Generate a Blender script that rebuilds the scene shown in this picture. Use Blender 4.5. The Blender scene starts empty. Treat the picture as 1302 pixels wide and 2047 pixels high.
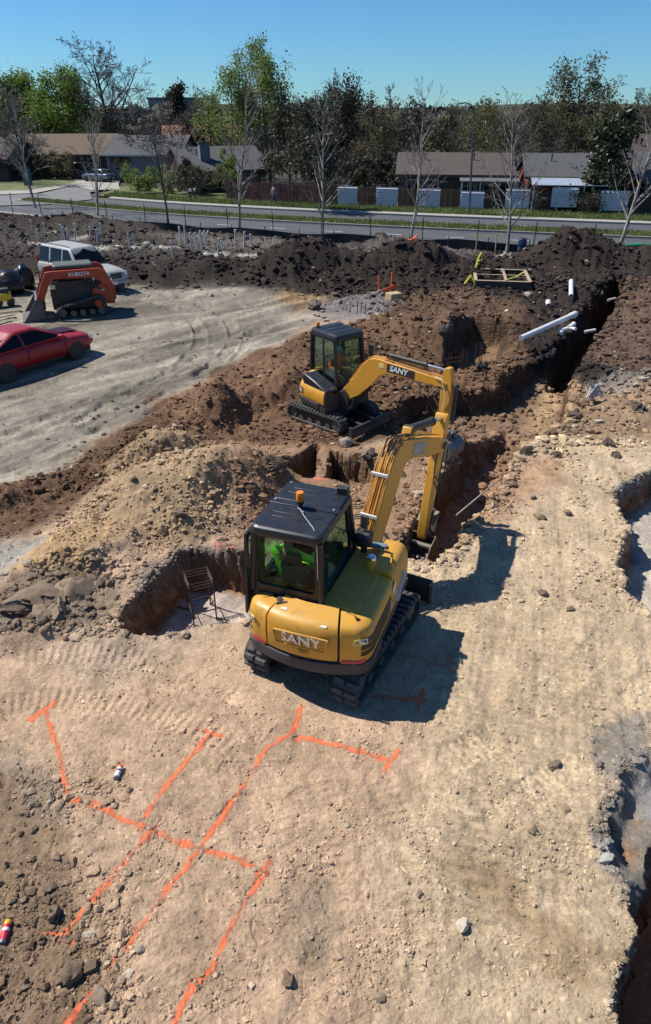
import bpy, bmesh, math, random
import numpy as np
from mathutils import Vector, Matrix, Euler
R = math.radians
rnd = random.Random(11)
RS = np.random.RandomState(5)
sc = bpy.context.scene
COL = sc.collection
# ---------------------------------------------------------------- camera
CZ, TH, FPX = 7.4, R(30.16), 1365.0
cam = bpy.data.cameras.new('camera'); co = bpy.data.objects.new('camera', cam); COL.objects.link(co)
co.location = (0, 0, CZ); co.rotation_euler = (R(90) - TH, 0, 0)
cam.sensor_fit = 'VERTICAL'; cam.sensor_height = 36; cam.lens = 36 * FPX / 2047
cam.clip_start = .1; cam.clip_end = 4000
sc.camera = co
# ---------------------------------------------------------------- light
SUN_EL, SUN_AZ = R(53), R(160)           # azimuth of the direction TO the sun, from +X
world = bpy.data.worlds.new('World'); sc.world = world; world.use_nodes = True
wn = world.node_tree; bg = wn.nodes['Background']
sky = wn.nodes.new('ShaderNodeTexSky'); sky.sky_type = 'NISHITA'; sky.sun_disc = False
sky.sun_elevation = SUN_EL; sky.sun_rotation = R(90) - SUN_AZ
sky.altitude = 150; sky.air_density = 1.0; sky.dust_density = 0.0; sky.ozone_density = 1.6
tint = wn.nodes.new('ShaderNodeMix'); tint.data_type = 'RGBA'; tint.blend_type = 'MULTIPLY'; tint.inputs[0].default_value = 1; tint.inputs[7].default_value = (.50, .93, 1.36, 1)
wn.links.new(sky.outputs[0], tint.inputs[6]); wn.links.new(tint.outputs[2], bg.inputs[0]); bg.inputs[1].default_value = 0.068
sl = bpy.data.lights.new('sun', 'SUN'); sl.energy = 5.0; sl.angle = R(.53); sl.color = (1, .955, .88)
so = bpy.data.objects.new('sun', sl); COL.objects.link(so)
SD = Vector((math.cos(SUN_AZ) * math.cos(SUN_EL), math.sin(SUN_AZ) * math.cos(SUN_EL), math.sin(SUN_EL)))
so.rotation_euler = SD.to_track_quat('Z', 'Y').to_euler(); so.location = (-20, 10, 40)
sc.view_settings.view_transform = 'Standard'; sc.view_settings.look = 'None'
sc.view_settings.exposure = 0.25; sc.view_settings.gamma = 1.0; sc.view_settings.use_curve_mapping = False
sc.cycles.max_bounces = 6; sc.cycles.transparent_max_bounces = 12
sc.cycles.diffuse_bounces = 2
# ---------------------------------------------------------------- helpers
def G(px, py, z=0.0):
    """survey point: where the sight line through a photo point meets height z"""
    x = (px - 651) / FPX; y = -(py - 1023.5) / FPX
    d = (x, math.cos(TH) + y * math.sin(TH), -math.sin(TH) + y * math.cos(TH))
    t = (z - CZ) / d[2]
    return (d[0] * t, d[1] * t)
def GP(l): return [G(*p) for p in l]
def tag(o, label=None, cat=None, group=None, kind=None):
    if label: o['label'] = label
    if cat: o['category'] = cat
    if group: o['group'] = group
    if kind: o['kind'] = kind
    return o
def link(o, parent=None):
    COL.objects.link(o)
    if parent is not None: o.parent = parent
    return o
def thing(name, label, cat, loc=(0, 0, 0), rz=0.0, group=None):
    o = bpy.data.objects.new(name, None); link(o)
    o.empty_display_size = .2
    o.location = loc; o.rotation_euler = (0, 0, rz)
    return tag(o, label, cat, group)
def copy_tree(o, parent=None):
    c = o.copy(); COL.objects.link(c); c.parent = parent
    for ch in list(o.children): copy_tree(ch, c)
    return c
def place(o, loc=None, rot=None, scale=None):
    if loc is not None: o.location = loc
    if rot is not None: o.rotation_euler = rot
    if scale is not None: o.scale = scale
    return o
class MB:
    def __init__(s): s.v = []; s.f = []
    def add(s, v, f):
        n = len(s.v); s.v += [tuple(p) for p in v]; s.f += [tuple(i + n for i in q) for q in f]; return s
    def box(s, c, d, rot=None, taper=1.0):
        x, y, z = d[0] / 2, d[1] / 2, d[2] / 2; t = taper
        v = [(-x, -y, -z), (x, -y, -z), (x, y, -z), (-x, y, -z), (-x * t, -y * t, z), (x * t, -y * t, z), (x * t, y * t, z), (-x * t, y * t, z)]
        M = Euler(rot).to_matrix() if rot else Matrix.Identity(3)
        v = [M @ Vector(p) + Vector(c) for p in v]
        return s.add(v, [(0, 3, 2, 1), (4, 5, 6, 7), (0, 1, 5, 4), (1, 2, 6, 5), (2, 3, 7, 6), (3, 0, 4, 7)])
    def bar(s, a, b, w, h=None, up=(0, 0, 1)):
        a, b = Vector(a), Vector(b); h = h or w; t = (b - a)
        L = t.length; t = t / L; u = Vector(up)
        if abs(t.dot(u)) > .98: u = Vector((1, 0, 0))
        sd = t.cross(u).normalized(); u = sd.cross(t)
        v = [a + sd * (i * w / 2) + u * (j * h / 2) for i, j in ((-1, -1), (1, -1), (1, 1), (-1, 1))]
        v += [p + t * L for p in v]
        return s.add(v, [(0, 1, 2, 3), (7, 6, 5, 4), (0, 4, 5, 1), (1, 5, 6, 2), (2, 6, 7, 3), (3, 7, 4, 0)])
    def tube(s, pts, r, n=8, cap=True):
        pts = [Vector(p) for p in pts]; m = len(pts)
        rr = list(r) if hasattr(r, '__len__') else [r] * m
        u = None; rings = []
        for i in range(m):
            t = (pts[min(i + 1, m - 1)] - pts[max(i - 1, 0)]).normalized()
            if u is None:
                u = Vector((0, 0, 1)) if abs(t.z) < .9 else Vector((1, 0, 0))
            u = (u - t * u.dot(t)).normalized(); w = t.cross(u)
            rings.append([pts[i] + (u * math.cos(2 * math.pi * k / n) + w * math.sin(2 * math.pi * k / n)) * rr[i] for k in range(n)])
        return s.loft(rings, cap)
    def loft(s, rings, cap=True, closed=True):
        n = len(rings[0]); v = [p for q in rings for p in q]; f = []
        for i in range(len(rings) - 1):
            for k in range(n if closed else n - 1):
                a, b = i * n + k, i * n + (k + 1) % n
                f.append((a, b, b + n, a + n))
        if cap and closed:
            f.append(tuple(reversed(range(n)))); m = (len(rings) - 1) * n; f.append(tuple(range(m, m + n)))
        return s.add(v, f)
    def cyl(s, a, b, r0, r1=None, n=16): return s.tube([a, b], [r0, r0 if r1 is None else r1], n)
    def lathe(s, prof, o=(0, 0, 0), n=16, axis='z'):
        rings = []
        for r, h in prof:
            q = []
            for k in range(n):
                a = 2 * math.pi * k / n; p = (r * math.cos(a), r * math.sin(a), h)
                if axis == 'x': p = (p[2], p[0], p[1])
                if axis == 'y': p = (p[1], p[2], p[0])
                q.append((p[0] + o[0], p[1] + o[1], p[2] + o[2]))
            rings.append(q)
        return s.loft(rings)
    def prism(s, poly, w0, w1, plane='xz'):
        """polygon (a,b) in a plane, extruded from w0 to w1 along the third axis"""
        def m(a, b, w):
            return {'xz': (a, w, b), 'xy': (a, b, w), 'yz': (w, a, b)}[plane]
        n = len(poly)
        v = [m(a, b, w0) for a, b in poly] + [m(a, b, w1) for a, b in poly]
        f = [tuple(range(n)), tuple(reversed(range(n, 2 * n)))] + [(i, (i + 1) % n, n + (i + 1) % n, n + i) for i in range(n)]
        return s.add(v, f)
    def mesh(s, name, sm=35):
        me = bpy.data.meshes.new(name); me.from_pydata(s.v, [], s.f)
        bm = bmesh.new(); bm.from_mesh(me); bmesh.ops.recalc_face_normals(bm, faces=bm.faces); bm.to_mesh(me); bm.free()
        if sm:
            me.polygons.foreach_set('use_smooth', [True] * len(me.polygons)); me.set_sharp_from_angle(angle=R(sm))
        return me
    def build(s, name, mat, parent=None, bev=0, sm=35, loc=None, rot=None):
        me = s.mesh(name, sm); me.materials.append(mat)
        o = link(bpy.data.objects.new(name, me), parent)
        if bev:
            b = o.modifiers.new('bev', 'BEVEL'); b.width = bev; b.segments = 2; b.limit_method = 'ANGLE'; b.angle_limit = R(35)
        return place(o, loc, rot)
def npmesh(name, V, F, mat, parent=None, smooth=False, cols=None, cname='soil'):
    """numpy verts (n,3), faces (m,k)"""
    me = bpy.data.meshes.new(name); k = F.shape[1]
    me.vertices.add(len(V)); me.vertices.foreach_set('co', V.astype(np.float32).ravel())
    me.loops.add(F.size); me.loops.foreach_set('vertex_index', F.astype(np.int32).ravel())
    me.polygons.add(len(F)); me.polygons.foreach_set('loop_start', np.arange(0, F.size, k, dtype=np.int32))
    me.polygons.foreach_set('use_smooth', np.full(len(F), bool(smooth)))
    me.update(calc_edges=True)
    if cols is not None:
        a = me.attributes.new(cname, 'FLOAT_COLOR', 'POINT')
        c = np.ones((len(V), 4), np.float32); c[:, :3] = cols; a.data.foreach_set('color', c.ravel())
    me.materials.append(mat)
    return link(bpy.data.objects.new(name, me), parent)
ORD = 'first second third fourth fifth sixth seventh eighth ninth tenth eleventh twelfth thirteenth fourteenth fifteenth sixteenth seventeenth eighteenth nineteenth twentieth'.split() + ['twenty ' + w for w in 'first second third fourth fifth sixth seventh eighth ninth'.split()] + ['thirtieth', 'thirty first', 'thirty second']
# ---------------------------------------------------------------- materials
def nodes(name):
    m = bpy.data.materials.new(name); m.use_nodes = True
    nt = m.node_tree; return m, nt, nt.nodes['Principled BSDF'], nt.nodes['Material Output']
def N(nt, t, **kw):
    n = nt.nodes.new(t)
    for k, v in kw.items():
        if k in ('operation', 'blend_type', 'data_type', 'feature', 'attribute_name', 'noise_dimensions', 'clamp', 'distance_metric'): setattr(n, k, v)
        else: n.inputs[k].default_value = v
    return n
def mixc(nt, fac, a, b, blend='MIX'):
    n = nt.nodes.new('ShaderNodeMix'); n.data_type = 'RGBA'; n.blend_type = blend
    for i, v in ((0, fac), (6, a), (7, b)):
        if hasattr(v, 'is_linked'): nt.links.new(v, n.inputs[i])
        else: n.inputs[i].default_value = v if i == 0 else (*v, 1) if len(v) == 3 else v
    return n.outputs[2]
def mathn(nt, op, a, b=None, clamp=False):
    n = nt.nodes.new('ShaderNodeMath'); n.operation = op; n.use_clamp = clamp
    for i, v in ((0, a), (1, b)):
        if v is None: continue
        if hasattr(v, 'is_linked'): nt.links.new(v, n.inputs[i])
        else: n.inputs[i].default_value = v
    return n.outputs[0]
def ramp(nt, v, lo, hi, a=0.0, b=1.0):
    n = nt.nodes.new('ShaderNodeMapRange'); n.clamp = True
    nt.links.new(v, n.inputs[0])
    for i, x in enumerate((lo, hi, a, b)): n.inputs[i + 1].default_value = x
    return n.outputs[0]
def pmat(name, col, rough=.5, metal=0.0, var=.12, scale=6, bump=0.0, bscale=40, dust=0.0, dcol=(.33, .25, .17), coat=0.0, island=0.0, spec=.5, grime=0.0):
    m, nt, p, out = nodes(name); L = nt.links.new
    tc = nt.nodes.new('ShaderNodeTexCoord'); geo = nt.nodes.new('ShaderNodeNewGeometry')
    n1 = N(nt, 'ShaderNodeTexNoise', Scale=scale, Detail=6.0, Roughness=.65); L(tc.outputs['Object'], n1.inputs['Vector'])
    f = ramp(nt, n1.outputs[0], .25, .75, 1 - var, 1 + var)
    c = mixc(nt, 1.0, col, f, 'MULTIPLY')
    if island:
        f2 = ramp(nt, geo.outputs['Random Per Island'], 0, 1, 1 - island, 1 + island)
        c = mixc(nt, 1.0, c, f2, 'MULTIPLY')
    if grime:
        n5 = N(nt, 'ShaderNodeTexNoise', Scale=scale * 6, Detail=10.0, Roughness=.7); L(tc.outputs['Object'], n5.inputs['Vector'])
        n6 = N(nt, 'ShaderNodeTexNoise', Scale=scale * .8, Detail=3.0); L(tc.outputs['Object'], n6.inputs['Vector'])
        c = mixc(nt, mathn(nt, 'MULTIPLY', mathn(nt, 'MULTIPLY', ramp(nt, n5.outputs[0], .54, .64), ramp(nt, n6.outputs[0], .4, .62)), grime), c, (.10, .07, .045))
    if dust:
        sx = nt.nodes.new('ShaderNodeSeparateXYZ'); L(geo.outputs['Normal'], sx.inputs[0])
        up = ramp(nt, sx.outputs[2], -.2, .9, .25, 1.0)
        n2 = N(nt, 'ShaderNodeTexNoise', Scale=scale * 1.7, Detail=8.0, Roughness=.75); L(tc.outputs['Object'], n2.inputs['Vector'])
        k = mathn(nt, 'MULTIPLY', ramp(nt, n2.outputs[0], .35, .7), up)
        k = mathn(nt, 'MULTIPLY', k, dust)
        c = mixc(nt, k, c, dcol)
        rr = mathn(nt, 'ADD', mathn(nt, 'MULTIPLY', k, .5), rough, True); L(rr, p.inputs['Roughness'])
    L(c, p.inputs['Base Color'])
    if not dust: p.inputs['Roughness'].default_value = rough
    p.inputs['Metallic'].default_value = metal; p.inputs['Specular IOR Level'].default_value = spec
    if coat: p.inputs['Coat Weight'].default_value = coat; p.inputs['Coat Roughness'].default_value = .08
    if bump:
        nb = N(nt, 'ShaderNodeTexNoise', Scale=bscale, Detail=5.0); L(tc.outputs['Object'], nb.inputs['Vector'])
        b = N(nt, 'ShaderNodeBump', Strength=min(1, bump), Distance=.02); L(nb.outputs[0], b.inputs['Height']); L(b.outputs[0], p.inputs['Normal'])
    return m
def glassmat(name, tint, refl=.12, rough=.03):
    m, nt, p, out = nodes(name); nt.nodes.remove(p); L = nt.links.new
    t = N(nt, 'ShaderNodeBsdfTransparent', Color=(*tint, 1)); g = N(nt, 'ShaderNodeBsdfGlossy', Color=(.9, .95, 1, 1), Roughness=rough)
    fr = N(nt, 'ShaderNodeLayerWeight', Blend=.25)
    k = mathn(nt, 'ADD', mathn(nt, 'MULTIPLY', fr.outputs[0], .35), refl, True)
    mx = nt.nodes.new('ShaderNodeMixShader'); L(k, mx.inputs[0]); L(t.outputs[0], mx.inputs[1]); L(g.outputs[0], mx.inputs[2]); L(mx.outputs[0], out.inputs[0])
    return m
def leafmat(name, c1, c2, rough=.6, trans=.35):
    m, nt, p, out = nodes(name); L = nt.links.new
    geo = nt.nodes.new('ShaderNodeNewGeometry'); tc = nt.nodes.new('ShaderNodeTexCoord')
    n1 = N(nt, 'ShaderNodeTexNoise', Scale=.5, Detail=3.0); L(tc.outputs['Object'], n1.inputs['Vector'])
    k = mathn(nt, 'ADD', mathn(nt, 'MULTIPLY', geo.outputs['Random Per Island'], .6), mathn(nt, 'SUBTRACT', mathn(nt, 'MULTIPLY', n1.outputs[0], 1.6), .6), True)
    c = mixc(nt, k, c1, c2); L(c, p.inputs['Base Color']); p.inputs['Roughness'].default_value = rough
    tr = nt.nodes.new('ShaderNodeBsdfTranslucent'); L(c, tr.inputs[0])
    mx = nt.nodes.new('ShaderNodeMixShader'); mx.inputs[0].default_value = trans
    L(p.outputs[0], mx.inputs[1]); L(tr.outputs[0], mx.inputs[2]); L(mx.outputs[0], out.inputs[0])
    return m
M = {}
# ---------------------------------------------------------------- numpy noise
def _h(xi, yi, seed):
    h = (xi * 374761393 + yi * 668265263 + seed * 1442695041) & 0xffffffff
    h = ((h ^ (h >> 13)) * 1274126177) & 0xffffffff
    return (h ^ (h >> 16)).astype(np.float64) / 4294967295.0
def perlin(x, y, seed=0):
    xi = np.floor(x).astype(np.int64); yi = np.floor(y).astype(np.int64); fx = x - xi; fy = y - yi
    u = fx * fx * fx * (fx * (fx * 6 - 15) + 10); v = fy * fy * fy * (fy * (fy * 6 - 15) + 10)
    def g(a, b):
        t = _h(xi + a, yi + b, seed) * 6.2831853
        return np.cos(t) * (fx - a) + np.sin(t) * (fy - b)
    a = g(0, 0) * (1 - u) + g(1, 0) * u; b = g(0, 1) * (1 - u) + g(1, 1) * u
    return (a * (1 - v) + b * v) * 1.5
def fbm(x, y, s, oct=4, seed=0, gain=.5):
    r = 0; a = 1.0
    for i in range(oct):
        r = r + a * perlin(x * s + 13.7 * i, y * s - 7.1 * i, seed + i); s *= 2.03; a *= gain
    return r
def worley(x, y, seed=0, two=False):
    xi = np.floor(x).astype(np.int64); yi = np.floor(y).astype(np.int64)
    d1 = np.full(x.shape, 9.0); d2 = np.full(x.shape, 9.0); cid = np.zeros(x.shape)
    for a in (-1, 0, 1):
        for b in (-1, 0, 1):
            px = xi + a + _h(xi + a, yi + b, seed); py = yi + b + _h(xi + a, yi + b, seed + 77)
            d = np.hypot(px - x, py - y); c = d < d1
            d2 = np.where(c, d1, np.minimum(d2, d)); cid = np.where(c, _h(xi + a, yi + b, seed + 5), cid); d1 = np.minimum(d1, d)
    return (d1, d2, cid) if two else (d1, cid)
def sdf(x, y, poly):
    """signed distance to polygon, negative inside"""
    d = np.full(x.shape, 1e9); ins = np.zeros(x.shape, bool); n = len(poly)
    for i in range(n):
        ax, ay = poly[i]; bx, by = poly[(i + 1) % n]; ex, ey = bx - ax, by - ay
        t = np.clip(((x - ax) * ex + (y - ay) * ey) / (ex * ex + ey * ey + 1e-9), 0, 1)
        d = np.minimum(d, np.hypot(x - ax - t * ex, y - ay - t * ey))
        c = ((ay > y) != (by > y)) & (x < (bx - ax) * (y - ay) / (by - ay + 1e-12) + ax)
        ins ^= c
    return np.where(ins, -d, d)
def sst(a, b, x):
    t = np.clip((x - a) / (b - a), 0, 1); return t * t * (3 - 2 * t)
# ---------------------------------------------------------------- the site terrain
def blob(x, y, c, rx, ry, rot=0.0, p=1.0):
    dx, dy = x - c[0], y - c[1]; cs, sn = math.cos(rot), math.sin(rot)
    u = (dx * cs + dy * sn) / rx; v = (-dx * sn + dy * cs) / ry
    r = np.sqrt(u * u + v * v)
    return np.clip(1 - r, 0, 1) ** p * (1 - .35 * np.exp(-(r / .25) ** 2))
def cap(x, y, a, b, w):
    ex, ey = b[0] - a[0], b[1] - a[1]
    t = np.clip(((x - a[0]) * ex + (y - a[1]) * ey) / (ex * ex + ey * ey), 0, 1)
    d = np.hypot(x - a[0] - t * ex, y - a[1] - t * ey) / w
    q = np.clip(1 - d, 0, 1); return q * q * (3 - 2 * q)
MOUNDS = [  # (centre, rx, ry, rot, height)
    ((-3.3, 13.3), 2.3, 1.9, .1, 1.25), ((-2.2, 13.9), 1.7, 1.3, .3, .6), ((-4.75, 11.1), 1.35, .95, .5, .62),
    ((-1.6, 14.6), 1.5, 1.1, .3, .4),
    ((4.4, 26.0), 4.2, 2.6, -.15, 1.35), ((1.9, 23.4), 2.4, 1.6, .2, .55), ((7.3, 27.8), 2.0, 1.6, 0, .7),
    ((16.5, 29.0), 4.2, 4.2, .3, 1.5), ((14.0, 22.0), 2.6, 2.6, 0, .7), ((8.6, 18.2), 1.9, 1.5, 0, .38),
    ((12.0, 17.0), 2.4, 2.2, .2, .65), ((5.6, 21.5), 1.6, 1.2, .2, .5),
    ((14.0, 41.4), 3.4, 2.6, -.15, 2.3), ((19.0, 40.5), 5.0, 2.6, -.1, 1.5), ((14.0, 41.4), 1.5, 1.2, 0, .5),
    ((-.9, 38.4), 3.2, 2.4, .1, 1.9), ((4.2, 38.6), 3.4, 2.4, 0, 1.5), ((9.6, 38.5), 2.4, 1.8, 0, .9), ((4.0, 48.0), 1.6, 1.3, 0, .8),
    ((-5.0, 8.75), .9, .5, .1, .28), ((13.5, 33.5), 3.0, 1.6, 0, .8),
]
CAPS = [  # (a, b, half width, height)
    ((-1.4, 20.3), (-3.0, 18.0), 1.1, .5), ((-3.0, 18.0), (-4.3, 15.6), .9, .42), ((-4.3, 15.6), (-7.2, 13.2), .7, .16), ((-7.2, 13.2), (-9, 11.6), .7, .2), ((-1.0, 20.6), (1.0, 23.4), 1.5, .45),
    ((-13.0, 38.2), (-8.5, 37.4), 2.0, .55), ((-6.0, 37.2), (7.0, 37.4), 2.3, .85), ((-22, 40.5), (-15, 39.6), 2.4, .4),
    ((-36, 57.0), (-20, 57.0), 2.6, .5), ((-18.5, 56.6), (-14, 53.5), 2.6, .6),
    ((9.0, 21.5), (11.0, 19.2), .9, .35), ((-4.6, 9.2), (-3.6, 8.4), .6, .1),
]
PITS = {  # photo outline of the rim, floor, wall run
    'column': ([(246, 1264), (243, 1232), (300, 1172), (362, 1104), (420, 1098), (500, 1112), (560, 1150), (575, 1235), (480, 1240), (400, 1246), (330, 1262)], -.9, .16),
    'bench': ([(790, 830), (812, 800), (880, 795), (960, 786), (1002, 776), (1050, 735), (1078, 718), (1110, 712), (1146, 742), (1138, 800), (1125, 842), (1075, 880), (1030, 900), (940, 905), (860, 905), (800, 870)], -.7, .32),
    'trench': ([(792, 1112), (832, 1045), (866, 985), (896, 935), (922, 912), (900, 890), (950, 874), (1000, 838), (1020, 818), (1040, 850), (1036, 892), (1005, 960), (945, 1025), (908, 1084), (870, 1128)], -1.3, .22),
    'side_left': ([(560, 950), (598, 912), (632, 893), (642, 930), (622, 954)], -.75, .1),
    'side_right': ([(655, 957), (664, 905), (720, 913), (765, 935), (758, 962), (700, 968)], -.75, .1),
    'narrow': ([(1106, 742), (1118, 692), (1158, 640), (1198, 590), (1232, 556), (1256, 566), (1232, 612), (1196, 664), (1172, 702), (1150, 748)], -1.9, .38),
    'footing': ([(885, 742), (900, 690), (950, 655), (1015, 668), (1008, 702), (965, 742)], -.6, .5),
    'edge_right': ([(1236, 985), (1300, 946), (1480, 930), (1480, 1275), (1302, 1216), (1256, 1182), (1240, 1120), (1264, 1062)], -.75, .18),
    'shelf': ([(1420, 1470), (1300, 1505), (1262, 1552), (1222, 1650), (1246, 1740), (1285, 1815), (1420, 1830)], -.30, .25),
    'corner': ([(1420, 1560), (1345, 1600), (1312, 1690), (1296, 1760), (1284, 1830), (1292, 1875), (1262, 1915), (1240, 1975), (1250, 2110), (1300, 2500), (1800, 2500), (1700, 1560)], -1.9, .16),
    'gully': ([(-90, 1535), (8, 1548), (14, 1572), (-20, 1600), (-90, 1600)], -.35, .15),
}
PITW = {k: (GP(p), f, w) for k, (p, f, w) in PITS.items()}
ROUGH = [  # clod height over polygon (photo outline), feather (m)
    ([(-400, 395), (-400, 548), (120, 535), (270, 548), (420, 560), (620, 580), (650, 618), (780, 640), (860, 640), (1302, 640), (1700, 640), (1700, 470), (1302, 500), (645, 470), (330, 440)], .13, 1.2),
    ([(640, 660), (780, 640), (1400, 600), (1700, 700), (1600, 830), (1302, 800), (1180, 850), (1010, 815), (860, 850), (640, 900), (500, 890), (380, 900), (300, 940), (0, 1075), (-200, 1120), (-200, 1075), (150, 925), (380, 770), (560, 690)], .085, .5),
    ([(160, 1000), (330, 880), (520, 900), (560, 960), (500, 1080), (360, 1090), (250, 1170), (180, 1240), (0, 1250), (-60, 1160), (60, 1140)], .045, .35),
    ([(-60, 1540), (60, 1550), (120, 1700), (130, 1850), (230, 1900), (210, 2100), (-200, 2100)], .03, .25),
    ([(820, 1085), (880, 920), (1040, 830), (1100, 860), (1030, 1000), (930, 1110), (830, 1130)], .04, .3),
    ([(1040, 850), (1302, 800), (1500, 850), (1500, 980), (1230, 980), (1030, 930)], .05, .4),
    ([(1230, 1500), (1302, 1480), (1302, 1800), (1230, 1800), (1180, 1650)], .085, .15),
]
ROUGHW = [(GP(p), a, f) for p, a, f in ROUGH]
BIGC, MINIC = (0.14, 8.55), (0.22, 17.95)
def median_y(x):   # near kerb of the median, a gently bending road
    return np.interp(x, [-60, -29.7, -20.5, -15, -7, -2.4, 7, 11.3, 22.3, 60], [88, 73.0, 66.8, 63.4, 59.8, 57.8, 54.6, 53.2, 49.9, 39])
MEDX = np.linspace(-60, 60, 600)
MEDY = np.convolve(np.pad(median_y(MEDX), 20, mode='reflect', reflect_type='odd'), np.ones(41) / 41, 'valid')
def road(x): return np.interp(x, MEDX, MEDY)
def smoothpath(l):
    p = np.array(GP(l)); t = np.arange(len(p)); q = np.linspace(0, len(p) - 1, (len(p) - 1) * 5 + 1)
    a = np.stack([np.interp(q, t, p[:, 0]), np.interp(q, t, p[:, 1])], 1)
    for _ in range(6): a[1:-1] = (a[:-2] + 2 * a[1:-1] + a[2:]) / 4
    return a
# photo track, half width, cleat pitch, cleat depth, rut depth
TRAILS = [(smoothpath(l), w, pt, cd, rd) for l, w, pt, cd, rd in (
    ([(905, 1520), (1060, 1430), (1210, 1290), (1290, 1140), (1330, 1020)], .20, .125, .020, .012),
    ([(1000, 1640), (1150, 1520), (1290, 1380), (1420, 1200)], .20, .125, .018, .012),
    ([(-60, 1350), (130, 1300), (330, 1320), (470, 1390)], .20, .125, .018, .010), ([(-60, 1430), (120, 1385), (320, 1420), (480, 1500)], .20, .125, .016, .010),
    ([(640, 1560), (680, 1700), (660, 1880), (600, 2060)], .18, .11, .014, .010), ([(760, 1560), (830, 1720), (860, 1900), (840, 2080)], .18, .11, .012, .010),
    ([(-60, 830), (200, 735), (420, 650), (600, 596), (700, 590)], .24, .16, .02, .035), ([(-60, 800), (200, 706), (420, 630), (580, 590)], .24, .16, .02, .035),
    ([(-60, 900), (150, 815), (330, 745), (520, 660), (620, 610)], .26, .16, .02, .05), ([(240, 585), (380, 625), (420, 690), (300, 770), (120, 860)], .24, .16, .02, .06),
    ([(300, 578), (440, 615), (490, 680), (380, 765), (180, 870)], .24, .16, .02, .06), ([(-60, 960), (120, 900), (300, 800), (480, 700)], .26, .16, .02, .04), ([(120, 1010), (250, 900), (330, 850)], .22, .14, .02, .03))]
def trails(x, y, px_=None):
    dh = np.zeros(x.shape); on = np.zeros(x.shape)
    for P_, w, pt, cd, rd in TRAILS:
        lo, hi = P_.min(0) - 1, P_.max(0) + 1; s = (x > lo[0]) & (x < hi[0]) & (y > lo[1]) & (y < hi[1])
        if not s.any(): continue
        xs, ys = x[s], y[s]; best = np.full(xs.shape, 9.0); arc = np.zeros(xs.shape); L0 = 0.0
        for a, b in zip(P_[:-1], P_[1:]):
            e = b - a; ll = math.hypot(*e); t = np.clip(((xs - a[0]) * e[0] + (ys - a[1]) * e[1]) / ll ** 2, 0, 1); d = np.hypot(xs - a[0] - t * e[0], ys - a[1] - t * e[1]); c = d < best
            best = np.where(c, d, best); arc = np.where(c, L0 + t * ll, arc); L0 += ll
        wear = sst(-.25, .2, perlin(xs * .8 + 3, ys * .8, 301) + .1)
        band = sst(w + .04, w - .03, best + .03 * perlin(xs * 5, ys * 5, 302)) * wear
        edge = np.exp(-((best - w - .05) / .06) ** 2) * wear
        dh[s] += band * (-rd + cd * (np.clip(np.sin(arc * 2 * math.pi / pt) * 1.6, -1, 1) * .5)) + edge * rd * .9
        on[s] = np.maximum(on[s], band)
    return dh, on
def rutdir(x, y, ang):
    c, s = math.cos(ang), math.sin(ang); return -x * s + y * c, x * c + y * s
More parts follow.
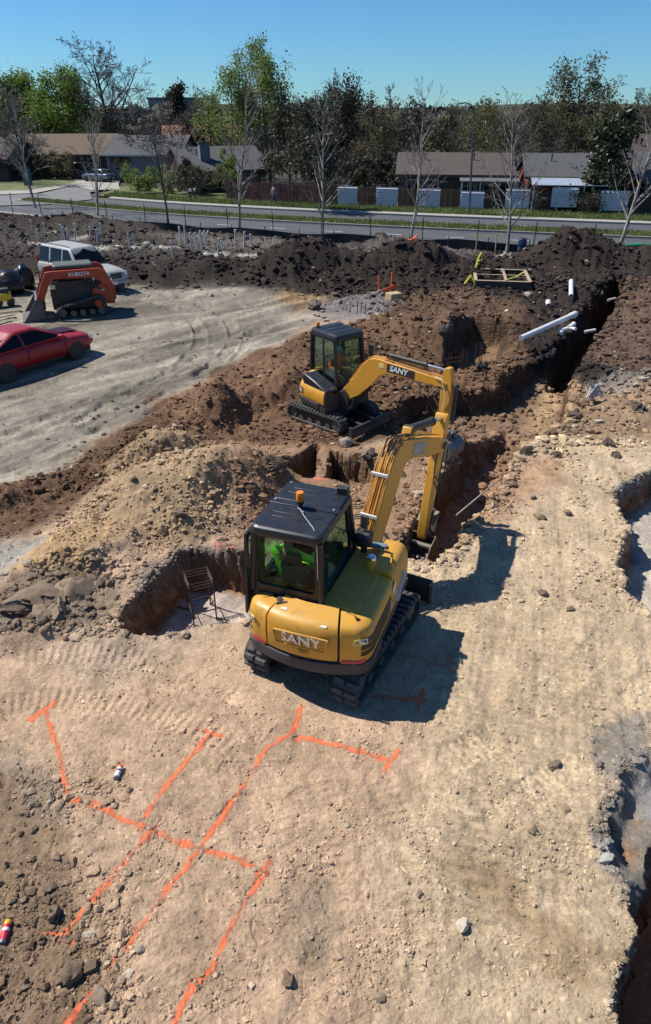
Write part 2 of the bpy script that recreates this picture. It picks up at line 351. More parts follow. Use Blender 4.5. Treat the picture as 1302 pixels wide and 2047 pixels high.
def surface(x, y, full=True):
    """height, undisturbed height, pit mask, roughness"""
    wx = x + .22 * perlin(x * .9, y * .9, 31) + .07 * perlin(x * 4, y * 4, 32); wy = y + .22 * perlin(x * .9, y * .9, 33) + .07 * perlin(x * 4, y * 4, 34)
    h = .05 * fbm(x, y, .22, 3, 1)
    far = sst(26, 34, y)
    h = h + .16 * far * fbm(x, y, .3, 3, 3)
    for c, rx, ry, ro, hh in MOUNDS: h = h + hh * blob(wx, wy, c, rx, ry, ro, 1.15)
    for a, b, w, hh in CAPS: h = h + hh * cap(wx, wy, a, b, w) * (1 + .25 * perlin(x * .8, y * .8, 9))
    rough = np.full(x.shape, .014)
    for p, a, f in ROUGHW: rough = np.maximum(rough, a * sst(f, -f, sdf(wx, wy, p)) + .0)
    on = 1 - sst(-7.6, -6.9, y - road(x))          # off at the street
    rough = rough * on; h = h * (.06 + .94 * on)
    # clods
    n = np.abs(fbm(x, y, .75, 3, 41)) ; d1, cid = worley(x * 1.5 + .2 * wx, y * 1.5, 51)
    d2, cid2 = worley(x * 4.3, y * 4.3, 52); d3, cid3 = worley(x * 11, y * 11, 53)
    lump = np.clip(.75 - d1, 0, 1) * (cid ** 1.5) * 1.7 + np.clip(.7 - d2, 0, 1) * cid2 * 1.1 + np.clip(.7 - d3, 0, 1) * cid3 * .5
    bigr = sst(.02, .1, rough)
    h = h + rough * (lump * (.3 + .7 * bigr) + 1.3 * (n - .3) * bigr + .45 * fbm(x, y, 3.5, 4, 61, .6))
    near = sst(26, 14, y)
    d4, cid4 = worley(x * 24, y * 24, 54)
    grav = sst(-.1, .45, perlin(x * .7, y * .7, 66) + .15)
    h = h + near * (.020 * np.clip(.6 - d4, 0, 1) * cid4 ** 2 * (.35 + grav) + .012 * np.clip(.65 - d3, 0, 1) * cid3 ** 3 * (.3 + 1.4 * grav) + .010 * fbm(x, y, 6, 4, 71, .62) + .024 * fbm(x, y, 1.4, 3, 75))
    # dried crust plates and cracks, left foreground
    e1, e2, ec = worley(x * 3.1 + .5 * perlin(x * 3, y * 3, 81), y * 3.1 + .5 * perlin(x * 3, y * 3, 82), 83, True)
    crust = sst(.15, -.25, np.abs(x + 1.6) - 2.4) * sst(9.5, 8.2, y) * sst(-.2, .25, perlin(x * .5, y * .5, 84) + .1)
    h = h + crust * (.02 * (ec - .5) - .015 * sst(.05, .0, e2 - e1))
    # machine prints: tan ground on the right, and the haul road on the left
    u, v = rutdir(x, y, 1.28)
    bands = sst(.05, .3, perlin(u * .55, v * .06, 91) + .1)
    right = sst(.7, 1.6, x) * sst(14.5, 11.5, y) * sst(3.4, 4.6, y)
    h = h + right * (.35 + .9 * np.clip(.5 + perlin(x * .35, y * .35, 88), 0, 1)) * (.013 * perlin(u * 4.2 + .6 * perlin(x * .5, y * .5, 87), v * .3, 93) + .009 * perlin(u * 12, v * .8, 94)) + right * bands * (.017 * np.clip(np.sin(v * 2 * math.pi / .13 + 2.2 * perlin(x * 1.3, y * 1.3, 92)), -.4, 1) + .012 * np.sin(u * 2 * math.pi / .85))
    for ang, sd in ((.62, 95), (1.02, 97)):
        u, v = rutdir(x, y, ang)
        left = sst(.2, -.5, sdf(wx, wy, ROADW)) * sst(-.1, .22, perlin(u * .33, v * .03, sd))
        h = h + left * (.045 * perlin(u * 2.2, v * .05, sd + 1) * 1.6 + .012 * np.sin(v * 2 * math.pi / .34 + 1.5 * perlin(x * .8, y * .8, 94)) * sst(0, .3, perlin(u * 1.4, v * .04, 96)))
    # curved print near the wheel-spun spot and loose ridges in front
    u, v = rutdir(x, y, -.75)
    h = h + .03 * np.sin(u * 2 * math.pi / .32) * sst(1.4, .5, np.hypot(x - 1.55, y - 4.9)) * sst(-.2, .3, perlin(x * 2, y * 2, 98))
    h = h + trails(x, y)[0]
    # under the machines
    for c, r0, r1, zz in ((BIGC, 1.5, 2.1, 0.0), (MINIC, 1.5, 2.2, .0)):
        k = sst(r1, r0, np.hypot(x - c[0], y - c[1])); h = h * (1 - k) + (zz + .25 * h) * k
    k = sst(1.3, .7, sdf(x, y, [(-14.2, 35.1), (-11.0, 33.2), (-9.8, 35.0), (-13.2, 37.0)])); h = h * (1 - k)
    k = sst(1.6, .8, np.hypot(x + 10.6, y - 29.7) - 1.0); h = h * (1 - k)
    k = sst(1.4, .8, np.abs((x + 10.07) * .523 + (y - 22.6) * .853) - 2.2) * sst(1.4, .8, np.abs(-(x + 10.07) * .853 + (y - 22.6) * .523) - .4); h = h * (1 - k)
    h0 = h.copy(); pit = np.zeros(x.shape)
    jag = .10 * perlin(x * 1.6, y * 1.6, 101) + .03 * perlin(x * 5, y * 5, 102) + .012 * perlin(x * 13, y * 13, 103)
    for k, (p, fl, w) in PITW.items():
        bx = [q[0] for q in p]; by = [q[1] for q in p]
        s = (x > min(bx) - 1) & (x < max(bx) + 1) & (y > min(by) - 1) & (y < max(by) + 1)
        if not s.any(): continue
        xs, ys = x[s], y[s]; sc_ = .22 if k in ('column',) else 1.0
        d = sdf(xs, ys, p) + jag[s] * sc_ * (2.0 if by[0] > 20 else 1.0)
        m = sst(w * .5, -w * .6, d)
        lip = .06 * np.exp(-((d - .16) / .14) ** 2) * (1 if k in ('column', 'trench', 'corner') else .4) * (.3 + np.clip(perlin(xs * 2.5, ys * 2.5, 104) + .4, 0, 1))
        fl_ = fl + .05 * fbm(xs, ys, 1.5, 3, 105) + .22 * np.exp(np.minimum(d, 0) / .2) * np.clip(.4 + perlin(xs * 1.7, ys * 1.7, 106), 0, 1)
        if k == 'bench': fl_ = fl_ + np.clip((18.2 - ys) / 2.0, 0, 1) * .7
        if k == 'trench': fl_ = fl_ + np.clip((ys - 15.5) / 2.5, 0, 1) * .35
        h[s] = (h[s] + lip) * (1 - m) + np.minimum(h[s], fl_) * m
        pit[s] = np.maximum(pit[s], m)
    return h, h0, pit, rough
ROADW = GP([(-700, 548), (0, 548), (190, 566), (300, 572), (420, 576), (600, 588), (650, 620), (640, 648), (560, 686), (420, 766), (300, 836), (160, 926), (0, 994), (-300, 1120), (-700, 1200)])
def H(x, y):
    a, b, c, d = surface(np.array([float(x)]), np.array([float(y)])); return float(a[0])
def Hm(pts):
    p = np.array(pts, float); return surface(p[:, 0].copy(), p[:, 1].copy())[0]
# soil colours (dry, as they lie) ---------------------------------
TAN = (.475, .328, .212); TANR = (.50, .378, .242); GREY = (.245, .215, .168); BROWN = (.140, .082, .048); DBROWN = (.085, .058, .042)
DARK = (.037, .028, .023); MIDG = (.062, .053, .045); PALE = (.46, .38, .31); CLAY = (.30, .175, .10); SAND = (.40, .27, .15)
ZONES = [  # outline, colour, feather (m), strength
    ([(600, 860), (1302, 860), (1700, 900), (1700, 2300), (860, 2300), (780, 1700), (860, 1450)], TANR, .6, 1),
    ([(820, 900), (1000, 930), (1120, 900), (1130, 960), (1000, 1050), (900, 1110), (800, 1110)], (.36, .215, .125), .35, .8),
    ([(-700, 380), (-700, 600), (120, 580), (270, 580), (420, 585), (620, 600), (650, 625), (760, 640), (860, 690), (1000, 790), (1100, 800), (1302, 780), (1800, 780), (1800, 440), (1302, 480), (640, 455), (330, 420)], DARK, .7, 1),
    ([(-700, 455), (-700, 500), (100, 515), (330, 520), (560, 498), (760, 482), (900, 505), (1080, 512), (1000, 492), (820, 486), (645, 474), (480, 470), (340, 465), (200, 455)], MIDG, 1.0, .8),
    ([(300, 470), (500, 478), (640, 480), (720, 500), (600, 505), (420, 500)], (.16, .14, .12), 1.0, .6),
    ([(720, 490), (860, 488), (960, 500), (900, 530), (740, 520)], (.15, .13, .115), 1.0, .7),
    ([(-700, 548), (0, 548), (190, 566), (300, 572), (420, 576), (600, 588), (650, 620), (640, 648), (560, 686), (420, 766), (300, 836), (160, 926), (0, 994), (-300, 1120), (-700, 1200)], GREY, .9, 1),
    ([(560, 580), (640, 590), (660, 612), (620, 625), (560, 605)], (.30, .19, .09), .6, .8),
    ([(640, 600), (770, 590), (800, 610), (740, 650), (640, 640)], (.22, .20, .185), .5, .8),
    ([(640, 655), (760, 640), (850, 655), (1020, 655), (1070, 730), (1020, 800), (900, 800), (830, 880), (640, 905), (500, 885), (380, 890), (200, 980), (110, 1050), (0, 1085), (-400, 1250), (-400, 1150), (0, 985), (160, 915), (300, 825), (420, 755), (560, 680)], BROWN, .3, 1),
    ([(300, 800), (560, 700), (600, 760), (560, 840), (380, 900)], (.20, .115, .066), .4, .6),
    ([(-400, 1180), (0, 1092), (180, 1068), (200, 1078), (60, 1150), (-400, 1300)], (.30, .28, .25), .2, .9),
    ([(150, 1020), (250, 910), (330, 880), (440, 890), (520, 950), (460, 1060), (360, 1090), (200, 1080)], (.36, .25, .145), .35, .95),
    ([(440, 890), (620, 890), (840, 900), (830, 1100), (500, 1110), (470, 1000)], (.27, .165, .10), .3, .9),
    ([(20, 1150), (90, 1090), (190, 1065), (260, 1090), (200, 1150), (90, 1170)], (.46, .31, .165), .2, 1),
    ([(-60, 1190), (100, 1150), (200, 1150), (250, 1180), (190, 1250), (40, 1285), (-60, 1280)], (.20, .15, .105), .2, .9),
    ([(260, 1180), (360, 1085), (500, 1090), (560, 1130), (480, 1120), (370, 1120), (270, 1215)], (.20, .175, .155), .12, .6),
    ([(180, 1240), (420, 1250), (330, 1330), (180, 1380), (20, 1330)], (.42, .32, .225), .3, .7),
    ([(-200, 1550), (50, 1555), (115, 1690), (130, 1850), (240, 1905), (210, 2200), (-300, 2200)], (.215, .145, .09), .2, .85),
    ([(-30, 1500), (80, 1520), (120, 1640), (40, 1660), (-40, 1560)], (.30, .23, .16), .15, .7),
    ([(870, 1720), (1000, 1730), (1130, 1850), (1220, 1880), (1210, 1980), (1090, 1960), (960, 1830)], (.27, .18, .095), .15, .6),
    ([(560, 1780), (660, 1740), (690, 1820), (640, 1940), (560, 1900)], (.24, .19, .13), .2, .6),
    ([(790, 600), (900, 575), (1040, 600), (1060, 660), (900, 700), (760, 660)], (.13, .08, .05), .7, .8),
    ([(1030, 530), (1240, 560), (1200, 640), (1060, 650)], DARK, .6, .7),
    ([(1160, 640), (1302, 560), (1700, 600), (1700, 820), (1302, 790), (1180, 740)], (.13, .083, .058), .6, .9),
    ([(1130, 780), (1302, 770), (1700, 800), (1700, 900), (1200, 880), (1080, 860)], (.27, .18, .11), .4, .9),
    ([(1180, 770), (1302, 740), (1302, 775), (1190, 800)], (.25, .22, .19), .3, .6),
    ([(860, 800), (1010, 800), (1020, 830), (950, 890), (870, 890)], (.19, .115, .075), .3, .9),
    ([(980, 850), (1060, 790), (1130, 730), (1150, 780), (1110, 850), (1040, 890)], (.42, .28, .15), .3, .9),
    ([(1200, 1480), (1320, 1440), (1320, 1830), (1240, 1800), (1190, 1640)], (.23, .205, .175), .12, .85),
    ([(1260, 1530), (1320, 1500), (1320, 1600), (1265, 1600)], (.27, .27, .265), .1, .7),
    ([(1195, 1660), (1240, 1670), (1235, 1730), (1200, 1720)], (.36, .345, .32), .06, .7),
    ([(1228, 985), (1302, 940), (1400, 940), (1400, 1000), (1250, 1010)], (.30, .30, .29), .15, .7),
]
SANDW = GP([(1068, 880), (1072, 800), (1085, 745), (1110, 720), (1140, 740), (1130, 810), (1110, 860)])
SPOTS = [((75, 488), 1.0), ((190, 500), 1.6), ((100, 465), 1.2), ((290, 497), 1.3), ((245, 494), .8), ((345, 500), 1.2), ((430, 508), 1.2), ((420, 470), .8), ((510, 512), 1.6), ((160, 478), 1.2), ((1010, 512), 1.0), ((720, 535), .7)]
def soilcol(x, y, h, h0, pit):
    wx = x + .55 * perlin(x * .45, y * .45, 135) * sst(10, 16, y) + .3 * perlin(x * .8, y * .8, 131) + .12 * perlin(x * 3.2, y * 3.2, 132); wy = y + .3 * perlin(x * .8, y * .8, 133) + .12 * perlin(x * 3.2, y * 3.2, 134)
    c = np.empty(x.shape + (3,)); c[:] = TAN
    for p, col, f, s in ZONES:
        m = s * sst(f, -f, sdf(wx, wy, GP(p)))[:, None]; c = c * (1 - m) + np.array(col) * m
    for p, r in SPOTS:
        q = G(*p); m = .85 * sst(r, r * .3, np.hypot(wx - q[0], (wy - q[1]) * 1.2))[:, None]; c = c * (1 - m) + np.array((.40, .37, .31)) * m
    # strata: what the digging shows below the crust
    dep = h0 - h
    far = sst(17.6, 19.6, y)
    clay = np.array(CLAY) * (1 - far)[:, None] + np.array((.11, .07, .045)) * far[:, None]
    m = (sst(.22, .42, dep + .08 * perlin(x * 3, y * 3 + h * 2, 140)) * .95)[:, None]; c = c * (1 - m) + clay * m
    fl = sst(-.0, .25, pit) * sst(.5, .62, dep)
    for k, col in (('column', (.47, .38, .325)), ('edge_right', (.46, .40, .33)), ('bench', (.22, .14, .088)), ('trench', (.34, .205, .125)), ('narrow', (.13, .085, .05)), ('footing', (.20, .12, .07))):
        p, f, w = PITW[k]
        m = (sst(.0, -.22, sdf(x, y, p) + .08) * sst(f + .3, f + .12, h) * .95)[:, None]; c = c * (1 - m) + np.array(col) * m
    p, f, w = PITW['bench']; m = (sst(.35, -.35, sdf(wx, wy, SANDW)) * sst(.0, -.3, sdf(x, y, p) + .1) * sst(f + .3, f + .12, h + .1) * .9)[:, None]; c = c * (1 - m) + np.array(SAND) * m
    gr = sst(-7.3, -6.6, y - road(x) + .5 * perlin(x, y, 150))[:, None]      # street verge
    c = c * (1 - gr) + np.array((.10, .085, .06)) * gr
    k = sst(.3, -.4, sdf(wx, wy, ROADW)); s_ = 0
    for ang, sd in ((.62, 95), (1.02, 97), (.75, 99)):
        u, v_ = rutdir(x, y, ang); s_ = s_ + .30 * perlin(u * 1.9, v_ * .05, sd + 11) + .12 * perlin(u * 5.5, v_ * .12, sd + 12)
    c = c * (1 + k * (s_ + .36 * fbm(x, y, .28, 4, 145)))[:, None]
    u, v_ = rutdir(x, y, 1.28); c = c * (1 + sst(.4, 1.6, x) * sst(16, 12, y) * (.08 * perlin(u * 1.6, v_ * .1, 141) + .06 * perlin(u * 4.5, v_ * .25, 142)))[:, None]
    c = c * (1 + .13 * trails(x, y)[1] * (.6 + perlin(x * .5, y * .5, 147)))[:, None]
    v = 1 + .16 * fbm(x, y, .9, 3, 151) + .14 * fbm(x, y, 5, 3, 152)
    return np.clip(c * v[:, None], .01, .8)
# grid, finer where the ground is close
def depth(y): return y * math.cos(TH) + CZ * math.sin(TH)
pys = np.concatenate([np.linspace(2900, 2080, 50, endpoint=False), np.linspace(2080, 470, 630, endpoint=False), np.linspace(470, 395, 45)])
yy = np.array([G(651, p)[1] for p in pys])
pxs = np.concatenate([np.linspace(-900, -40, 75, endpoint=False), np.linspace(-40, 1342, 550, endpoint=False), np.linspace(1342, 2200, 76)])
X = (pxs[None, :] - 651) / FPX * depth(yy)[:, None]; Y = np.repeat(yy[:, None], len(pxs), 1)
ny, nx = X.shape
x, y = X.ravel(), Y.ravel()
h, h0, pit, rough = surface(x, y)
V = np.stack([x, y, h], 1)
Z2 = h.reshape(ny, nx)
P3 = V.reshape(ny, nx, 3)
du = np.gradient(P3, axis=1); dv = np.gradient(P3, axis=0); nn = np.cross(du, dv); nn /= np.linalg.norm(nn, axis=2, keepdims=True) + 1e-12
nn[nn[:, :, 2] < 0] *= -1
steep = sst(.35, .9, 1 - nn[:, :, 2]).ravel()
cl = (.10 * perlin(x * 1.5 + h * 2.1, y * 1.5 - h * 2.7, 161) + .07 * perlin(x * 3 - h * 6, y * 3 + h * 6, 162) + .05 * perlin(x * 6 + h * 14, y * 6 + h * 13, 163) + .03 * perlin(x * 11 + h * 28, y * 11 - h * 26, 164)) * steep
V[:, :2] += nn.reshape(-1, 3)[:, :2] * cl[:, None]
cols = soilcol(x, y, h, h0, pit)
i = np.arange(ny * nx).reshape(ny, nx)
F = np.stack([i[:-1, :-1].ravel(), i[:-1, 1:].ravel(), i[1:, 1:].ravel(), i[1:, :-1].ravel()], 1)
def soilmat(name, speck=1.0):
    m, nt, p, out = nodes(name); L = nt.links.new
    geo = nt.nodes.new('ShaderNodeNewGeometry'); at = N(nt, 'ShaderNodeAttribute', attribute_name='soil')
    def noise(s, d=6.0, r=.6):
        n = N(nt, 'ShaderNodeTexNoise', Scale=s, Detail=d, Roughness=r); L(geo.outputs['Position'], n.inputs['Vector']); return n.outputs[0]
    c = mixc(nt, 1.0, at.outputs['Color'], ramp(nt, noise(2.3), .28, .72, .78, 1.2), 'MULTIPLY')
    c = mixc(nt, 1.0, c, ramp(nt, noise(17, 8, .7), .3, .7, .74, 1.22), 'MULTIPLY')
    for s, lo in ((17, .72), (44, .66)):
        v = N(nt, 'ShaderNodeTexVoronoi', Scale=s); L(geo.outputs['Position'], v.inputs['Vector'])
        sx = nt.nodes.new('ShaderNodeSeparateColor'); L(v.outputs['Color'], sx.inputs[0])
        k = mathn(nt, 'MULTIPLY', ramp(nt, sx.outputs[0], lo, lo + .05), ramp(nt, v.outputs['Distance'], .5, .36))
        k = mathn(nt, 'MULTIPLY', k, .55 * speck)
        c = mixc(nt, k, c, mixc(nt, 1.0, c, ramp(nt, sx.outputs[1], 0, 1, .55, 1.75), 'MULTIPLY'))
    L(c, p.inputs['Base Color']); p.inputs['Roughness'].default_value = .95; p.inputs['Specular IOR Level'].default_value = .15
    hgt = mathn(nt, 'ADD', mathn(nt, 'MULTIPLY', noise(30, 9, .72), 1.0), mathn(nt, 'MULTIPLY', noise(9, 6), .8))
    b = N(nt, 'ShaderNodeBump', Strength=.9, Distance=.03); L(hgt, b.inputs['Height'])
    sx = nt.nodes.new('ShaderNodeSeparateXYZ'); L(geo.outputs['True Normal'], sx.inputs[0]); st_ = ramp(nt, sx.outputs[2], .75, .35)
    mp = N(nt, 'ShaderNodeMapping'); mp.inputs['Scale'].default_value = (1, 1, 1.7); L(geo.outputs['Position'], mp.inputs[0])
    v2 = N(nt, 'ShaderNodeTexVoronoi', Scale=5.5); L(mp.outputs[0], v2.inputs['Vector']); n3 = N(nt, 'ShaderNodeTexNoise', Scale=6.0, Detail=9.0, Roughness=.68); L(mp.outputs[0], n3.inputs['Vector'])
    h2 = mathn(nt, 'ADD', mathn(nt, 'MULTIPLY', v2.outputs['Distance'], -.7), mathn(nt, 'MULTIPLY', n3.outputs[0], 1.6))
    b2 = N(nt, 'ShaderNodeBump', Distance=.16); L(mathn(nt, 'MULTIPLY', st_, .95), b2.inputs['Strength']); L(h2, b2.inputs['Height']); L(b.outputs[0], b2.inputs['Normal']); L(b2.outputs[0], p.inputs['Normal'])
    return m
M['soil'] = soilmat('soil')
terrain = npmesh('ground', V, F, M['soil'], None, True, cols)
tag(terrain, kind='structure')
# outlying ground to the horizon
M['field'] = pmat('field', (.05, .05, .03), .95, var=.3, scale=.05)
xl0, xl1 = X[0, 0], X[-1, 0]; xr0, xr1 = X[0, -1], X[-1, -1]; y0, y1 = yy[0], yy[-1]
g = MB(); B_ = 1800.0; zz = -.03
v = [(-B_, -400, zz), (B_, -400, zz), (B_, B_, zz), (-B_, B_, zz), (xl0, y0, zz), (xr0, y0, zz), (xr1, y1, zz), (xl1, y1, zz)]
g.add(v, [(0, 1, 5, 4), (1, 2, 6, 5), (2, 3, 7, 6), (3, 0, 4, 7)])
tag(g.build('land', M['field'], sm=0), kind='structure')
def sheet_over(mask, lift, name, mat, extra=None):
    """a thin skin lying on the ground where mask (per vertex) > 0"""
    fm = (mask[F] > 0.001).any(1); ff = F[fm]; u, inv = np.unique(ff, return_inverse=True)
    VV = V[u].copy(); VV[:, 2] += lift
    o = npmesh(name, VV, inv.reshape(ff.shape), mat, None, True)
    a = o.data.attributes.new('cover', 'FLOAT', 'POINT'); a.data.foreach_set('value', mask[u].astype(np.float32)); return o
# ---------------------------------------------------------------- street
M['asphalt'] = pmat('asphalt', (.078, .080, .085), .85, var=.18, scale=.9, bump=.3, bscale=60)
M['concrete'] = pmat('concrete', (.33, .31, .275), .9, var=.12, scale=2, bump=.2)
M['kerb'] = pmat('kerb', (.27, .255, .23), .9, var=.15, scale=3)
M['turf'] = pmat('turf', (.10, .125, .04), .95, var=.45, scale=.8)
M['lawn'] = pmat('lawn', (.12, .135, .05), .95, var=.4, scale=.5)
M['white_line'] = pmat('white_line', (.6, .6, .57), .8, var=.25, scale=6)
def strip(x0, x1, o0, o1, z0, z1=None, n=160, zl=None):
    m = MB(); xs = np.linspace(x0, x1, n); top = z0
    a = [(q, road(q) + o0, top) for q in xs]; b = [(q, road(q) + o1, top) for q in xs]
    f = [(k, k + 1, n + k + 1, n + k) for k in range(n - 1)]
    m.add(a + b, f)
    if zl is not None:
        for s in (a, b):
            lo = [(p[0], p[1], zl) for p in s]; m.add(s + lo, f)
        for k in (0, n - 1): m.add([a[k], b[k], (b[k][0], b[k][1], zl), (a[k][0], a[k][1], zl)], [(0, 1, 2, 3)])
    return m
def st(mb, name, mat, sm=0): return tag(mb.build(name, mat, sm=sm), kind='structure')
st(strip(-58, 58, -6.9, 0.02, .06), 'road', M['asphalt'])
st(strip(-58, 58, 3.2, 7.6, .06), 'road', M['asphalt'])
m = MB(); m.add([(-58, road(-58), .064), (-30, road(-30), .064), (-30, road(-30) + 3.4, .064), (-58, road(-58) + 3.4, .064)], [(0, 1, 2, 3)]); st(m, 'road', M['asphalt'])
st(strip(-30, 58, .0, .22, .19, zl=.0), 'kerb', M['kerb']); st(strip(-30, 58, 3.0, 3.22, .19, zl=.0), 'kerb', M['kerb'])
st(strip(-30, 58, .22, 3.0, .17), 'median', M['turf'])
m = MB(); m.box((-30.1, road(-30) + 1.6, .1), (.2, 3.2, .19)); st(m, 'kerb', M['kerb'])
st(strip(-22, 58, 7.6, 7.8, .19, zl=0), 'kerb', M['kerb']); st(strip(-22, 58, 8.0, 9.2, .17), 'sidewalk', M['concrete'])
st(strip(-22, 58, 7.8, 8.0, .165), 'verge', M['lawn'])
st(strip(-58, 58, -7.4, -6.9, .10, zl=0), 'kerb', M['concrete'])
st(strip(-24, 4, 9.2, 22, .16), 'verge', M['lawn']); st(strip(4, 58, 9.2, 22, .164), 'verge', M['lawn'])
def ribbon(px, z, name, mat):
    m = MB(); m.add([(*G(*p, z), z) for p in px], [tuple(range(len(px)))]); return st(m, name, mat)
ribbon([(-200, 386), (60, 380), (152, 365), (140, 352), (-200, 352)], .20, 'lawn', M['lawn'])
ribbon([(-300, 392), (-200, 386), (60, 380), (152, 365), (158, 368), (70, 386), (-200, 396)], .21, 'sidewalk', M['concrete'])
ribbon([(-300, 400), (80, 387), (160, 368), (175, 362), (240, 362), (236, 374), (180, 384), (185, 398), (100, 408), (-300, 420)], .14, 'side_street', pmat('side_street', (.17, .17, .165), .9, var=.15, scale=.5))
ribbon([(125, 362), (160, 356), (236, 362), (240, 378), (180, 380)], .19, 'driveway', M['concrete'])
m = MB()
for k in range(-14, 14):
    q = k * 4.2; x0, x1 = q, q + 1.2
    m.add([(x0, road(x0) - 3.4, .066), (x1, road(x1) - 3.4, .066), (x1, road(x1) - 3.28, .066), (x0, road(x0) - 3.28, .066)], [(0, 1, 2, 3)])
st(m, 'lane_marking', M['white_line'])
# grass blades on the median and the verges
M['blade'] = leafmat('blade', (.07, .10, .025), (.19, .23, .07), .8, .3)
def blades(n, fx, name, hgt=.16):
    px, py, pz = fx(n); a = RS.rand(n) * 6.28; w = .02 + .03 * RS.rand(n); hh = hgt * (.4 + 1.0 * RS.rand(n) ** 2)
    lx, ly = RS.randn(n) * .06, RS.randn(n) * .06
    VV = np.stack([np.stack([px - w * np.cos(a), py - w * np.sin(a), pz], 1), np.stack([px + w * np.cos(a), py + w * np.sin(a), pz], 1), np.stack([px + lx, py + ly, pz + hh], 1)], 1).reshape(-1, 3)
    return tag(npmesh(name, VV, np.arange(3 * n).reshape(-1, 3), M['blade']), kind='stuff')
def f_med(n):
    q = -30 + 70 * RS.rand(n); return q, road(q) + .3 + 2.6 * RS.rand(n), np.full(n, .17)
def f_ver(n):
    q = -23 + 60 * RS.rand(n); o = 9.3 + 4.2 * RS.rand(n) ** 1.5; return q, road(q) + o, np.full(n, .16)
blades(26000, f_med, 'grass'); blades(22000, f_ver, 'grass', .24)
# ---------------------------------------------------------------- marking paint sprayed on the ground
def paintmat(name, c1, c2):
    m, nt, p, out = nodes(name); L = nt.links.new
    geo = nt.nodes.new('ShaderNodeNewGeometry'); at = N(nt, 'ShaderNodeAttribute', attribute_name='cover')
    n1 = N(nt, 'ShaderNodeTexNoise', Scale=26.0, Detail=9.0, Roughness=.75); L(geo.outputs['Position'], n1.inputs['Vector'])
    n2 = N(nt, 'ShaderNodeTexNoise', Scale=5.0, Detail=4.0); L(geo.outputs['Position'], n2.inputs['Vector'])
    a = mathn(nt, 'ADD', mathn(nt, 'SUBTRACT', n1.outputs[0], .5), mathn(nt, 'MULTIPLY', mathn(nt, 'SUBTRACT', n2.outputs[0], .5), 1.0))
    a = mathn(nt, 'ADD', mathn(nt, 'MULTIPLY', a, 2.1), mathn(nt, 'SUBTRACT', at.outputs['Fac'], .33))
    k = ramp(nt, a, -.10, .75, 0, .93)
    L(mixc(nt, n2.outputs[0], c1, c2), p.inputs['Base Color']); p.inputs['Roughness'].default_value = .8
    t = nt.nodes.new('ShaderNodeBsdfTransparent'); mx = nt.nodes.new('ShaderNodeMixShader')
    L(k, mx.inputs[0]); L(t.outputs[0], mx.inputs[1]); L(p.outputs[0], mx.inputs[2]); L(mx.outputs[0], out.inputs[0]); return m
M['paint'] = paintmat('marking_paint', (.80, .125, .03), (.84, .21, .085)); M['paint_faint'] = paintmat('faint_paint', (.78, .18, .10), (.75, .26, .17))
vx, vy = V[:, 0], V[:, 1]
wpx = vx + .022 * perlin(vx * 7, vy * 7, 171) + .03 * perlin(vx * 1.7, vy * 1.7, 173); wpy = vy + .022 * perlin(vx * 7, vy * 7, 172) + .03 * perlin(vx * 1.7, vy * 1.7, 174)
def paint(strokes, label, w=.05, faint=False, group='orange layout lines on the ground'):
    mask = np.zeros(len(V)); w = w * .80
    for s in strokes:
        p = GP(s)
        for a, b in zip(p[:-1], p[1:]):
            ex, ey = b[0] - a[0], b[1] - a[1]
            t = np.clip(((wpx - a[0]) * ex + (wpy - a[1]) * ey) / (ex * ex + ey * ey + 1e-9), 0, 1)
            d = np.hypot(wpx - a[0] - t * ex, wpy - a[1] - t * ey)
            mask = np.maximum(mask, np.where(d < 2 * w, np.exp(-1.0 * (d / w) ** 2), 0) * np.clip(.95 + .6 * perlin(vx * 1.3, vy * 1.3, 175), .72, 1.15))
    mask *= pit < .15
    o = sheet_over(mask, .004, 'paint_line', M['paint_faint' if faint else 'paint'])
    return tag(o, label, 'paint line', group)
paint([[(94, 1425), (112, 1490), (124, 1545), (138, 1598), (180, 1608)], [(62, 1442), (106, 1402)]], 'faded orange line with arrow head running down from the upper left', .045)
paint([[(176, 1606), (270, 1650), (400, 1695), (450, 1712), (535, 1748)]], 'orange cross line joining all the long strokes in the left foreground', .055)
paint([[(418, 1474), (385, 1508), (330, 1582), (276, 1650)], [(392, 1460), (446, 1476)]], 'short orange stroke with T end behind the cross line', .042)
paint([[(310, 1655), (230, 1750), (150, 1838), (125, 1866)], [(92, 1862), (152, 1876)]], 'orange stroke with T end stopping short at the dark clods', .045)
paint([[(603, 1412), (582, 1465), (535, 1500), (500, 1555), (440, 1640), (400, 1692), (352, 1762), (305, 1815), (250, 1895)], [(240, 1905), (205, 1955), (165, 2010), (128, 2060)]], 'longest orange line running from under the big excavator to the bottom', .05)
paint([[(585, 1472), (640, 1483), (700, 1502), (772, 1520)], [(792, 1505), (768, 1545)]], 'orange branch line with T end just right of the long line', .05)
paint([[(535, 1745), (495, 1800), (455, 1870), (420, 1935), (378, 1985), (340, 2060)], [(538, 1725), (515, 1752)]], 'paler orange line running from the cross line corner to the bottom', .042)
paint([[(760, 1392), (850, 1402)], [(846, 1378), (838, 1420)]], 'orange T mark lying in the shadow beside the right track', .05)
paint([[(850, 1322), (905, 1330)], [(896, 1310), (900, 1345)]], 'small orange T mark at the dark right side of the excavator shadow', .05, True)
paint([[(905, 868), (1000, 860)]], 'faint orange stroke on the brown block beside the small bucket', .09, True)
paint([[(430, 1092), (470, 1098)]], 'faint orange smear on the grey rim of the column pit', .07, True)
paint([[(600, 965), (650, 960)]], 'faint orange smear behind the big cab roof', .1, True)
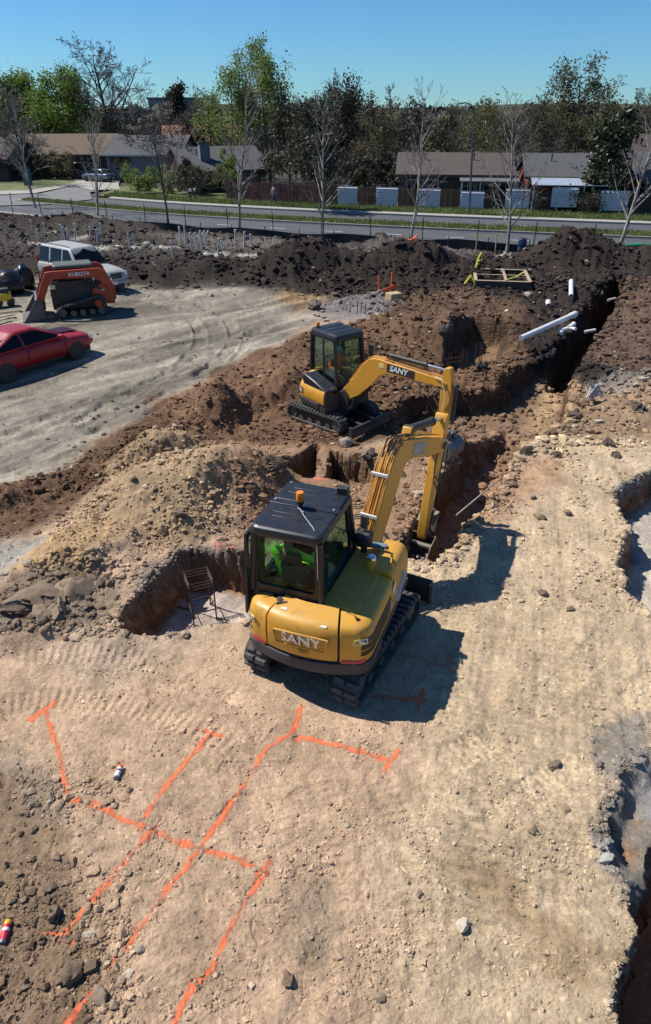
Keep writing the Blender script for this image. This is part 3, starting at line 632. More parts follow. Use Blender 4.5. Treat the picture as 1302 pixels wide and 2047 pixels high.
# ---------------------------------------------------------------- loose stones and clods: nobody could count them
def ico(sub):
    bm = bmesh.new(); bmesh.ops.create_icosphere(bm, subdivisions=sub, radius=1.0)
    v = np.array([q.co[:] for q in bm.verts]); f = np.array([[q.index for q in p.verts] for p in bm.faces]); bm.free(); return v, f
IV, IF = ico(1); IV2, IF2 = ico(2)
def stones(n, name, pick, smin, smax, pw, iv=IV, iff=IF, tone=(.7, 1.35), white=.04, sharp=.28, dens=.0, inpit=.2):
    a = RS.rand(n * 4) ; b = RS.rand(n * 4)
    px, py = pick(a, b); y_ = np.array([G(651, q)[1] for q in py]); x_ = (px - 651) / FPX * depth(y_)
    hh, g0, pt, rg = surface(x_, y_)
    cl = perlin(x_ * 1.1, y_ * 1.1, 201) + .6 * perlin(x_ * 3.1, y_ * 3.1, 202)
    keep = (pt < inpit) & (RS.rand(len(x_)) < np.clip(dens + .28 + cl * .7 + (rg - .02) * 5, .03, 1)) & (y_ - road(x_) < -7.6) & ((sdf(x_, y_, ROADW) > -.3) | (RS.rand(len(x_)) < .25))
    x_, y_, hh, g0, pt = [q[keep][:n] for q in (x_, y_, hh, g0, pt)]; n = len(x_)
    s = smin * (1 - RS.rand(n) * (1 - (smin / smax) ** pw)) ** (-1 / pw)
    s = np.maximum(s, depth(y_) / FPX * .9)
    sh = 1 + sharp * RS.randn(n, len(iv)); sc3 = np.stack([.8 + .5 * RS.rand(n), .65 + .4 * RS.rand(n), .45 + .4 * RS.rand(n)], 1)
    P = iv[None] * sh[:, :, None] * sc3[:, None, :]; ang = RS.rand(n) * 6.28; ca, sa = np.cos(ang)[:, None], np.sin(ang)[:, None]
    Q = np.stack([P[:, :, 0] * ca - P[:, :, 1] * sa, P[:, :, 0] * sa + P[:, :, 1] * ca, P[:, :, 2]], 2) * s[:, None, None]
    Q += np.stack([x_, y_, hh + s * .18], 1)[:, None, :]
    c = soilcol(x_, y_, hh, g0, pt) * (tone[0] + (tone[1] - tone[0]) * RS.rand(n))[:, None]
    wmask = RS.rand(n) < white; c[wmask] = np.array((.47, .39, .285)) * (.7 + .4 * RS.rand(wmask.sum()))[:, None]
    FF = (iff[None] + (np.arange(n) * len(iv))[:, None, None]).reshape(-1, 3)
    o = npmesh(name, Q.reshape(-1, 3), FF, M['soil_stone'], None, False, np.repeat(c, len(iv), 0))
    return tag(o, kind='stuff')
def stonemat():
    m, nt, p, out = nodes('soil_stone'); L = nt.links.new
    geo = nt.nodes.new('ShaderNodeNewGeometry'); at = N(nt, 'ShaderNodeAttribute', attribute_name='soil')
    n = N(nt, 'ShaderNodeTexNoise', Scale=35.0, Detail=6.0, Roughness=.7); L(geo.outputs['Position'], n.inputs['Vector'])
    L(mixc(nt, 1.0, at.outputs['Color'], ramp(nt, n.outputs[0], .3, .7, .72, 1.25), 'MULTIPLY'), p.inputs['Base Color']); p.inputs['Roughness'].default_value = .95
    p.inputs['Specular IOR Level'].default_value = .2
    b = N(nt, 'ShaderNodeBump', Strength=.7, Distance=.015); L(n.outputs[0], b.inputs['Height']); L(b.outputs[0], p.inputs['Normal']); return m
M['soil_stone'] = stonemat()
stones(16000, 'gravel', lambda a, b: (-60 + 1420 * a, 1150 + 1000 * b), .006, .032, 1.9)
stones(7000, 'gravel', lambda a, b: (-60 + 1420 * a, 800 + 420 * b), .012, .06, 1.8)
stones(2600, 'gravel', lambda a, b: (120 + 480 * a, 880 + 240 * b), .015, .065, 1.9)
stones(2600, 'clods', lambda a, b: (-60 + 320 * a, 1560 + 560 * b), .008, .07, 1.5, IV, IF, (.6, 1.15), .03)
stones(3000, 'clods', lambda a, b: (60 + 800 * a, 660 + 420 * b), .025, .11, 1.7, IV, IF, (.65, 1.4), .03)
stones(5200, 'clods', lambda a, b: (600 + 760 * a, 560 + 330 * b), .035, .17, 1.7, IV, IF, (.7, 1.5), .02)
stones(6500, 'clods', lambda a, b: (-60 + 1420 * a, 425 + 170 * b), .05, .24, 1.8, IV, IF, (.75, 1.7), .012)
stones(900, 'clods', lambda a, b: (-60 + 460 * a, 1130 + 150 * b), .02, .12, 1.4, IV2, IF2, (.6, 1.2), .03, .14)
def rim(name_, n, off):
    p = PITW[name_][0]; L_ = [math.hypot(p[k][0] - p[k - 1][0], p[k][1] - p[k - 1][1]) for k in range(len(p))]; cs = np.cumsum(L_) / sum(L_)
    def f(a, b):
        k = np.searchsorted(cs, a * .9999); lo = np.where(k > 0, cs[k - 1], 0); t = (a - lo) / (cs[k] - lo); q = np.array(p); A = q[k - 1]; B_ = q[k]
        w = A + (B_ - A) * t[:, None] + (off * (RS.randn(len(a), 2)))
        x_, y_ = w[:, 0], w[:, 1]; dp = depth(y_); return 651 + FPX * x_ / dp, 1023.5 - FPX * (y_ * math.sin(TH) - CZ * math.cos(TH)) / dp
    return f
stones(260, 'clods', rim('column', 260, .12), .012, .09, 1.5, IV, IF, (.6, 1.3), .02, .16, .6)
stones(900, 'clods', rim('trench', 900, .16), .02, .14, 1.5, IV, IF, (.6, 1.3), .02, .16, .6)
stones(900, 'clods', lambda a, b: (800 + 340 * a, 725 + 190 * b), .03, .2, 1.5, IV2, IF2, (.55, 1.3), .01, .18, .3, 2.0)
stones(260, 'clods', lambda a, b: (800 + 240 * a, 830 + 270 * b), .02, .11, 1.5, IV, IF, (.55, 1.3), .01, .2, .3, 2.0)
stones(600, 'clods', rim('bench', 600, .22), .03, .18, 1.5, IV2, IF2, (.6, 1.3), .01, .16, .6)
stones(800, 'clods', rim('narrow', 800, .25), .04, .2, 1.5, IV, IF, (.6, 1.3), .01, .16, .6)
stones(500, 'clods', rim('edge_right', 500, .12), .015, .1, 1.5, IV2, IF2, (.5, 1.2), .02, .16, .6)
stones(600, 'clods', rim('shelf', 600, .1), .01, .09, 1.5, IV, IF, (.6, 1.3), .05, .16, .6)
stones(900, 'clods', rim('corner', 900, .09), .008, .06, 1.6, IV, IF, (.6, 1.3), .05, .16, .6)
# single stones and lumps one can point to
ROCKM = {}
def rock(px, py, size, col, label, name='rock', flat=.6, seed=0, group=None, cat='rock', tilt=0.0, rough=.18, sub=3):
    x_, y_ = G(px, py); v, f = ico(sub); k = v * 1.6 + seed * 7.3
    d = 1 + rough * 1.5 * (perlin(k[:, 0] + k[:, 2] * .7, k[:, 1] - k[:, 2] * .6, seed)) + rough * .7 * perlin(k[:, 0] * 2.6 - k[:, 2], k[:, 1] * 2.6 + k[:, 2] * 2, seed + 3) + rough * .3 * perlin(k[:, 0] * 6, k[:, 1] * 6 + k[:, 2] * 5, seed + 4)
    q = v * d[:, None]; r2 = np.random.RandomState(seed + 1)
    for _ in range(9):     # cleaved faces
        nrm = r2.randn(3); nrm /= np.linalg.norm(nrm); t = q @ nrm; lim = .62 + .25 * r2.rand(); over = np.clip(t - lim, 0, None); q = q - over[:, None] * nrm * .92
    q *= np.array((1, .8, flat)) * size
    key = tuple(round(c, 3) for c in col)
    if key not in ROCKM: ROCKM[key] = pmat('rock', col, .95, var=.28, scale=5 / max(size, .05) * .3, bump=.6, bscale=18 / max(size, .05) * .2, dust=.5, dcol=(.36, .26, .17) if y_ < 14 else (.12, .09, .07))
    o = npmesh(name, q, f, ROCKM[key], None, True); o.data.set_sharp_from_angle(angle=R(32))
    o.location = (x_, y_, H(x_, y_) + size * flat * .45); o.rotation_euler = (tilt, tilt * .5, seed * 1.7)
    return tag(o, label, cat, group)
LUMPS = [
    (925, 1852, .10, (.55, .50, .44), 'pale angular limestone chunk lying alone in the right foreground'),
    (1200, 1528, .07, (.13, .12, .115), 'rounded dark grey cobble on the tan ground near the right edge'),
    (280, 1898, .055, (.30, .28, .25), 'grey pebble sitting at the broken end of the longest paint line'),
    (200, 1992, .11, (.22, .185, .15), 'grey brown rock on the paint line near the bottom edge'),
    (110, 1828, .11, (.11, .08, .055), 'dark clod just above the T end of the short paint stroke'),
    (148, 1948, .14, (.11, .082, .055), 'largest dark clod in the lower left corner'),
    (100, 1775, .08, (.10, .075, .052), 'dark crumbly clod above the red paint can'),
    (62, 1718, .06, (.20, .15, .10), 'brown clod higher up the left edge'),
    (1060, 1660, .08, (.32, .24, .155), 'tan lump among the row of stones right of the centre'),
    (1130, 1620, .07, (.30, .24, .16), 'tan stone beside the broken grey edge'),
    (1110, 1530, .10, (.14, .11, .085), 'dark lumpy clod above the row of tan stones'),
    (760, 1990, .06, (.30, .235, .165), 'tan cobble at the bottom middle'),
    (650, 1990, .05, (.27, .21, .15), 'smaller tan cobble left of the bottom middle one'),
    (575, 1962, .075, (.15, .11, .08), 'brown clod pair beside the dark smear'),
    (838, 1790, .05, (.22, .18, .14), 'small grey stone above the limestone chunk'),
    (1140, 1222, .07, (.12, .10, .085), 'dark stone alone on the tan flat right of the boom shadow'),
    (1085, 1190, .10, (.15, .125, .105), 'pair of grey crumbs on the tan flat'),
    (1080, 1035, .14, (.22, .165, .115), 'broken brown clod right of the arm shadow'),
    (1135, 1028, .11, (.19, .145, .105), 'flat brown clod beside the broken one'),
    (1065, 995, .10, (.23, .225, .22), 'light grey crumbling clod on the flat'),
    (1050, 908, .26, (.085, .065, .05), 'big dark clod on the right trench rim'),
    (1115, 912, .20, (.085, .065, .05), 'low dark clod between the trench and the right mound'),
    (1215, 890, .27, (.075, .06, .05), 'dark folded clod in front of the right mound'),
    (1230, 912, .2, (.08, .062, .05), 'smaller dark clod under the folded one'),
    (1100, 870, .3, (.19, .125, .085), 'reddish brown block on the sandy ramp'),
    (1150, 838, .3, (.10, .075, .058), 'dark block on the edge of the wide cut'),
    (1270, 835, .33, (.11, .09, .075), 'grey brown boulder at the right edge below the bright pipe dirt'),
    (430, 862, .2, (.13, .085, .06), 'dark brown lump on top of the brown bank'),
    (405, 800, .28, (.16, .10, .068), 'brown clod on the haul road side of the bank'),
    (495, 755, .22, (.15, .095, .065), 'brown clod halfway along the bank'),
    (545, 965, .34, (.13, .09, .065), 'big dark lump behind the cab roof'),
    (362, 968, .12, (.40, .33, .25), 'pale long stone on the gravel mound'),
    (235, 945, .15, (.28, .22, .16), 'brown stone high on the gravel mound'),
    (335, 993, .07, (.52, .46, .38), 'small cream stone on the gravel mound'),
    (290, 1035, .085, (.50, .42, .32), 'cream stone at the foot of the gravel mound'),
    (360, 1062, .16, (.13, .10, .075), 'dark clod between the gravel mound and the pit'),
    (275, 1018, .1, (.30, .24, .17), 'rounded tan stone low on the gravel mound'),
    (215, 1040, .11, (.34, .28, .20), 'tan stone left of the mound foot'),
    (155, 1185, .42, (.24, .19, .14), 'flat slab of dried mud tilted over a dark hollow'),
    (85, 1215, .5, (.15, .12, .09), 'wide dark slab of mud at the left edge'),
    (88, 1250, .22, (.23, .18, .13), 'upright grey block under the mud slabs'),
    (118, 1240, .22, (.19, .155, .12), 'grey block leaning beside the upright one'),
    (20, 1265, .10, (.13, .115, .10), 'dark stone at the far left below the slabs'),
    (170, 1218, .16, (.10, .085, .07), 'black clod right of the mud slabs'),
    (190, 1142, .1, (.13, .105, .08), 'dark crumb on the small yellow mound'),
    (290, 1135, .08, (.13, .11, .09), 'dark crumb left of the column pit'),
    (690, 890, .33, (.30, .28, .26), 'pale grey crusted block in front of the small dozer blade'),
    (735, 915, .3, (.20, .165, .135), 'grey brown block right of the crusted one'),
    (640, 800, .17, (.24, .16, .11), 'brown clod beside the small excavator track'),
    (960, 755, .35, (.09, .07, .056), 'dark lump on the middle block of earth'),
    (960, 742, .3, (.34, .33, .33), 'light grey chunk lying on the dark block of earth'),
    (885, 700, .3, (.07, .055, .047), 'dark lump left of the footing pit'),
    (1030, 720, .3, (.10, .075, .056), 'brown lump above the wide cut'),
    (990, 535, .5, (.05, .042, .038), 'black clod left of the timber form'),
    (1120, 565, .3, (.06, .05, .043), 'black clod right of the timber form'),
    (630, 620, .4, (.13, .115, .10), 'grey lump near the rebar stubs'),
    (805, 528, .45, (.12, .11, .10), 'grey clod in the middle of the dark far soil'),
    (1170, 500, .5, (.035, .03, .028), 'black clod on the tall dark heap'),
]
for k, (a, b, s, c, lab) in enumerate(LUMPS):
    rock(a, b, s * (.72 if b < 960 and b > 700 else 1), (c[0] * 1.05, c[1] * .95, c[2] * .85) if b > 700 else c, lab, 'rock' if c[0] > .21 else 'clod', .62 if 'slab' not in lab else .42, 300 + k * 7, cat='rock' if c[0] > .21 else 'clod', tilt=.35 if 'slab' in lab else .1, sub=4 if s > .15 else 3, rough=.18 if c[0] > .21 else .42)
# ---------------------------------------------------------------- machine materials
M['yellow'] = pmat('yellow_paint', (.64, .315, .028), .40, var=.10, scale=3, grime=.5, dust=.28, dcol=(.42, .31, .20), bump=.05, bscale=15)
M['yellow_deep'] = pmat('yellow_recess_shade', (.53, .265, .028), .45, var=.12, scale=5, dust=.3, dcol=(.40, .29, .18))  # darker copy of the yellow paint; recess shade put into the colour
M['mini_yellow'] = pmat('orange_yellow_paint', (.68, .32, .028), .4, var=.10, scale=4, grime=.5, dust=.28, dcol=(.40, .29, .18))
M['cab_black'] = pmat('cab_black', (.012, .0135, .019), .40, var=.2, scale=5, dust=.10, dcol=(.18, .17, .16))
M['black'] = pmat('black_steel', (.018, .018, .019), .5, var=.25, scale=6, dust=.35, dcol=(.22, .18, .14))
M['cw'] = pmat('counterweight_grey', (.035, .036, .042), .55, var=.3, scale=5, dust=.5, dcol=(.19, .17, .15), bump=.2, bscale=12)
M['rubber'] = pmat('track_rubber', (.035, .035, .036), .8, var=.3, scale=5, dust=.75, dcol=(.23, .205, .175), bump=.3)
M['rubber_clean'] = pmat('hose_rubber', (.016, .016, .017), .45, var=.2, scale=9, dust=.15)
M['steel'] = pmat('dirty_steel', (.16, .145, .13), .5, .6, var=.3, scale=7, dust=.6, dcol=(.23, .18, .13))
M['chrome'] = pmat('chrome', (.75, .77, .80), .12, 1.0, var=.05)
M['badge'] = pmat('badge_silver', (.62, .64, .67), .25, .7, var=.1, scale=20)
M['hose'] = pmat('hose_orange', (.62, .27, .035), .5, var=.2, scale=9, dust=.3)
M['clamp'] = pmat('white_clamp', (.75, .74, .70), .5, var=.12, scale=20, dust=.2)
M['beacon'] = pmat('beacon_amber', (.85, .24, .01), .15, coat=.6, var=.08)
M['red_lens'] = pmat('red_lens', (.42, .018, .03), .2, coat=.5, var=.15)
M['white'] = pmat('white_paint', (.78, .78, .76), .45, var=.08)
M['decal_y'] = pmat('decal_yellow', (.80, .66, .22), .5, var=.05)
M['orange_decal'] = pmat('orange_decal', (.75, .16, .03), .5, var=.05)
M['glass'] = glassmat('tinted_glass', (.76, .88, .82), .0)
M['glass_dark'] = glassmat('dark_glass', (.10, .12, .13), .06)
M['seat'] = pmat('seat_vinyl', (.02, .021, .024), .6, var=.2)
M['vest'] = pmat('hi_vis_lime', (.42, 1.0, .06), .7, var=.15, scale=14)
M['vest_o'] = pmat('hi_vis_orange', (.90, .16, .03), .7, var=.15, scale=14)
M['skin'] = pmat('skin', (.42, .24, .16), .6, var=.1, scale=20)
M['denim'] = pmat('denim', (.05, .065, .10), .85, var=.25, scale=20)
M['cap'] = pmat('cap_white', (.6, .6, .58), .6, var=.1)
M['hair'] = pmat('hair', (.025, .018, .014), .7, var=.3, scale=30)
M['eye'] = pmat('eye', (.05, .04, .035), .2)
M['shirt'] = pmat('shirt_grey', (.22, .23, .26), .85, var=.2, scale=20)
def text(s, size, mat, parent, loc, rot, name='lettering', ext=.004, off=.0, shear=.0, sx=1.0, align='CENTER', bend=0):
    c = bpy.data.curves.new(name, 'FONT'); c.body = s; c.size = size; c.extrude = ext; c.offset = off; c.shear = shear
    c.align_x = align; c.align_y = 'CENTER'; c.resolution_u = 3; c.materials.append(mat)
    t = bpy.data.objects.new('tmp', c); COL.objects.link(t); dg = bpy.context.evaluated_depsgraph_get()
    me = bpy.data.meshes.new_from_object(t.evaluated_get(dg)); bpy.data.objects.remove(t); me.name = name
    for v in me.vertices:
        v.co.x *= sx
        if bend: a = v.co.x / bend; q = bend + v.co.z; v.co.x = q * math.sin(a); v.co.z = q * math.cos(a) - bend
    if not me.materials: me.materials.append(mat)
    return place(link(bpy.data.objects.new(name, me), parent), loc, rot)
def skin_mesh(name, joints, edges, mat, parent, sub=2, root=0):
    """one continuous surface grown round a jointed skeleton"""
    me = bpy.data.meshes.new(name); me.from_pydata([j[:3] for j in joints], edges, []); o = bpy.data.objects.new(name, me); COL.objects.link(o)
    s = o.modifiers.new('skin', 'SKIN'); s.use_smooth_shade = True
    for i, j in enumerate(joints):
        r = j[3] if hasattr(j[3], '__len__') else (j[3], j[3]); me.skin_vertices[0].data[i].radius = r; me.skin_vertices[0].data[i].use_root = (i == root)
    b = o.modifiers.new('sub', 'SUBSURF'); b.levels = sub; b.render_levels = sub
    dg = bpy.context.evaluated_depsgraph_get(); me2 = bpy.data.meshes.new_from_object(o.evaluated_get(dg)); bpy.data.objects.remove(o)
    me2.name = name; me2.materials.clear(); me2.materials.append(mat); me2.polygons.foreach_set('use_smooth', [True] * len(me2.polygons))
    return link(bpy.data.objects.new(name, me2), parent)
def lerp(a, b, t): return tuple(a[i] + (b[i] - a[i]) * t for i in range(3))
def person(label, loc, rz, pose, top, legs, head=None, sub=1, vest=None):
    """pose: dict of joints in metres; x forward, y left, z up"""
    t = thing('person', label, 'person', loc, rz); P_ = pose
    J = []; E_ = []
    def j(p, r): J.append((*p, r)); return len(J) - 1
    pel = j(P_['pelvis'], (.15, .11)); wa = j(lerp(P_['pelvis'], P_['chest'], .5), (.135, .10)); ch = j(P_['chest'], (.165, .115)); nk = j(P_['neck'], .058); hb = j(lerp(P_['neck'], P_['head'], .55), .075); hd = j(P_['head'], (.085, .10)); ht = j(tuple(np.array(P_['head']) + (0, 0, .09)), .06)
    E_ += [(pel, wa), (wa, ch), (ch, nk), (nk, hb), (hb, hd), (hd, ht)]
    cl = [[], []]
    for s in ('l', 'r'):
        sh = j(P_['sho_' + s], .062); el = j(P_['elb_' + s], .046); wr = j(P_['wri_' + s], .030)
        dv = np.array(P_['wri_' + s]) - np.array(P_['elb_' + s]); dv = dv / np.linalg.norm(dv)
        pm = j(tuple(np.array(P_['wri_' + s]) + dv * .06), (.040, .018)); E_ += [(ch, sh), (sh, el), (el, wr), (wr, pm)]
        sd = np.cross(dv, (0, 0, 1)); sd = sd / (np.linalg.norm(sd) + 1e-9); dn = np.array((0, 0, -1.0))
        base = np.array(J[pm][:3])
        for q, L_ in ((-1.5, .062), (-.5, .075), (.5, .080), (1.5, .070)):
            a = base + sd * q * .019 + dv * .03; b = a + dv * L_ * .5 + dn * .012; c = b + dv * L_ * .25 + dn * .035
            i0 = j(tuple(a), .0095); i1 = j(tuple(b), .0088); i2 = j(tuple(c), .0075); E_ += [(pm, i0), (i0, i1), (i1, i2)]
        a = base + sd * .03 * (1 if s == 'r' else -1); b = a + dv * .035 + dn * .02; i0 = j(tuple(a), .011); i1 = j(tuple(b), .009); E_ += [(pm, i0), (i0, i1)]
        hp = j(P_['hip_' + s], .085); kn = j(P_['kne_' + s], .062); an = j(P_['ank_' + s], .042); to = j(P_['toe_' + s], (.045, .03)); E_ += [(pel, hp), (hp, kn), (kn, an), (an, to)]
    body = skin_mesh('body', J, E_, M['skin'], t, 1)
    P2 = lambda k: P_[k]
    c0 = [(*P2('pelvis'), (.165, .125)), (*lerp(P2('pelvis'), P2('chest'), .5), (.16, .125)), (*P2('chest'), (.185, .135)), (*lerp(P2('chest'), P2('neck'), .75), (.085, .08))]
    e0 = [(0, 1), (1, 2), (2, 3)]
    for s in ('l', 'r'):
        n = len(c0); c0 += [(*P2('sho_' + s), .078), (*P2('elb_' + s), .060), (*lerp(P2('elb_' + s), P2('wri_' + s), .93), .044)]; e0 += [(2, n), (n, n + 1), (n + 1, n + 2)]
    skin_mesh('jacket', c0, e0, top, t, 1)
    c1 = [(*P2('pelvis'), (.168, .13))]; e1 = []
    for s in ('l', 'r'):
        n = len(c1); c1 += [(*P2('hip_' + s), .10), (*P2('kne_' + s), .076), (*lerp(P2('kne_' + s), P2('ank_' + s), .95), .058)]; e1 += [(0, n), (n, n + 1), (n + 1, n + 2)]
        sh = skin_mesh('boot', [(*P2('ank_' + s), .052), (*lerp(P2('ank_' + s), P2('toe_' + s), .35), (.052, .045)), (*P2('toe_' + s), (.05, .035))], [(0, 1), (1, 2)], M['seat'], t, 1)
    skin_mesh('trousers', c1, e1, legs, t, 1)
    hx, hy, hz = P_['head']; fd = P_.get('face', 0.0); cf, sf = math.cos(fd), math.sin(fd)
    def hp_(a, b, c): return (hx + a * cf - b * sf, hy + a * sf + b * cf, hz + c)
    for b in (-.034, .034): m = MB(); m.lathe([(.001, -.012), (.011, -.006), (.011, .006), (.001, .012)], hp_(.088, b, .0), 8); m.build('eye', M['eye'], t)
    m = MB(); m.add([hp_(.085, 0, .012), hp_(.118, 0, -.034), hp_(.085, -.018, -.036), hp_(.085, .018, -.036)], [(0, 1, 2), (0, 3, 1), (1, 3, 2)]); m.build('nose', M['skin'], t)
    m = MB(); m.box(hp_(.088, 0, -.06), (.012, .044, .010), (0, 0, fd)); m.build('mouth', pmat('lips', (.32, .13, .10), .6), t)
    for b in (-.088, .088): m = MB(); m.lathe([(.004, -.028), (.016, -.014), (.018, .012), (.006, .028)], hp_(-.005, b, -.01), 8); m.build('ear', M['skin'], t)
    if head is not None:
        m = MB(); m.lathe([(.107, .03), (.112, .05), (.105, .09), (.08, .13), (.03, .15), (.002, .152)], (hx, hy, hz), 16)
        m.prism([hp_(.06, -.08, 0)[:2], hp_(.17, -.06, 0)[:2], hp_(.185, 0, 0)[:2], hp_(.17, .06, 0)[:2], hp_(.06, .08, 0)[:2]], hz + .03, hz + .042, 'xy'); m.build('cap', head, t)
    else:
        m = MB(); m.lathe([(.09, .0), (.104, .04), (.098, .09), (.07, .125), (.002, .14)], (hx - .012, hy, hz), 16); m.build('hair', M['hair'], t)
    return t
def crawler(root, L, W, Hh, y, pads, parent_mat='rubber', side=1, name='track', rot=0.0, loc=None, rr=None):
    """rubber belt with grouser pads, sprocket, idler and rollers; x along travel"""
    r = Hh / 2 - .035; hl = L / 2 - Hh / 2; k = 14
    loop = [(hl + r * math.cos(a), r + .035 + r * math.sin(a)) for a in np.linspace(-math.pi / 2, math.pi / 2, k)] + [(-hl + r * math.cos(a), r + .035 + r * math.sin(a)) for a in np.linspace(math.pi / 2, 3 * math.pi / 2, k)]
    inn = [(hl + (r - .05) * math.cos(a), r + .035 + (r - .05) * math.sin(a)) for a in np.linspace(-math.pi / 2, math.pi / 2, k)] + [(-hl + (r - .05) * math.cos(a), r + .035 + (r - .05) * math.sin(a)) for a in np.linspace(math.pi / 2, 3 * math.pi / 2, k)]
    m = MB(); n = len(loop)
    for a in range(n):
        b = (a + 1) % n
        q = [(loop[a][0], y - W / 2, loop[a][1]), (loop[b][0], y - W / 2, loop[b][1]), (loop[b][0], y + W / 2, loop[b][1]), (loop[a][0], y + W / 2, loop[a][1]),
             (inn[a][0], y - W / 2, inn[a][1]), (inn[b][0], y - W / 2, inn[b][1]), (inn[b][0], y + W / 2, inn[b][1]), (inn[a][0], y + W / 2, inn[a][1])]
        m.add(q, [(0, 1, 2, 3), (7, 6, 5, 4), (0, 4, 5, 1), (3, 2, 6, 7)])
    tr = m.build(name, M[parent_mat], root, loc=loc, rot=(0, 0, rot))
    per = 4 * hl + 2 * math.pi * r; pw = per / pads
    pm = MB()   # one pad: two offset lugs with bevelled tops
    for dy, dx in ((-W * .25, -.06 * pw), (W * .25, .06 * pw)):
        pm.box((dx, dy, .02), (pw * .62, W * .46, .045), taper=.86)
    pme = pm.mesh('track_pad', 0); pme.materials.append(M[parent_mat])
    for q in range(pads):
        s = (q + .5) * pw; c = r + .035
        if s < 2 * hl: p, a = (-hl + s, 2 * r + .035), 0
        elif s < 2 * hl + math.pi * r: t = (s - 2 * hl) / r; p, a = (hl + r * math.sin(t), c + r * math.cos(t)), t
        elif s < 4 * hl + math.pi * r: p, a = (hl - (s - 2 * hl - math.pi * r), .035), math.pi
        else: t = (s - 4 * hl - math.pi * r) / r; p, a = (-hl - r * math.sin(t), c - r * math.cos(t)), math.pi + t
        o = link(bpy.data.objects.new('track_pad', pme), tr); o.location = (p[0], y, p[1]); o.rotation_euler = (0, a, 0)
    so_ = y + side * W * .30
    m = MB(); m.prism([(-hl * .96, .12), (hl * .96, .12), (hl * .8, Hh * .78), (-hl * .8, Hh * .78)], y - W * .28, y + W * .28); m.build('track_frame', M['black'], tr, .02)
    for px_, rad, nm in ((hl, r - .06, 'idler'), (-hl, r - .06, 'sprocket')):
        m = MB(); m.lathe([(.02, -W * .36), (rad * .35, -W * .36), (rad * .4, -W * .33), (rad * .95, -W * .33), (rad, -W * .25), (rad, W * .25), (rad * .95, W * .33), (rad * .4, W * .33), (rad * .35, W * .36), (.02, W * .36)], (px_, y, r + .035), 20, 'y'); m.build(nm, M['steel'], tr)
    for q in np.linspace(-hl * .62, hl * .62, 4):
        m = MB(); m.lathe([(.02, -W * .34), (.085, -W * .34), (.085, W * .34), (.02, W * .34)], (q, y, .14), 14, 'y'); m.build('roller', M['steel'], tr)
    return tr
def outline(rear, half, front, cr, bulge, n=10):
    """half-round tail outline, from the right front round the tail to the left front (x fwd, y left)"""
    pts = [(front, -half), (front * .5, -half), (0, -half), (-rear * .4, -half)]
    cx = -rear + bulge + cr
    for a in np.linspace(0, math.pi / 2 - .12, n): pts.append((cx - cr * math.sin(a), -half + cr - cr * math.cos(a)))
    a0 = pts[-1][1]
    for t in np.linspace(0, 1, n + 2)[1:-1]:
        yv = a0 + (-a0 - a0) * t; pts.append((-rear + bulge * (yv / a0) ** 2, yv))
    return pts + [(p[0], -p[1]) for p in reversed(pts[:4 + n])]
def shell(path, prof, i0, i1, gap0=0.0, gap1=0.0):
    """panel swept along outline indexes i0..i1 (floats); prof = list of (inset, z)"""
    P_ = [Vector((*p, 0)) for p in path]
    def at(t):
        k = min(int(t), len(P_) - 2); return P_[k].lerp(P_[k + 1], t - k)
    ts = [i0] + [k for k in range(int(math.floor(i0)) + 1, int(math.ceil(i1)))] + [i1]
    rings = []
    for t in ts:
        p = at(t); d = (at(min(t + .3, len(P_) - 1.001)) - at(max(t - .3, 0))).normalized(); nrm = Vector((-d.y, d.x, 0))
        if nrm.dot(Vector((-.35, 0, 0)) - p) < 0: nrm = -nrm
        rings.append([(p.x + nrm.x * a, p.y + nrm.y * a, z) for a, z in prof])
    m = MB(); m.loft(rings, cap=True, closed=True); return m
# ================================================================ the big excavator
UH, BH = R(8), R(-2)
EX = thing('excavator', 'large yellow excavator with black cab and orange boom hoses, digging in the trench', 'excavator', (BIGC[0], BIGC[1], 0), R(62))
crawler(EX, 2.55, .40, .56, .70, 40, side=1); crawler(EX, 2.55, .40, .56, -.80, 40, side=-1)
m = MB(); m.box((0, -.05, .42), (1.3, 1.2, .30)); m.cyl((0, -.05, .5), (0, -.05, .66), .48, n=28); m.build('undercarriage', M['black'], EX, .02)
m = MB(); m.prism([(1.62, .05), (1.70, .12), (1.66, .25), (1.68, .38), (1.74, .46), (1.69, .47), (1.61, .38), (1.59, .25), (1.60, .1)], -1.03, .93)
m.box((1.62, -1.03, .26), (.12, .03, .42)); m.box((1.62, .93, .26), (.12, .03, .42)); m.bar((.4, -.45, .35), (1.6, -.40, .25), .12, .14); m.bar((.4, .35, .35), (1.6, .30, .25), .12, .14)
m.build('dozer_blade', M['black'], EX, .012)
U = (0, 0, UH)
OUT = outline(1.42, .93, .92, .28, .13)
NO = len(OUT) - 1
m = MB(); m.prism([(p[0] * .955, p[1] * .955) for p in OUT], .70, 1.30, 'xy'); body = m.build('body', M['black'], EX, .02, rot=U)
cwp = shell(OUT, [(.06, .60), (.0, .64), (-.02, .74), (-.01, .83), (.05, .84), (.3, .84), (.3, .60)], 3.0, NO - 3.0); cwo = cwp.build('counterweight', M['cw'], EX, .012, rot=U)
HP = [(.015, .865), (.0, .90), (.0, 1.14), (.008, 1.31), (.03, 1.39), (.075, 1.44), (.17, 1.468), (.44, 1.50), (.47, 1.46), (.06, .9)]
seamL, seamR = NO * .62, NO * .385
rear = shell(OUT, HP, seamR + .12, seamL - .12).build('rear_hood', M['yellow'], EX, .006, rot=U)
HR = [(.015, .845), (.0, .88), (.0, 1.14), (.008, 1.32), (.028, 1.395), (.07, 1.438), (.16, 1.456), (.42, 1.47), (.44, 1.42), (.06, .88)]
rp = shell(OUT, HR, 1.9, seamR - .12); rightp = rp.build('side_panel', M['yellow'], EX, .006, rot=U)
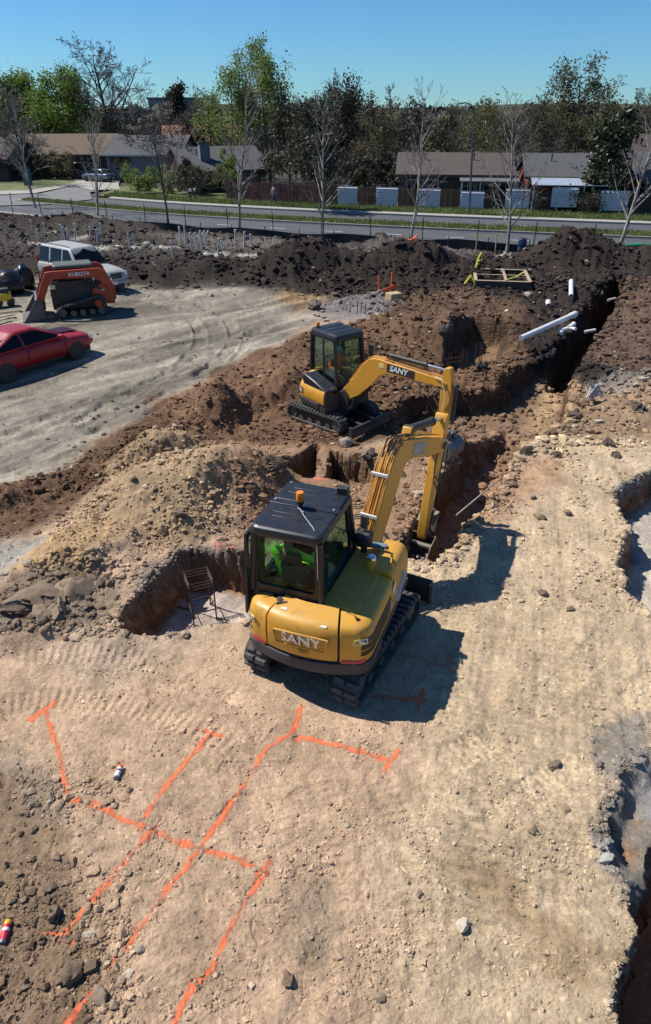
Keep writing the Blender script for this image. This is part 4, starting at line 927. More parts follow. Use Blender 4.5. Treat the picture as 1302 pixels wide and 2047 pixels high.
fp = shell(OUT, [(.02, .84), (.0, .88), (.0, 1.2), (.02, 1.38), (.06, 1.48), (.13, 1.53), (.25, 1.54), (.38, 1.54), (.40, 1.40), (.06, .88)], 0.0, 1.86); frontp = fp.build('side_panel', M['yellow'], EX, .01, rot=U)
lp = shell(OUT, [(.015, .845), (.0, .88), (.0, 1.12), (.012, 1.30), (.04, 1.39), (.09, 1.435), (.18, 1.455), (.32, 1.46), (.33, 1.42), (.06, .88)], seamL + .12, NO - 3.6); leftp = lp.build('side_panel', M['yellow'], EX, .006, rot=U)
m = MB(); m.box((.02, -.42, 1.475), (1.30, .56, .03)); m.build('engine_deck', M['yellow'], EX, .012, rot=U)
m = MB(); m.box((-.78, -.33, 1.468), (.30, .66, .03)); m.box((-.80, .35, 1.468), (.26, .7, .03)); m.build('rear_deck', M['yellow'], EX, .012, rot=U)
m = MB(); m.box((.25, -.90, .79), (1.5, .07, .09)); m.build('sill', M['cw'], EX, .01, rot=U)
m = MB(); m.prism([(.45, -.5), (1.05, -.34), (1.05, .15), (.45, .5)], .62, .86, 'xy'); m.box((1.12, -.12, .9), (.34, .34, .42)); m.build('swing_bracket', M['black'], EX, .02, rot=U)
# tail lights, louvres, badge, stickers
for i0, i1 in ((seamR - 6.2, seamR - .3), (seamL + .3, seamL + 4.5)):
    shell(OUT, [(-.006, .842), (-.012, .86), (-.008, .90), (.01, .915), (.05, .91), (.05, .845)], i0, i1).build('tail_light', M['red_lens'], EX, .004, rot=U)
for k in range(3):
    z = .985 + k * .105
    sl_ = shell(OUT, [(-.004, z), (-.006, z + .065), (.01, z + .07), (.03, z + .07), (.03, z)], 2.25, seamR - 4.6); sl_.build('louvre', M['black'], rightp, rot=None)
    sl2 = shell(OUT, [(-.012, z - .012), (-.014, z - .002), (.01, z), (.01, z - .014)], 2.2, seamR - 4.4); sl2.build('louvre_lip', M['yellow'], rightp)
    shell(OUT, [(-.004, z), (-.006, z + .06), (.01, z + .065), (.03, z + .065), (.03, z)], seamL + 4.5, seamL + 8.0).build('louvre', M['black'], leftp)
BX = -1.428
m = MB(); m.prism([(-.36, 1.065), (.36, 1.065), (.40, 1.275), (-.40, 1.275)], BX - .004, BX + .03, 'yz'); pl = m.build('badge_plate', M['yellow_deep'], rear, .008)  # plate stands proud; its darker yellow paints in the shade of a recess
m = MB()
for a, b in (((-.365, 1.062), (.365, 1.062)), ((.365, 1.062), (.405, 1.278)), ((-.365, 1.062), (-.405, 1.278))):
    m.bar((BX - .006, a[0], a[1]), (BX - .006, b[0], b[1]), .014, .014)
m.build('badge_rim', M['yellow'], rear, .003)
rt = (R(90), 0, R(-90))
text('SANY', .205, M['black'], rear, (BX - .008, 0, 1.175), rt, 'lettering', .006, .012, .0, 1.18, bend=1.6)
text('SANY', .205, M['badge'], rear, (BX - .018, 0, 1.178), rt, 'lettering', .010, .0055, .0, 1.18, bend=1.6)
m = MB(); m.box((BX + .002, -.03, .975), (.02, .16, .075)); hl_ = m.build('latch', M['yellow'], rear, .01)
m = MB(); m.box((BX - .012, -.03, .975), (.012, .10, .03)); m.build('latch_slot', M['yellow_deep'], rear, .004)  # raised block; the slot's shade is painted by the darker yellow
m = MB(); m.lathe([(.062, 1.476), (.064, 1.486), (.05, 1.488)], (-1.02, .45, 0), 18); m.box((-1.10, .40, 1.483), (.04, .16, .012), (0, 0, .5)); m.build('fuel_cap', M['black'], rear)
m = MB(); m.prism([(-.30, .68), (-.42, .60), (-.70, .60), (-.80, .70), (-.60, .86), (-.36, .84)], 1.462, 1.472, 'xy'); m.build('step_pad', M['black'], leftp)
def warn(parent, loc, rot, w=.20, h=.10):
    m = MB(); m.box((0, 0, 0), (w, .004, h)); o = m.build('warning_sticker', M['decal_y'], parent, loc=loc, rot=rot)
    m = MB(); m.box((w * .2, -.004, 0), (w * .52, .004, h * .72)); m.build('sticker_field', M['white'], o)
    m = MB(); m.prism([(-w * .45, -h * .3), (-w * .12, -h * .3), (-w * .285, h * .32)], -.006, -.003); m.build('sticker_triangle', M['black'], o)
    m = MB(); m.prism([(-w * .37, -h * .22), (-w * .20, -h * .22), (-w * .285, h * .12)], -.008, -.005); m.build('sticker_triangle', M['decal_y'], o)
    m = MB(); m.bar((w * .02, -.008, h * .18), (w * .38, -.008, h * .18), .012, .012); m.bar((w * .34, -.008, h * .18), (w * .34, -.008, -h * .22), .012, .02); m.build('sticker_print', M['black'], o)
warn(rightp, (-1.245, -.816, 1.235), (0, 0, R(-55))); warn(leftp, (-1.245, .816, 1.235), (0, 0, R(-125)), .16, .10)
m = MB(); m.box((-1.33, -.30, 1.43), (.03, .10, .004), (0, R(-38), 0)); m.box((-1.20, .33, 1.474), (.05, .09, .004)); m.build('label_plate', M['white'], rear)
text('SY60C', .15, M['badge'], rightp, (-.10, -.934, 1.03), (R(90), 0, 0), 'lettering', .002, .002, .2)
m = MB(); m.lathe([(.001, .0), (.09, .0), (.09, .004), (.001, .004)], (.05, -.934, 1.28), 24, 'y'); m.build('emblem', M['white'], rightp)
m = MB(); m.bar((.2, -.936, .93), (.62, -.936, 1.22), .09, .003); m.build('stripe_decal', M['white'], frontp)
# exhaust cap, mirror, handrail, battery box
m = MB(); m.lathe([(.075, 1.47), (.075, 1.66), (.07, 1.67)], (.12, -.54, 0), 20); ec = m.build('filler_pipe', M['yellow'], EX, .004, rot=U)
m = MB(); m.lathe([(.07, 1.668), (.068, 1.70), (.05, 1.72), (.001, 1.725)], (.12, -.54, 0), 20); m.build('filler_cap', M['chrome'], ec)
m = MB(); m.tube([(.16, -.86, 1.53), (.16, -.86, 1.61), (.12, -.84, 1.66), (.32, -.80, 1.67), (.36, -.80, 1.62), (.36, -.80, 1.54)], .013, 8); m.build('handrail', M['yellow'], EX, rot=U)
m = MB(); m.lathe([(.05, 1.5), (.05, 1.62), (.13, 1.64), (.14, 1.80), (.10, 1.84), (.001, 1.85)], (.52, -.30, 0), 20); m.build('precleaner', M['black'], EX, rot=U)
m = MB(); m.box((.66, -.50, 1.56), (.10, .26, .06), (0, 0, .1)); m.build('valve_block', pmat('valve_blue', (.20, .27, .33), .5, .3, var=.2), EX, .01, rot=U)
m = MB(); m.box((.25, -.15, 1.497), (1.05, .03, .02)); m.build('gasket', M['black'], EX, rot=U)
# cab --------------------------------------------------------------
def rrect(cx, cy, w, h, r, n=4):
    out = []
    for sx, sy, a0 in ((1, 1, 0), (-1, 1, 90), (-1, -1, 180), (1, -1, 270)):
        for k in range(n + 1):
            a = R(a0 + 90 * k / n); out.append((cx + sx * (w / 2 - r) + r * math.cos(a), cy + sy * (h / 2 - r) + r * math.sin(a)))
    return out
def wallframe(corners, inset, rad, thick, name, mat, parent, glass=None, bar=None):
    """flat panel (4 corners in order) with one rounded opening, thick toward the inside, pane of glass set in it"""
    a, b, c, d = [Vector(q) for q in corners]; nrm = (b - a).cross(d - a).normalized(); w, h_ = (b - a).length, (d - a).length
    def uv(u, v): return (a * (1 - u) + b * u) * (1 - v) + (d * (1 - u) + c * u) * v
    il, ir, ib, it = inset
    hole = rrect((w + il - ir) / 2, (h_ + ib - it) / 2, w - il - ir, h_ - ib - it, rad); n = len(hole)
    outer = []
    for x_, y_ in hole:   # radial match on the outer edge
        cx, cy = (w + il - ir) / 2, (h_ + ib - it) / 2; dx, dy = x_ - cx, y_ - cy
        t = min((w - cx) / dx if dx > 1e-6 else 1e9, (-cx) / dx if dx < -1e-6 else 1e9, (h_ - cy) / dy if dy > 1e-6 else 1e9, (-cy) / dy if dy < -1e-6 else 1e9); outer.append((cx + dx * t, cy + dy * t))
    m = MB()
    def ring(l, o): return [uv(x_ / w, y_ / h_) + nrm * o for x_, y_ in l]
    m.loft([ring(outer, -thick), ring(outer, 0), ring(hole, 0), ring(hole, -thick), ring(outer, -thick)], cap=False)
    fr = m.build(name, mat, parent, sm=30)
    if glass:
        g_ = MB(); q = ring(hole, -thick * .4); q2 = ring(hole, -thick * .4 - .006); g_.loft([q, q2]); g_.build('window', glass, fr, sm=0)
        rub = MB(); rub.loft([ring(hole, .002), ring(rrect((w + il - ir) / 2, (h_ + ib - it) / 2, w - il - ir + .02, h_ - ib - it + .02, rad + .01), .004), ring(hole, -.004)], cap=False); rub.build('seal', M['cab_black'], fr)
    if bar:
        bm_ = MB()
        for (u0, v0, u1, v1) in bar: bm_.bar(uv(u0, v0) - nrm * thick * .4, uv(u1, v1) - nrm * thick * .4, .03, .03)
        bm_.build('glazing_bar', M['cab_black'], fr)
    return fr
def cabin(root, rot, x0, x1, y0, y1, z0, z1, zs, glass, mat, front_lean=.08, name='cab', loc=None, sidebar=None, frontbar=None, rear_in=(.07, .09, .10, .06), right_in=(.09, .12, .10, .06)):
    """cab shell; zs = height of the door sill (skirt below)"""
    i = .05
    m = MB(); m.box(((x0 + x1) / 2, (y0 + y1) / 2, z0 + .02), (x1 - x0 - .02, y1 - y0 - .02, .04)); cab = m.build(name, mat, root, .01, rot=rot, loc=loc)
    xt0, xt1, yt0, yt1 = x0 + .02, x1 - front_lean, y0 + .03, y1 - .05
    B = [(x0, y1, zs), (x0, y0, zs), (x1, y0, zs), (x1, y1, zs)]; T = [(xt0, yt1, z1), (xt0, yt0, z1), (xt1, yt0, z1), (xt1, yt1, z1)]
    wallframe([B[0], B[1], T[1], T[0]], rear_in, .07, .05, 'rear_wall', mat, cab, glass)
    wallframe([B[1], B[2], T[2], T[1]], right_in, .12, .05, 'right_wall', mat, cab, glass, sidebar)
    wallframe([B[2], B[3], T[3], T[2]], (.06, .06, .06, .05), .08, .04, 'front_wall', mat, cab, glass, frontbar)
    wallframe([B[3], B[0], T[0], T[3]], (.08, .30, .08, .05), .10, .05, 'left_wall', mat, cab, glass)
    for a, b in zip(B, T): m = MB(); m.tube([a, Vector(a).lerp(Vector(b), .5), b], .045, 10); m.build('pillar', mat, cab)
    m = MB(); m.prism([(x0, z0), (x1, z0), (x1, zs), (x0, zs)], y0, y0 + .04); m.prism([(x0, z0), (x1, z0), (x1, zs), (x0, zs)], y1 - .04, y1); m.prism([(y0, z0), (y1, z0), (y1, zs), (y0, zs)], x0, x0 + .04, 'yz'); m.prism([(y0, z0), (y1, z0), (y1, zs), (y0, zs)], x1 - .04, x1, 'yz'); m.build('skirt', mat, cab, .006)
    return cab
cab = cabin(EX, U, -.93, .56, -.13, .92, .88, 2.46, 1.50, M['glass'], M['cab_black'], .24)
m = MB(); m.loft([[(x_, y_, z_) for x_, y_ in rrect(-.27, .39, 1.40 - d, 1.07 - d, .12 - d * .2)] for d, z_ in ((.04, 2.42), (0, 2.46), (0, 2.51), (.03, 2.55), (.09, 2.572))]); roof = m.build('roof', M['cab_black'], cab, sm=30)
m = MB(); m.box((.13, .39, 2.578), (.56, 1.0, .018)); m.build('roof_hatch', M['cab_black'], roof, .014)
m = MB(); m.box((-.22, .39, 2.576), (.13, 1.05, .022)); m.build('roof_strap', M['cab_black'], roof, .008)
for x_, y_, L_ in ((.24, .37, .72), (.10, .37, .80), (-.12, .34, .9), (-.48, .39, .74), (-.60, .41, .62)):
    m = MB(); m.box((x_, y_, 2.586 if x_ > -.2 else 2.574), (.05, L_, .014)); m.build('roof_rib', M['cab_black'], roof, .006)
for x_, y_ in ((.35, .82), (.35, -.05), (-.20, .84), (-.22, -.06), (-.42, .33)):
    m = MB(); m.lathe([(.02, 2.585), (.022, 2.60), (.012, 2.612), (.001, 2.613)], (x_, y_, 0), 10); m.build('roof_bolt', M['badge'], roof)
m = MB(); m.lathe([(.05, 2.585), (.03, 2.60), (.03, 2.62), (.058, 2.67), (.058, 2.70)], (-.30, .42, 0), 16); bc = m.build('beacon_base', M['cab_black'], roof)
m = MB(); m.lathe([(.055, 2.70), (.06, 2.72), (.058, 2.81), (.05, 2.835), (.001, 2.84)], (-.30, .42, 0), 18); m.build('beacon_lens', M['beacon'], bc)
m = MB(); m.tube([(-.36, .40, 2.60), (-.5, .28, 2.578), (-.75, .05, 2.577), (-.93, -.06, 2.54), (-.965, -.08, 2.4), (-.965, -.09, 1.9)], .006, 6); m.build('beacon_cable', M['badge'], roof)
m = MB(); m.box((.30, -.02, 2.64), (.12, .17, .12)); m.box((.36, -.02, 2.64), (.02, .14, .09)); m.build('work_lamp', M['black'], roof, .012)
wallframe([(-.42, 1.03, 1.05), (-1.02, 1.03, 1.05), (-.98, .99, 2.42), (-.42, .99, 2.42)], (.07, .07, .45, .07), .08, .04, 'door', M['cab_black'], cab, M['glass'], [(.1, .55, .9, .55)])
m = MB(); m.tube([(-.96, .955, 1.75), (-.99, .955, 2.0), (-.96, .955, 2.3)], .012, 8); m.build('grab_rail', M['cab_black'], cab)
m = MB(); m.box((-.42, .40, 1.30), (.50, .46, .12)); m.box((-.68, .36, 1.62), (.13, .40, .60), (0, -.12, 0)); m.box((-.72, .36, 2.0), (.09, .24, .18), (0, -.12, 0)); m.build('seat', M['seat'], cab, .04)
m = MB(); m.box((-.30, .14, 1.42), (.5, .12, .30)); m.box((-.30, .78, 1.42), (.5, .10, .30)); m.box((.30, .08, 1.55), (.12, .2, .3)); m.tube([(-.05, .16, 1.5), (-.03, .17, 1.72)], .02, 8); m.tube([(-.05, .76, 1.5), (-.03, .75, 1.72)], .02, 8); m.tube([(.2, .46, .95), (.16, .46, 1.45)], .02, 8); m.build('controls', M['seat'], cab, .01)
m = MB(); m.tube([(.50, -.17, 1.95), (.56, -.26, 1.97)], .012, 8); m.box((.56, -.28, 2.0), (.04, .12, .22), (0, 0, -.3)); m.build('mirror', M['black'], cab, .015)
# boom, arm and bucket: s forward in the boom plane, z up --------------------------------
# the foot of the boom sits 1.3 m ahead of the slew centre
f0 = Vector((0.70 - BIGC[0], 9.73 - BIGC[1])); f0.rotate(Matrix.Rotation(-R(62), 2)); FOOT = (f0.x, f0.y, 0); BR = (0, 0, BH)
def plate(poly, w, name, mat, parent, loc, rot, bev=.015):
    m = MB(); m.prism(poly, -w / 2, w / 2); return m.build(name, mat, parent, bev, loc=loc, rot=rot)
BOOM = [(-.24, .92), (-.20, 1.10), (0.0, 1.42), (.28, 1.88), (.55, 2.32), (.70, 2.50), (.86, 2.60), (1.04, 2.625), (1.30, 2.57), (2.2, 2.26), (3.06, 1.93), (3.17, 1.84), (3.16, 1.72), (3.05, 1.63), (2.2, 1.88), (1.5, 2.13), (1.22, 2.17), (1.05, 2.06), (.85, 1.78), (.45, 1.22), (.12, .92), (-.05, .84)]
boom = plate(BOOM, .27, 'boom', M['yellow'], EX, FOOT, BR)
plate([(p[0], p[1]) for p in [(-.30, .78), (-.30, 1.02), (-.12, 1.10), (.10, 1.0), (.18, .8), (.1, .62), (-.2, .62)]], .44, 'boom_bracket', M['black'], EX, FOOT, BR, .02)
m = MB(); m.bar((1.45, -.138, 2.33), (2.02, -.138, 2.13), .004, .24); sp = m.build('decal_patch', pmat('faded_grey_patch', (.36, .33, .30), .7, var=.2, scale=9), boom)
text('SANY', .20, pmat('faded_white', (.56, .53, .48), .7, var=.25, scale=20), boom, (1.73, -.143, 2.232), (R(90), math.atan2(.20, .57), 0), 'lettering', .002, .004, .15, 1.0)
# hoses along the back of the boom
back = [(-.20, 1.10), (0.0, 1.42), (.28, 1.88), (.55, 2.32), (.70, 2.50), (.86, 2.60)]
hs = []
for k in range(9):
    yo = -.125 + k * .031; lift = .035 + .02 * (k % 3); col = M['hose']
    pts = []
    for q, (s, z) in enumerate(back):
        d = Vector((.55, .85)) if q < 4 else Vector((.35, .93)); pts.append((s - d[1] * lift * 1.1, yo + .004 * math.sin(q * 2 + k), z + d[0] * lift * .8))
    up = pts[1:]
    m = MB(); m.tube(up + [(1.0, yo * .9, 2.67 + lift * .4)], .0125, 8); m.build('hose', M['hose'], boom)
    lo = [(-.05 - .05 * (k % 2), yo * 1.5 + .02, .72), (-.30 - .03 * (k % 3), yo * 1.35, .95), (-.26 - .02 * (k % 3), yo * 1.2, 1.2), pts[1]]
    m = MB(); m.tube([lo[0], lo[1], lo[2], tuple(Vector(lo[2]).lerp(Vector(lo[3]), .6)), lo[3]], .014, 8); m.build('hose', M['rubber_clean'], boom)
for s, z in ((.10, 1.61), (.47, 2.21)):
    m = MB(); m.bar((s - .075, -.15, z + .05), (s - .075, .15, z + .05), .035, .055); cl_ = m.build('hose_clamp', M['clamp'], boom, .006)
m = MB()
for k, yo in enumerate((-.10, -.04, .02, .08)):
    m.tube([(.62, yo, 2.47), (.78, yo, 2.66 + .02 * k), (.98, yo * .8, 2.72), (1.2, yo * .7, 2.70 - .02 * k), (1.5, -.06 + yo * .3, 2.58)], .016, 8)
m.build('knuckle_hoses', M['rubber_clean'], boom)
m = MB()
for k, yo in enumerate((-.09, -.03, .10)):
    m.tube([(.9, yo, 2.65), (1.35, yo, 2.60), (2.2, yo, 2.31), (2.9, yo, 2.04)], .011, 6)
m.build('steel_lines', M['yellow_deep'], boom)
def ram(parent, a, b, name, r=.065, frac=.6, y=0.0, barrel='black'):
    A, B_ = Vector((a[0], y, a[1])), Vector((b[0], y, b[1])); c = A.lerp(B_, frac)
    m = MB(); m.cyl(A, c, r, n=18); m.cyl(A.lerp(B_, frac - .02), A.lerp(B_, frac + .02), r * 1.18, n=18); m.lathe([(r * .5, -.09), (r * .95, -.09), (r * .95, .09), (r * .5, .09)], tuple(A), 14, 'y')
    o = m.build(name, M[barrel], parent, .004)
    m = MB(); m.cyl(c, B_, r * .55, n=16); m.lathe([(r * .4, -.07), (r * .85, -.07), (r * .85, .07), (r * .4, .07)], tuple(B_), 14, 'y'); m.build('piston_rod', M['chrome'], o); return o
ram(boom, (1.50, 2.66), (3.16, 2.28), 'arm_cylinder', .075, .66)
plate([(1.36, 2.54), (1.62, 2.45), (1.56, 2.72), (1.44, 2.72)], .18, 'cylinder_lug', M['yellow'], boom, None, None)
ram(boom, (.30, .80), (1.28, 2.06), 'boom_cylinder', .075, .62)
ARM = [(3.05, 2.12), (3.12, 2.34), (3.22, 2.34), (3.27, 2.12), (3.25, 1.80), (3.10, 1.30), (2.88, .60), (2.69, -.10), (2.63, -.20), (2.55, -.18), (2.53, -.06), (2.63, .60), (2.77, 1.30), (2.88, 1.68), (2.96, 1.86)]
arm = plate(ARM, .175, 'arm', M['yellow'], EX, FOOT, BR)
plate([(2.92, 1.60), (3.04, 2.22), (3.12, 2.38), (3.20, 2.38), (3.23, 2.2), (3.18, 1.62)], .25, 'arm_head', M['yellow'], EX, FOOT, BR)
m = MB()
for q in (1.16, .98):
    m.prism([(2.72, q + .12), (2.82, q + .10), (3.05, q - .22), (2.96, q - .18)], -.091, -.087)
    m.prism([(2.72, q + .12), (2.82, q + .10), (3.05, q - .22), (2.96, q - .18)], .087, .091)
m.build('stripe_decal', M['black'], arm)
m = MB(); m.lathe([(.04, -.19), (.075, -.19), (.075, .19), (.04, .19)], (3.05, 0, 1.76), 18, 'y'); m.build('pivot_pin', M['steel'], arm)
ram(arm, (3.40, 1.86), (3.00, .30), 'bucket_cylinder', .062, .58)
m = MB()
for yo in (-.12, .12): m.tube([(3.1, yo, 1.95), (3.33, yo, 1.6), (3.30, yo * .9, 1.1), (3.1, yo * .8, .6)], .013, 8)
m.tube([(2.72, -.13, 1.72), (2.58, -.15, 1.5), (2.64, -.13, 1.22), (2.8, -.12, 1.3)], .013, 8); m.build('arm_hoses', M['rubber_clean'], arm)
m = MB(); m.bar((3.0, -.13, .30), (2.86, -.13, -.12), .05, .10, (0, 1, 0)); m.bar((3.0, .13, .30), (2.86, .13, -.12), .05, .10, (0, 1, 0)); m.bar((3.0, -.15, .30), (2.72, -.15, .12), .04, .09, (0, 1, 0)); m.bar((3.0, .15, .30), (2.72, .15, .12), .04, .09, (0, 1, 0)); m.build('linkage', M['steel'], EX, .008, loc=FOOT, rot=BR)
def bucket(parent, loc, rot, w, sc_, name, mat, teeth=5):
    """s forward, z up; hinge at the origin, mouth turned back toward the machine"""
    prof = [(-.02, .06), (.22, .06), (.44, -.06), (.54, -.28), (.46, -.52), (.24, -.66), (.0, -.64), (-.10, -.60)]
    pin = [(.0, .02), (.20, .02), (.40, -.09), (.49, -.28), (.42, -.49), (.22, -.61), (.0, -.60), (-.10, -.57)]
    m = MB(); W = w / 2; A = [(a * sc_, b * sc_) for a, b in prof]; B_ = [(a * sc_, b * sc_) for a, b in pin]
    m.prism(A + B_[::-1], -W, W)
    for s_ in (-1, 1):
        m.prism(A + [(-.16 * sc_, -.30 * sc_)], s_ * W - .012, s_ * W + .012)
        m.prism([(-.10 * sc_, .16 * sc_), (.10 * sc_, .20 * sc_), (.26 * sc_, .05 * sc_), (-.02 * sc_, .02 * sc_)], s_ * .10 - .015, s_ * .10 + .015)
    o = m.build(name, mat, parent, .006, loc=loc, rot=rot)
    for k in range(teeth):
        y_ = -W + w * (k + .5) / teeth; t = MB(); t.box((-.15 * sc_, y_, -.60 * sc_), (.16 * sc_, .055, .05), (0, -.25, 0), .7); t.build('tooth', M['steel'], o, .006)
    return o
bk = bucket(EX, tuple(Vector(FOOT) + Matrix.Rotation(BH, 3, 'Z') @ Vector((2.58, 0, -.10))), (0, R(45), BH), .60, .8, 'bucket', M['steel'])
m = MB(); m.tube([(.014, -.31, -.20), (.014, .31, -.20)], .065, 14); m.lathe([(.01, -.31), (.085, -.31), (.085, -.285), (.01, -.285)], (.014, 0, -.20), 14, 'y'); m.lathe([(.01, .285), (.085, .285), (.085, .31), (.01, .31)], (.014, 0, -.20), 14, 'y'); m.build('bucket_lip', M['steel'], bk)
# operator of the big machine
def seated(seat, z, hands, lean=0.0, face=0.0):
    x_, y_ = seat
    d = dict(pelvis=(x_, y_, z + .10), chest=(x_ - .03 + lean, y_, z + .46), neck=(x_ - .01 + lean * 1.3, y_, z + .64), head=(x_ + .03 + lean * 1.5, y_, z + .77), face=face)
    for s, q in (('l', 1), ('r', -1)):
        d['sho_' + s] = (x_ - .02 + lean, y_ + q * .19, z + .54); d['wri_' + s] = hands[0 if q > 0 else 1]
        w = d['wri_' + s]; d['elb_' + s] = ((d['sho_' + s][0] + w[0]) / 2 - .06, (d['sho_' + s][1] + w[1]) / 2 + q * .06, min(d['sho_' + s][2], w[2]) + .0)
        d['hip_' + s] = (x_ + .08, y_ + q * .10, z + .08); d['kne_' + s] = (x_ + .48, y_ + q * .14, z + .12); d['ank_' + s] = (x_ + .55, y_ + q * .13, z - .30); d['toe_' + s] = (x_ + .72, y_ + q * .14, z - .33)
    return d
ra = R(62) + UH
OPS = person('operator in a bright lime high visibility jacket seated in the big excavator cab', (BIGC[0], BIGC[1], 0), ra, seated((-.46, .56), 1.36, ((-.02, .80, 1.72), (-.02, .26, 1.72)), .0, .3), M['vest'], M['vest'], M['cap'])
# ================================================================ the small excavator
MH = R(-42); MU = R(-10); MBH = R(-40) - MH
MZ = H(*MINIC) + .02
MX = thing('excavator', 'small yellow excavator with rounded black cab, parked on the brown bank behind', 'excavator', (*MINIC, MZ), MH)
crawler(MX, 2.05, .30, .48, -.70, 40, side=-1); crawler(MX, 2.05, .30, .48, .66, 40, side=1)
m = MB(); m.box((0, 0, .34), (1.0, 1.15, .22)); m.cyl((0, 0, .4), (0, 0, .56), .36, n=24); m.build('undercarriage', M['black'], MX, .02)
m = MB(); m.prism([(1.36, .02), (1.42, .08), (1.38, .2), (1.42, .34), (1.36, .35), (1.32, .2), (1.34, .06)], -.85, .82); m.box((1.36, -.85, .2), (.12, .03, .34)); m.box((1.36, .82, .2), (.12, .03, .34)); m.bar((.3, -.3, .3), (1.34, -.26, .2), .1, .1); m.bar((.3, .3, .3), (1.34, .26, .2), .1, .1); m.build('dozer_blade', M['black'], MX, .012)
UM = (0, 0, MU)
MO = outline(.90, .78, .62, .42, .14); NM = len(MO) - 1
m = MB(); m.prism([(p[0] * .97, p[1] * .97) for p in MO], .52, 1.0, 'xy'); m.build('body', M['black'], MX, .02, rot=UM)
shell(MO, [(.04, .50), (.0, .53), (-.01, .62), (.0, .70), (.25, .70), (.25, .5)], 1.0, NM - 1.0).build('counterweight', M['black'], MX, .01, rot=UM)
MP = [(.012, .715), (.0, .74), (.0, 1.0), (.03, 1.14), (.09, 1.24), (.18, 1.30), (.34, 1.33), (.36, 1.28), (.05, .75)]
mr = shell(MO, MP, NM * .30, NM * .68).build('rear_hood', M['mini_yellow'], MX, .008, rot=UM)
MPR = [(.012, .715), (.0, .74), (.0, .96), (.02, 1.06), (.05, 1.10), (.30, 1.12), (.32, 1.0), (.05, .75)]
msd = shell(MO, MPR, .2, NM * .30 - .15).build('side_panel', M['mini_yellow'], MX, .01, rot=UM)
shell(MO, MP, NM * .68 + .15, NM - .2).build('side_panel', M['mini_yellow'], MX, .01, rot=UM)
m = MB(); m.prism([(.60, 1.10), (.60, 1.02), (-.40, 1.06), (-.46, 1.33), (-.34, 1.36), (.1, 1.26)], -.74, -.30); mh = m.build('hood', M['cab_black'], MX, .05, rot=UM)
m = MB(); m.box((-.12, -.60, 1.302), (.10, .09, .006), (0, .16, 0)); m.box((-.36, -.45, 1.37), (.05, .05, .006)); m.build('label_plate', M['white'], mh)
CA = R(38); ccx, ccy = -.34, -.36
shell(MO, [(-.004, .80), (-.008, .82), (-.008, .96), (-.004, .98), (.01, .98), (.01, .80)], 3.6, 11.5).build('decal_patch', M['black'], msd)
text('SY35U', .155, M['white'], msd, (ccx - .432 * math.sin(CA), ccy - .432 * math.cos(CA), .888), (R(90), 0, -CA), 'lettering', .002, .004, .15, 1.0, bend=.43)
shell(MO, [(-.010, .80), (-.012, .82), (-.012, .96), (-.010, .98), (.0, .98), (.0, .80)], 3.05, 3.55).build('decal_slash', M['orange_decal'], msd)
mc = cabin(MX, UM, -.66, .48, -.27, .72, .70, 2.34, 1.10, M['glass'], M['cab_black'], .14, sidebar=[(.48, .12, .48, .93)], frontbar=[(.05, .45, .95, .45)], right_in=(.08, .07, .06, .06))
m = MB(); m.loft([[(x_, y_, z_) for x_, y_ in rrect(-.14, .225, 1.18 - d, 1.0 - d, .14 - d * .2)] for d, z_ in ((.02, 2.28), (0, 2.33), (.01, 2.38), (.05, 2.43), (.13, 2.455))]); mroof = m.build('roof', M['cab_black'], mc, sm=30)
for x_ in (-.40, -.14, .12): m = MB(); m.box((x_, .22, 2.457), (.10, .78, .014)); m.build('roof_rib', M['cab_black'], mroof, .006)
m = MB(); m.lathe([(.05, 2.45), (.04, 2.48), (.045, 2.50)], (-.56, -.10, 0), 14); mb_ = m.build('beacon_base', M['cab_black'], mroof)
m = MB(); m.lathe([(.05, 2.50), (.052, 2.56), (.04, 2.60), (.001, 2.605)], (-.56, -.10, 0), 16); m.build('beacon_lens', M['beacon'], mb_)
m = MB(); m.box((-.25, .24, 1.02), (.46, .44, .1)); m.box((-.46, .24, 1.36), (.11, .42, .6), (0, -.12, 0)); m.build('seat', M['seat'], mc, .04)
m = MB(); m.box((-.15, -.06, 1.12), (.5, .10, .3)); m.box((-.15, .53, 1.12), (.5, .10, .3)); m.tube([(.1, -.05, 1.2), (.12, -.04, 1.42)], .018); m.tube([(.1, .53, 1.2), (.12, .52, 1.42)], .018); m.build('controls', M['seat'], mc, .01)
m = MB(); m.tube([(.46, .70, 1.9), (.56, .80, 1.92)], .012); m.box((.58, .82, 1.92), (.05, .13, .30)); m.build('mirror', M['black'], mc, .015)
f1 = Vector((.59 - MINIC[0], 17.35 - MINIC[1])); f1.rotate(Matrix.Rotation(-MH, 2)); MF = (f1.x, f1.y, 0); MBR = (0, 0, MBH)
MBOOM = [(-.14, .92), (-.12, 1.06), (.30, 1.52), (.58, 1.92), (.74, 2.06), (.92, 2.12), (1.15, 2.12), (2.0, 2.06), (2.9, 2.00), (3.02, 1.93), (2.98, 1.82), (2.0, 1.82), (1.30, 1.80), (1.10, 1.72), (.85, 1.42), (.42, 1.02), (.10, .84)]
mboom = plate(MBOOM, .20, 'boom', M['mini_yellow'], MX, MF, MBR, .012)
plate([(-.24, .52), (-.24, .98), (-.02, 1.10), (.12, .96), (.14, .58)], .30, 'boom_bracket', M['black'], MX, MF, MBR, .02)
m = MB(); m.bar((-.5, 0, .62), (-.05, 0, .62), .3, .22); m.build('swing_post', M['black'], MX, .02, loc=MF, rot=MBR)
m = MB(); m.bar((1.30, -.103, 1.965), (2.12, -.103, 1.945), .004, .20); m.build('decal_patch', M['black'], mboom)
text('SANY', .19, M['white'], mboom, (1.65, -.108, 1.955), (R(90), R(1.5), 0), 'lettering', .002, .006, .15, 1.1)
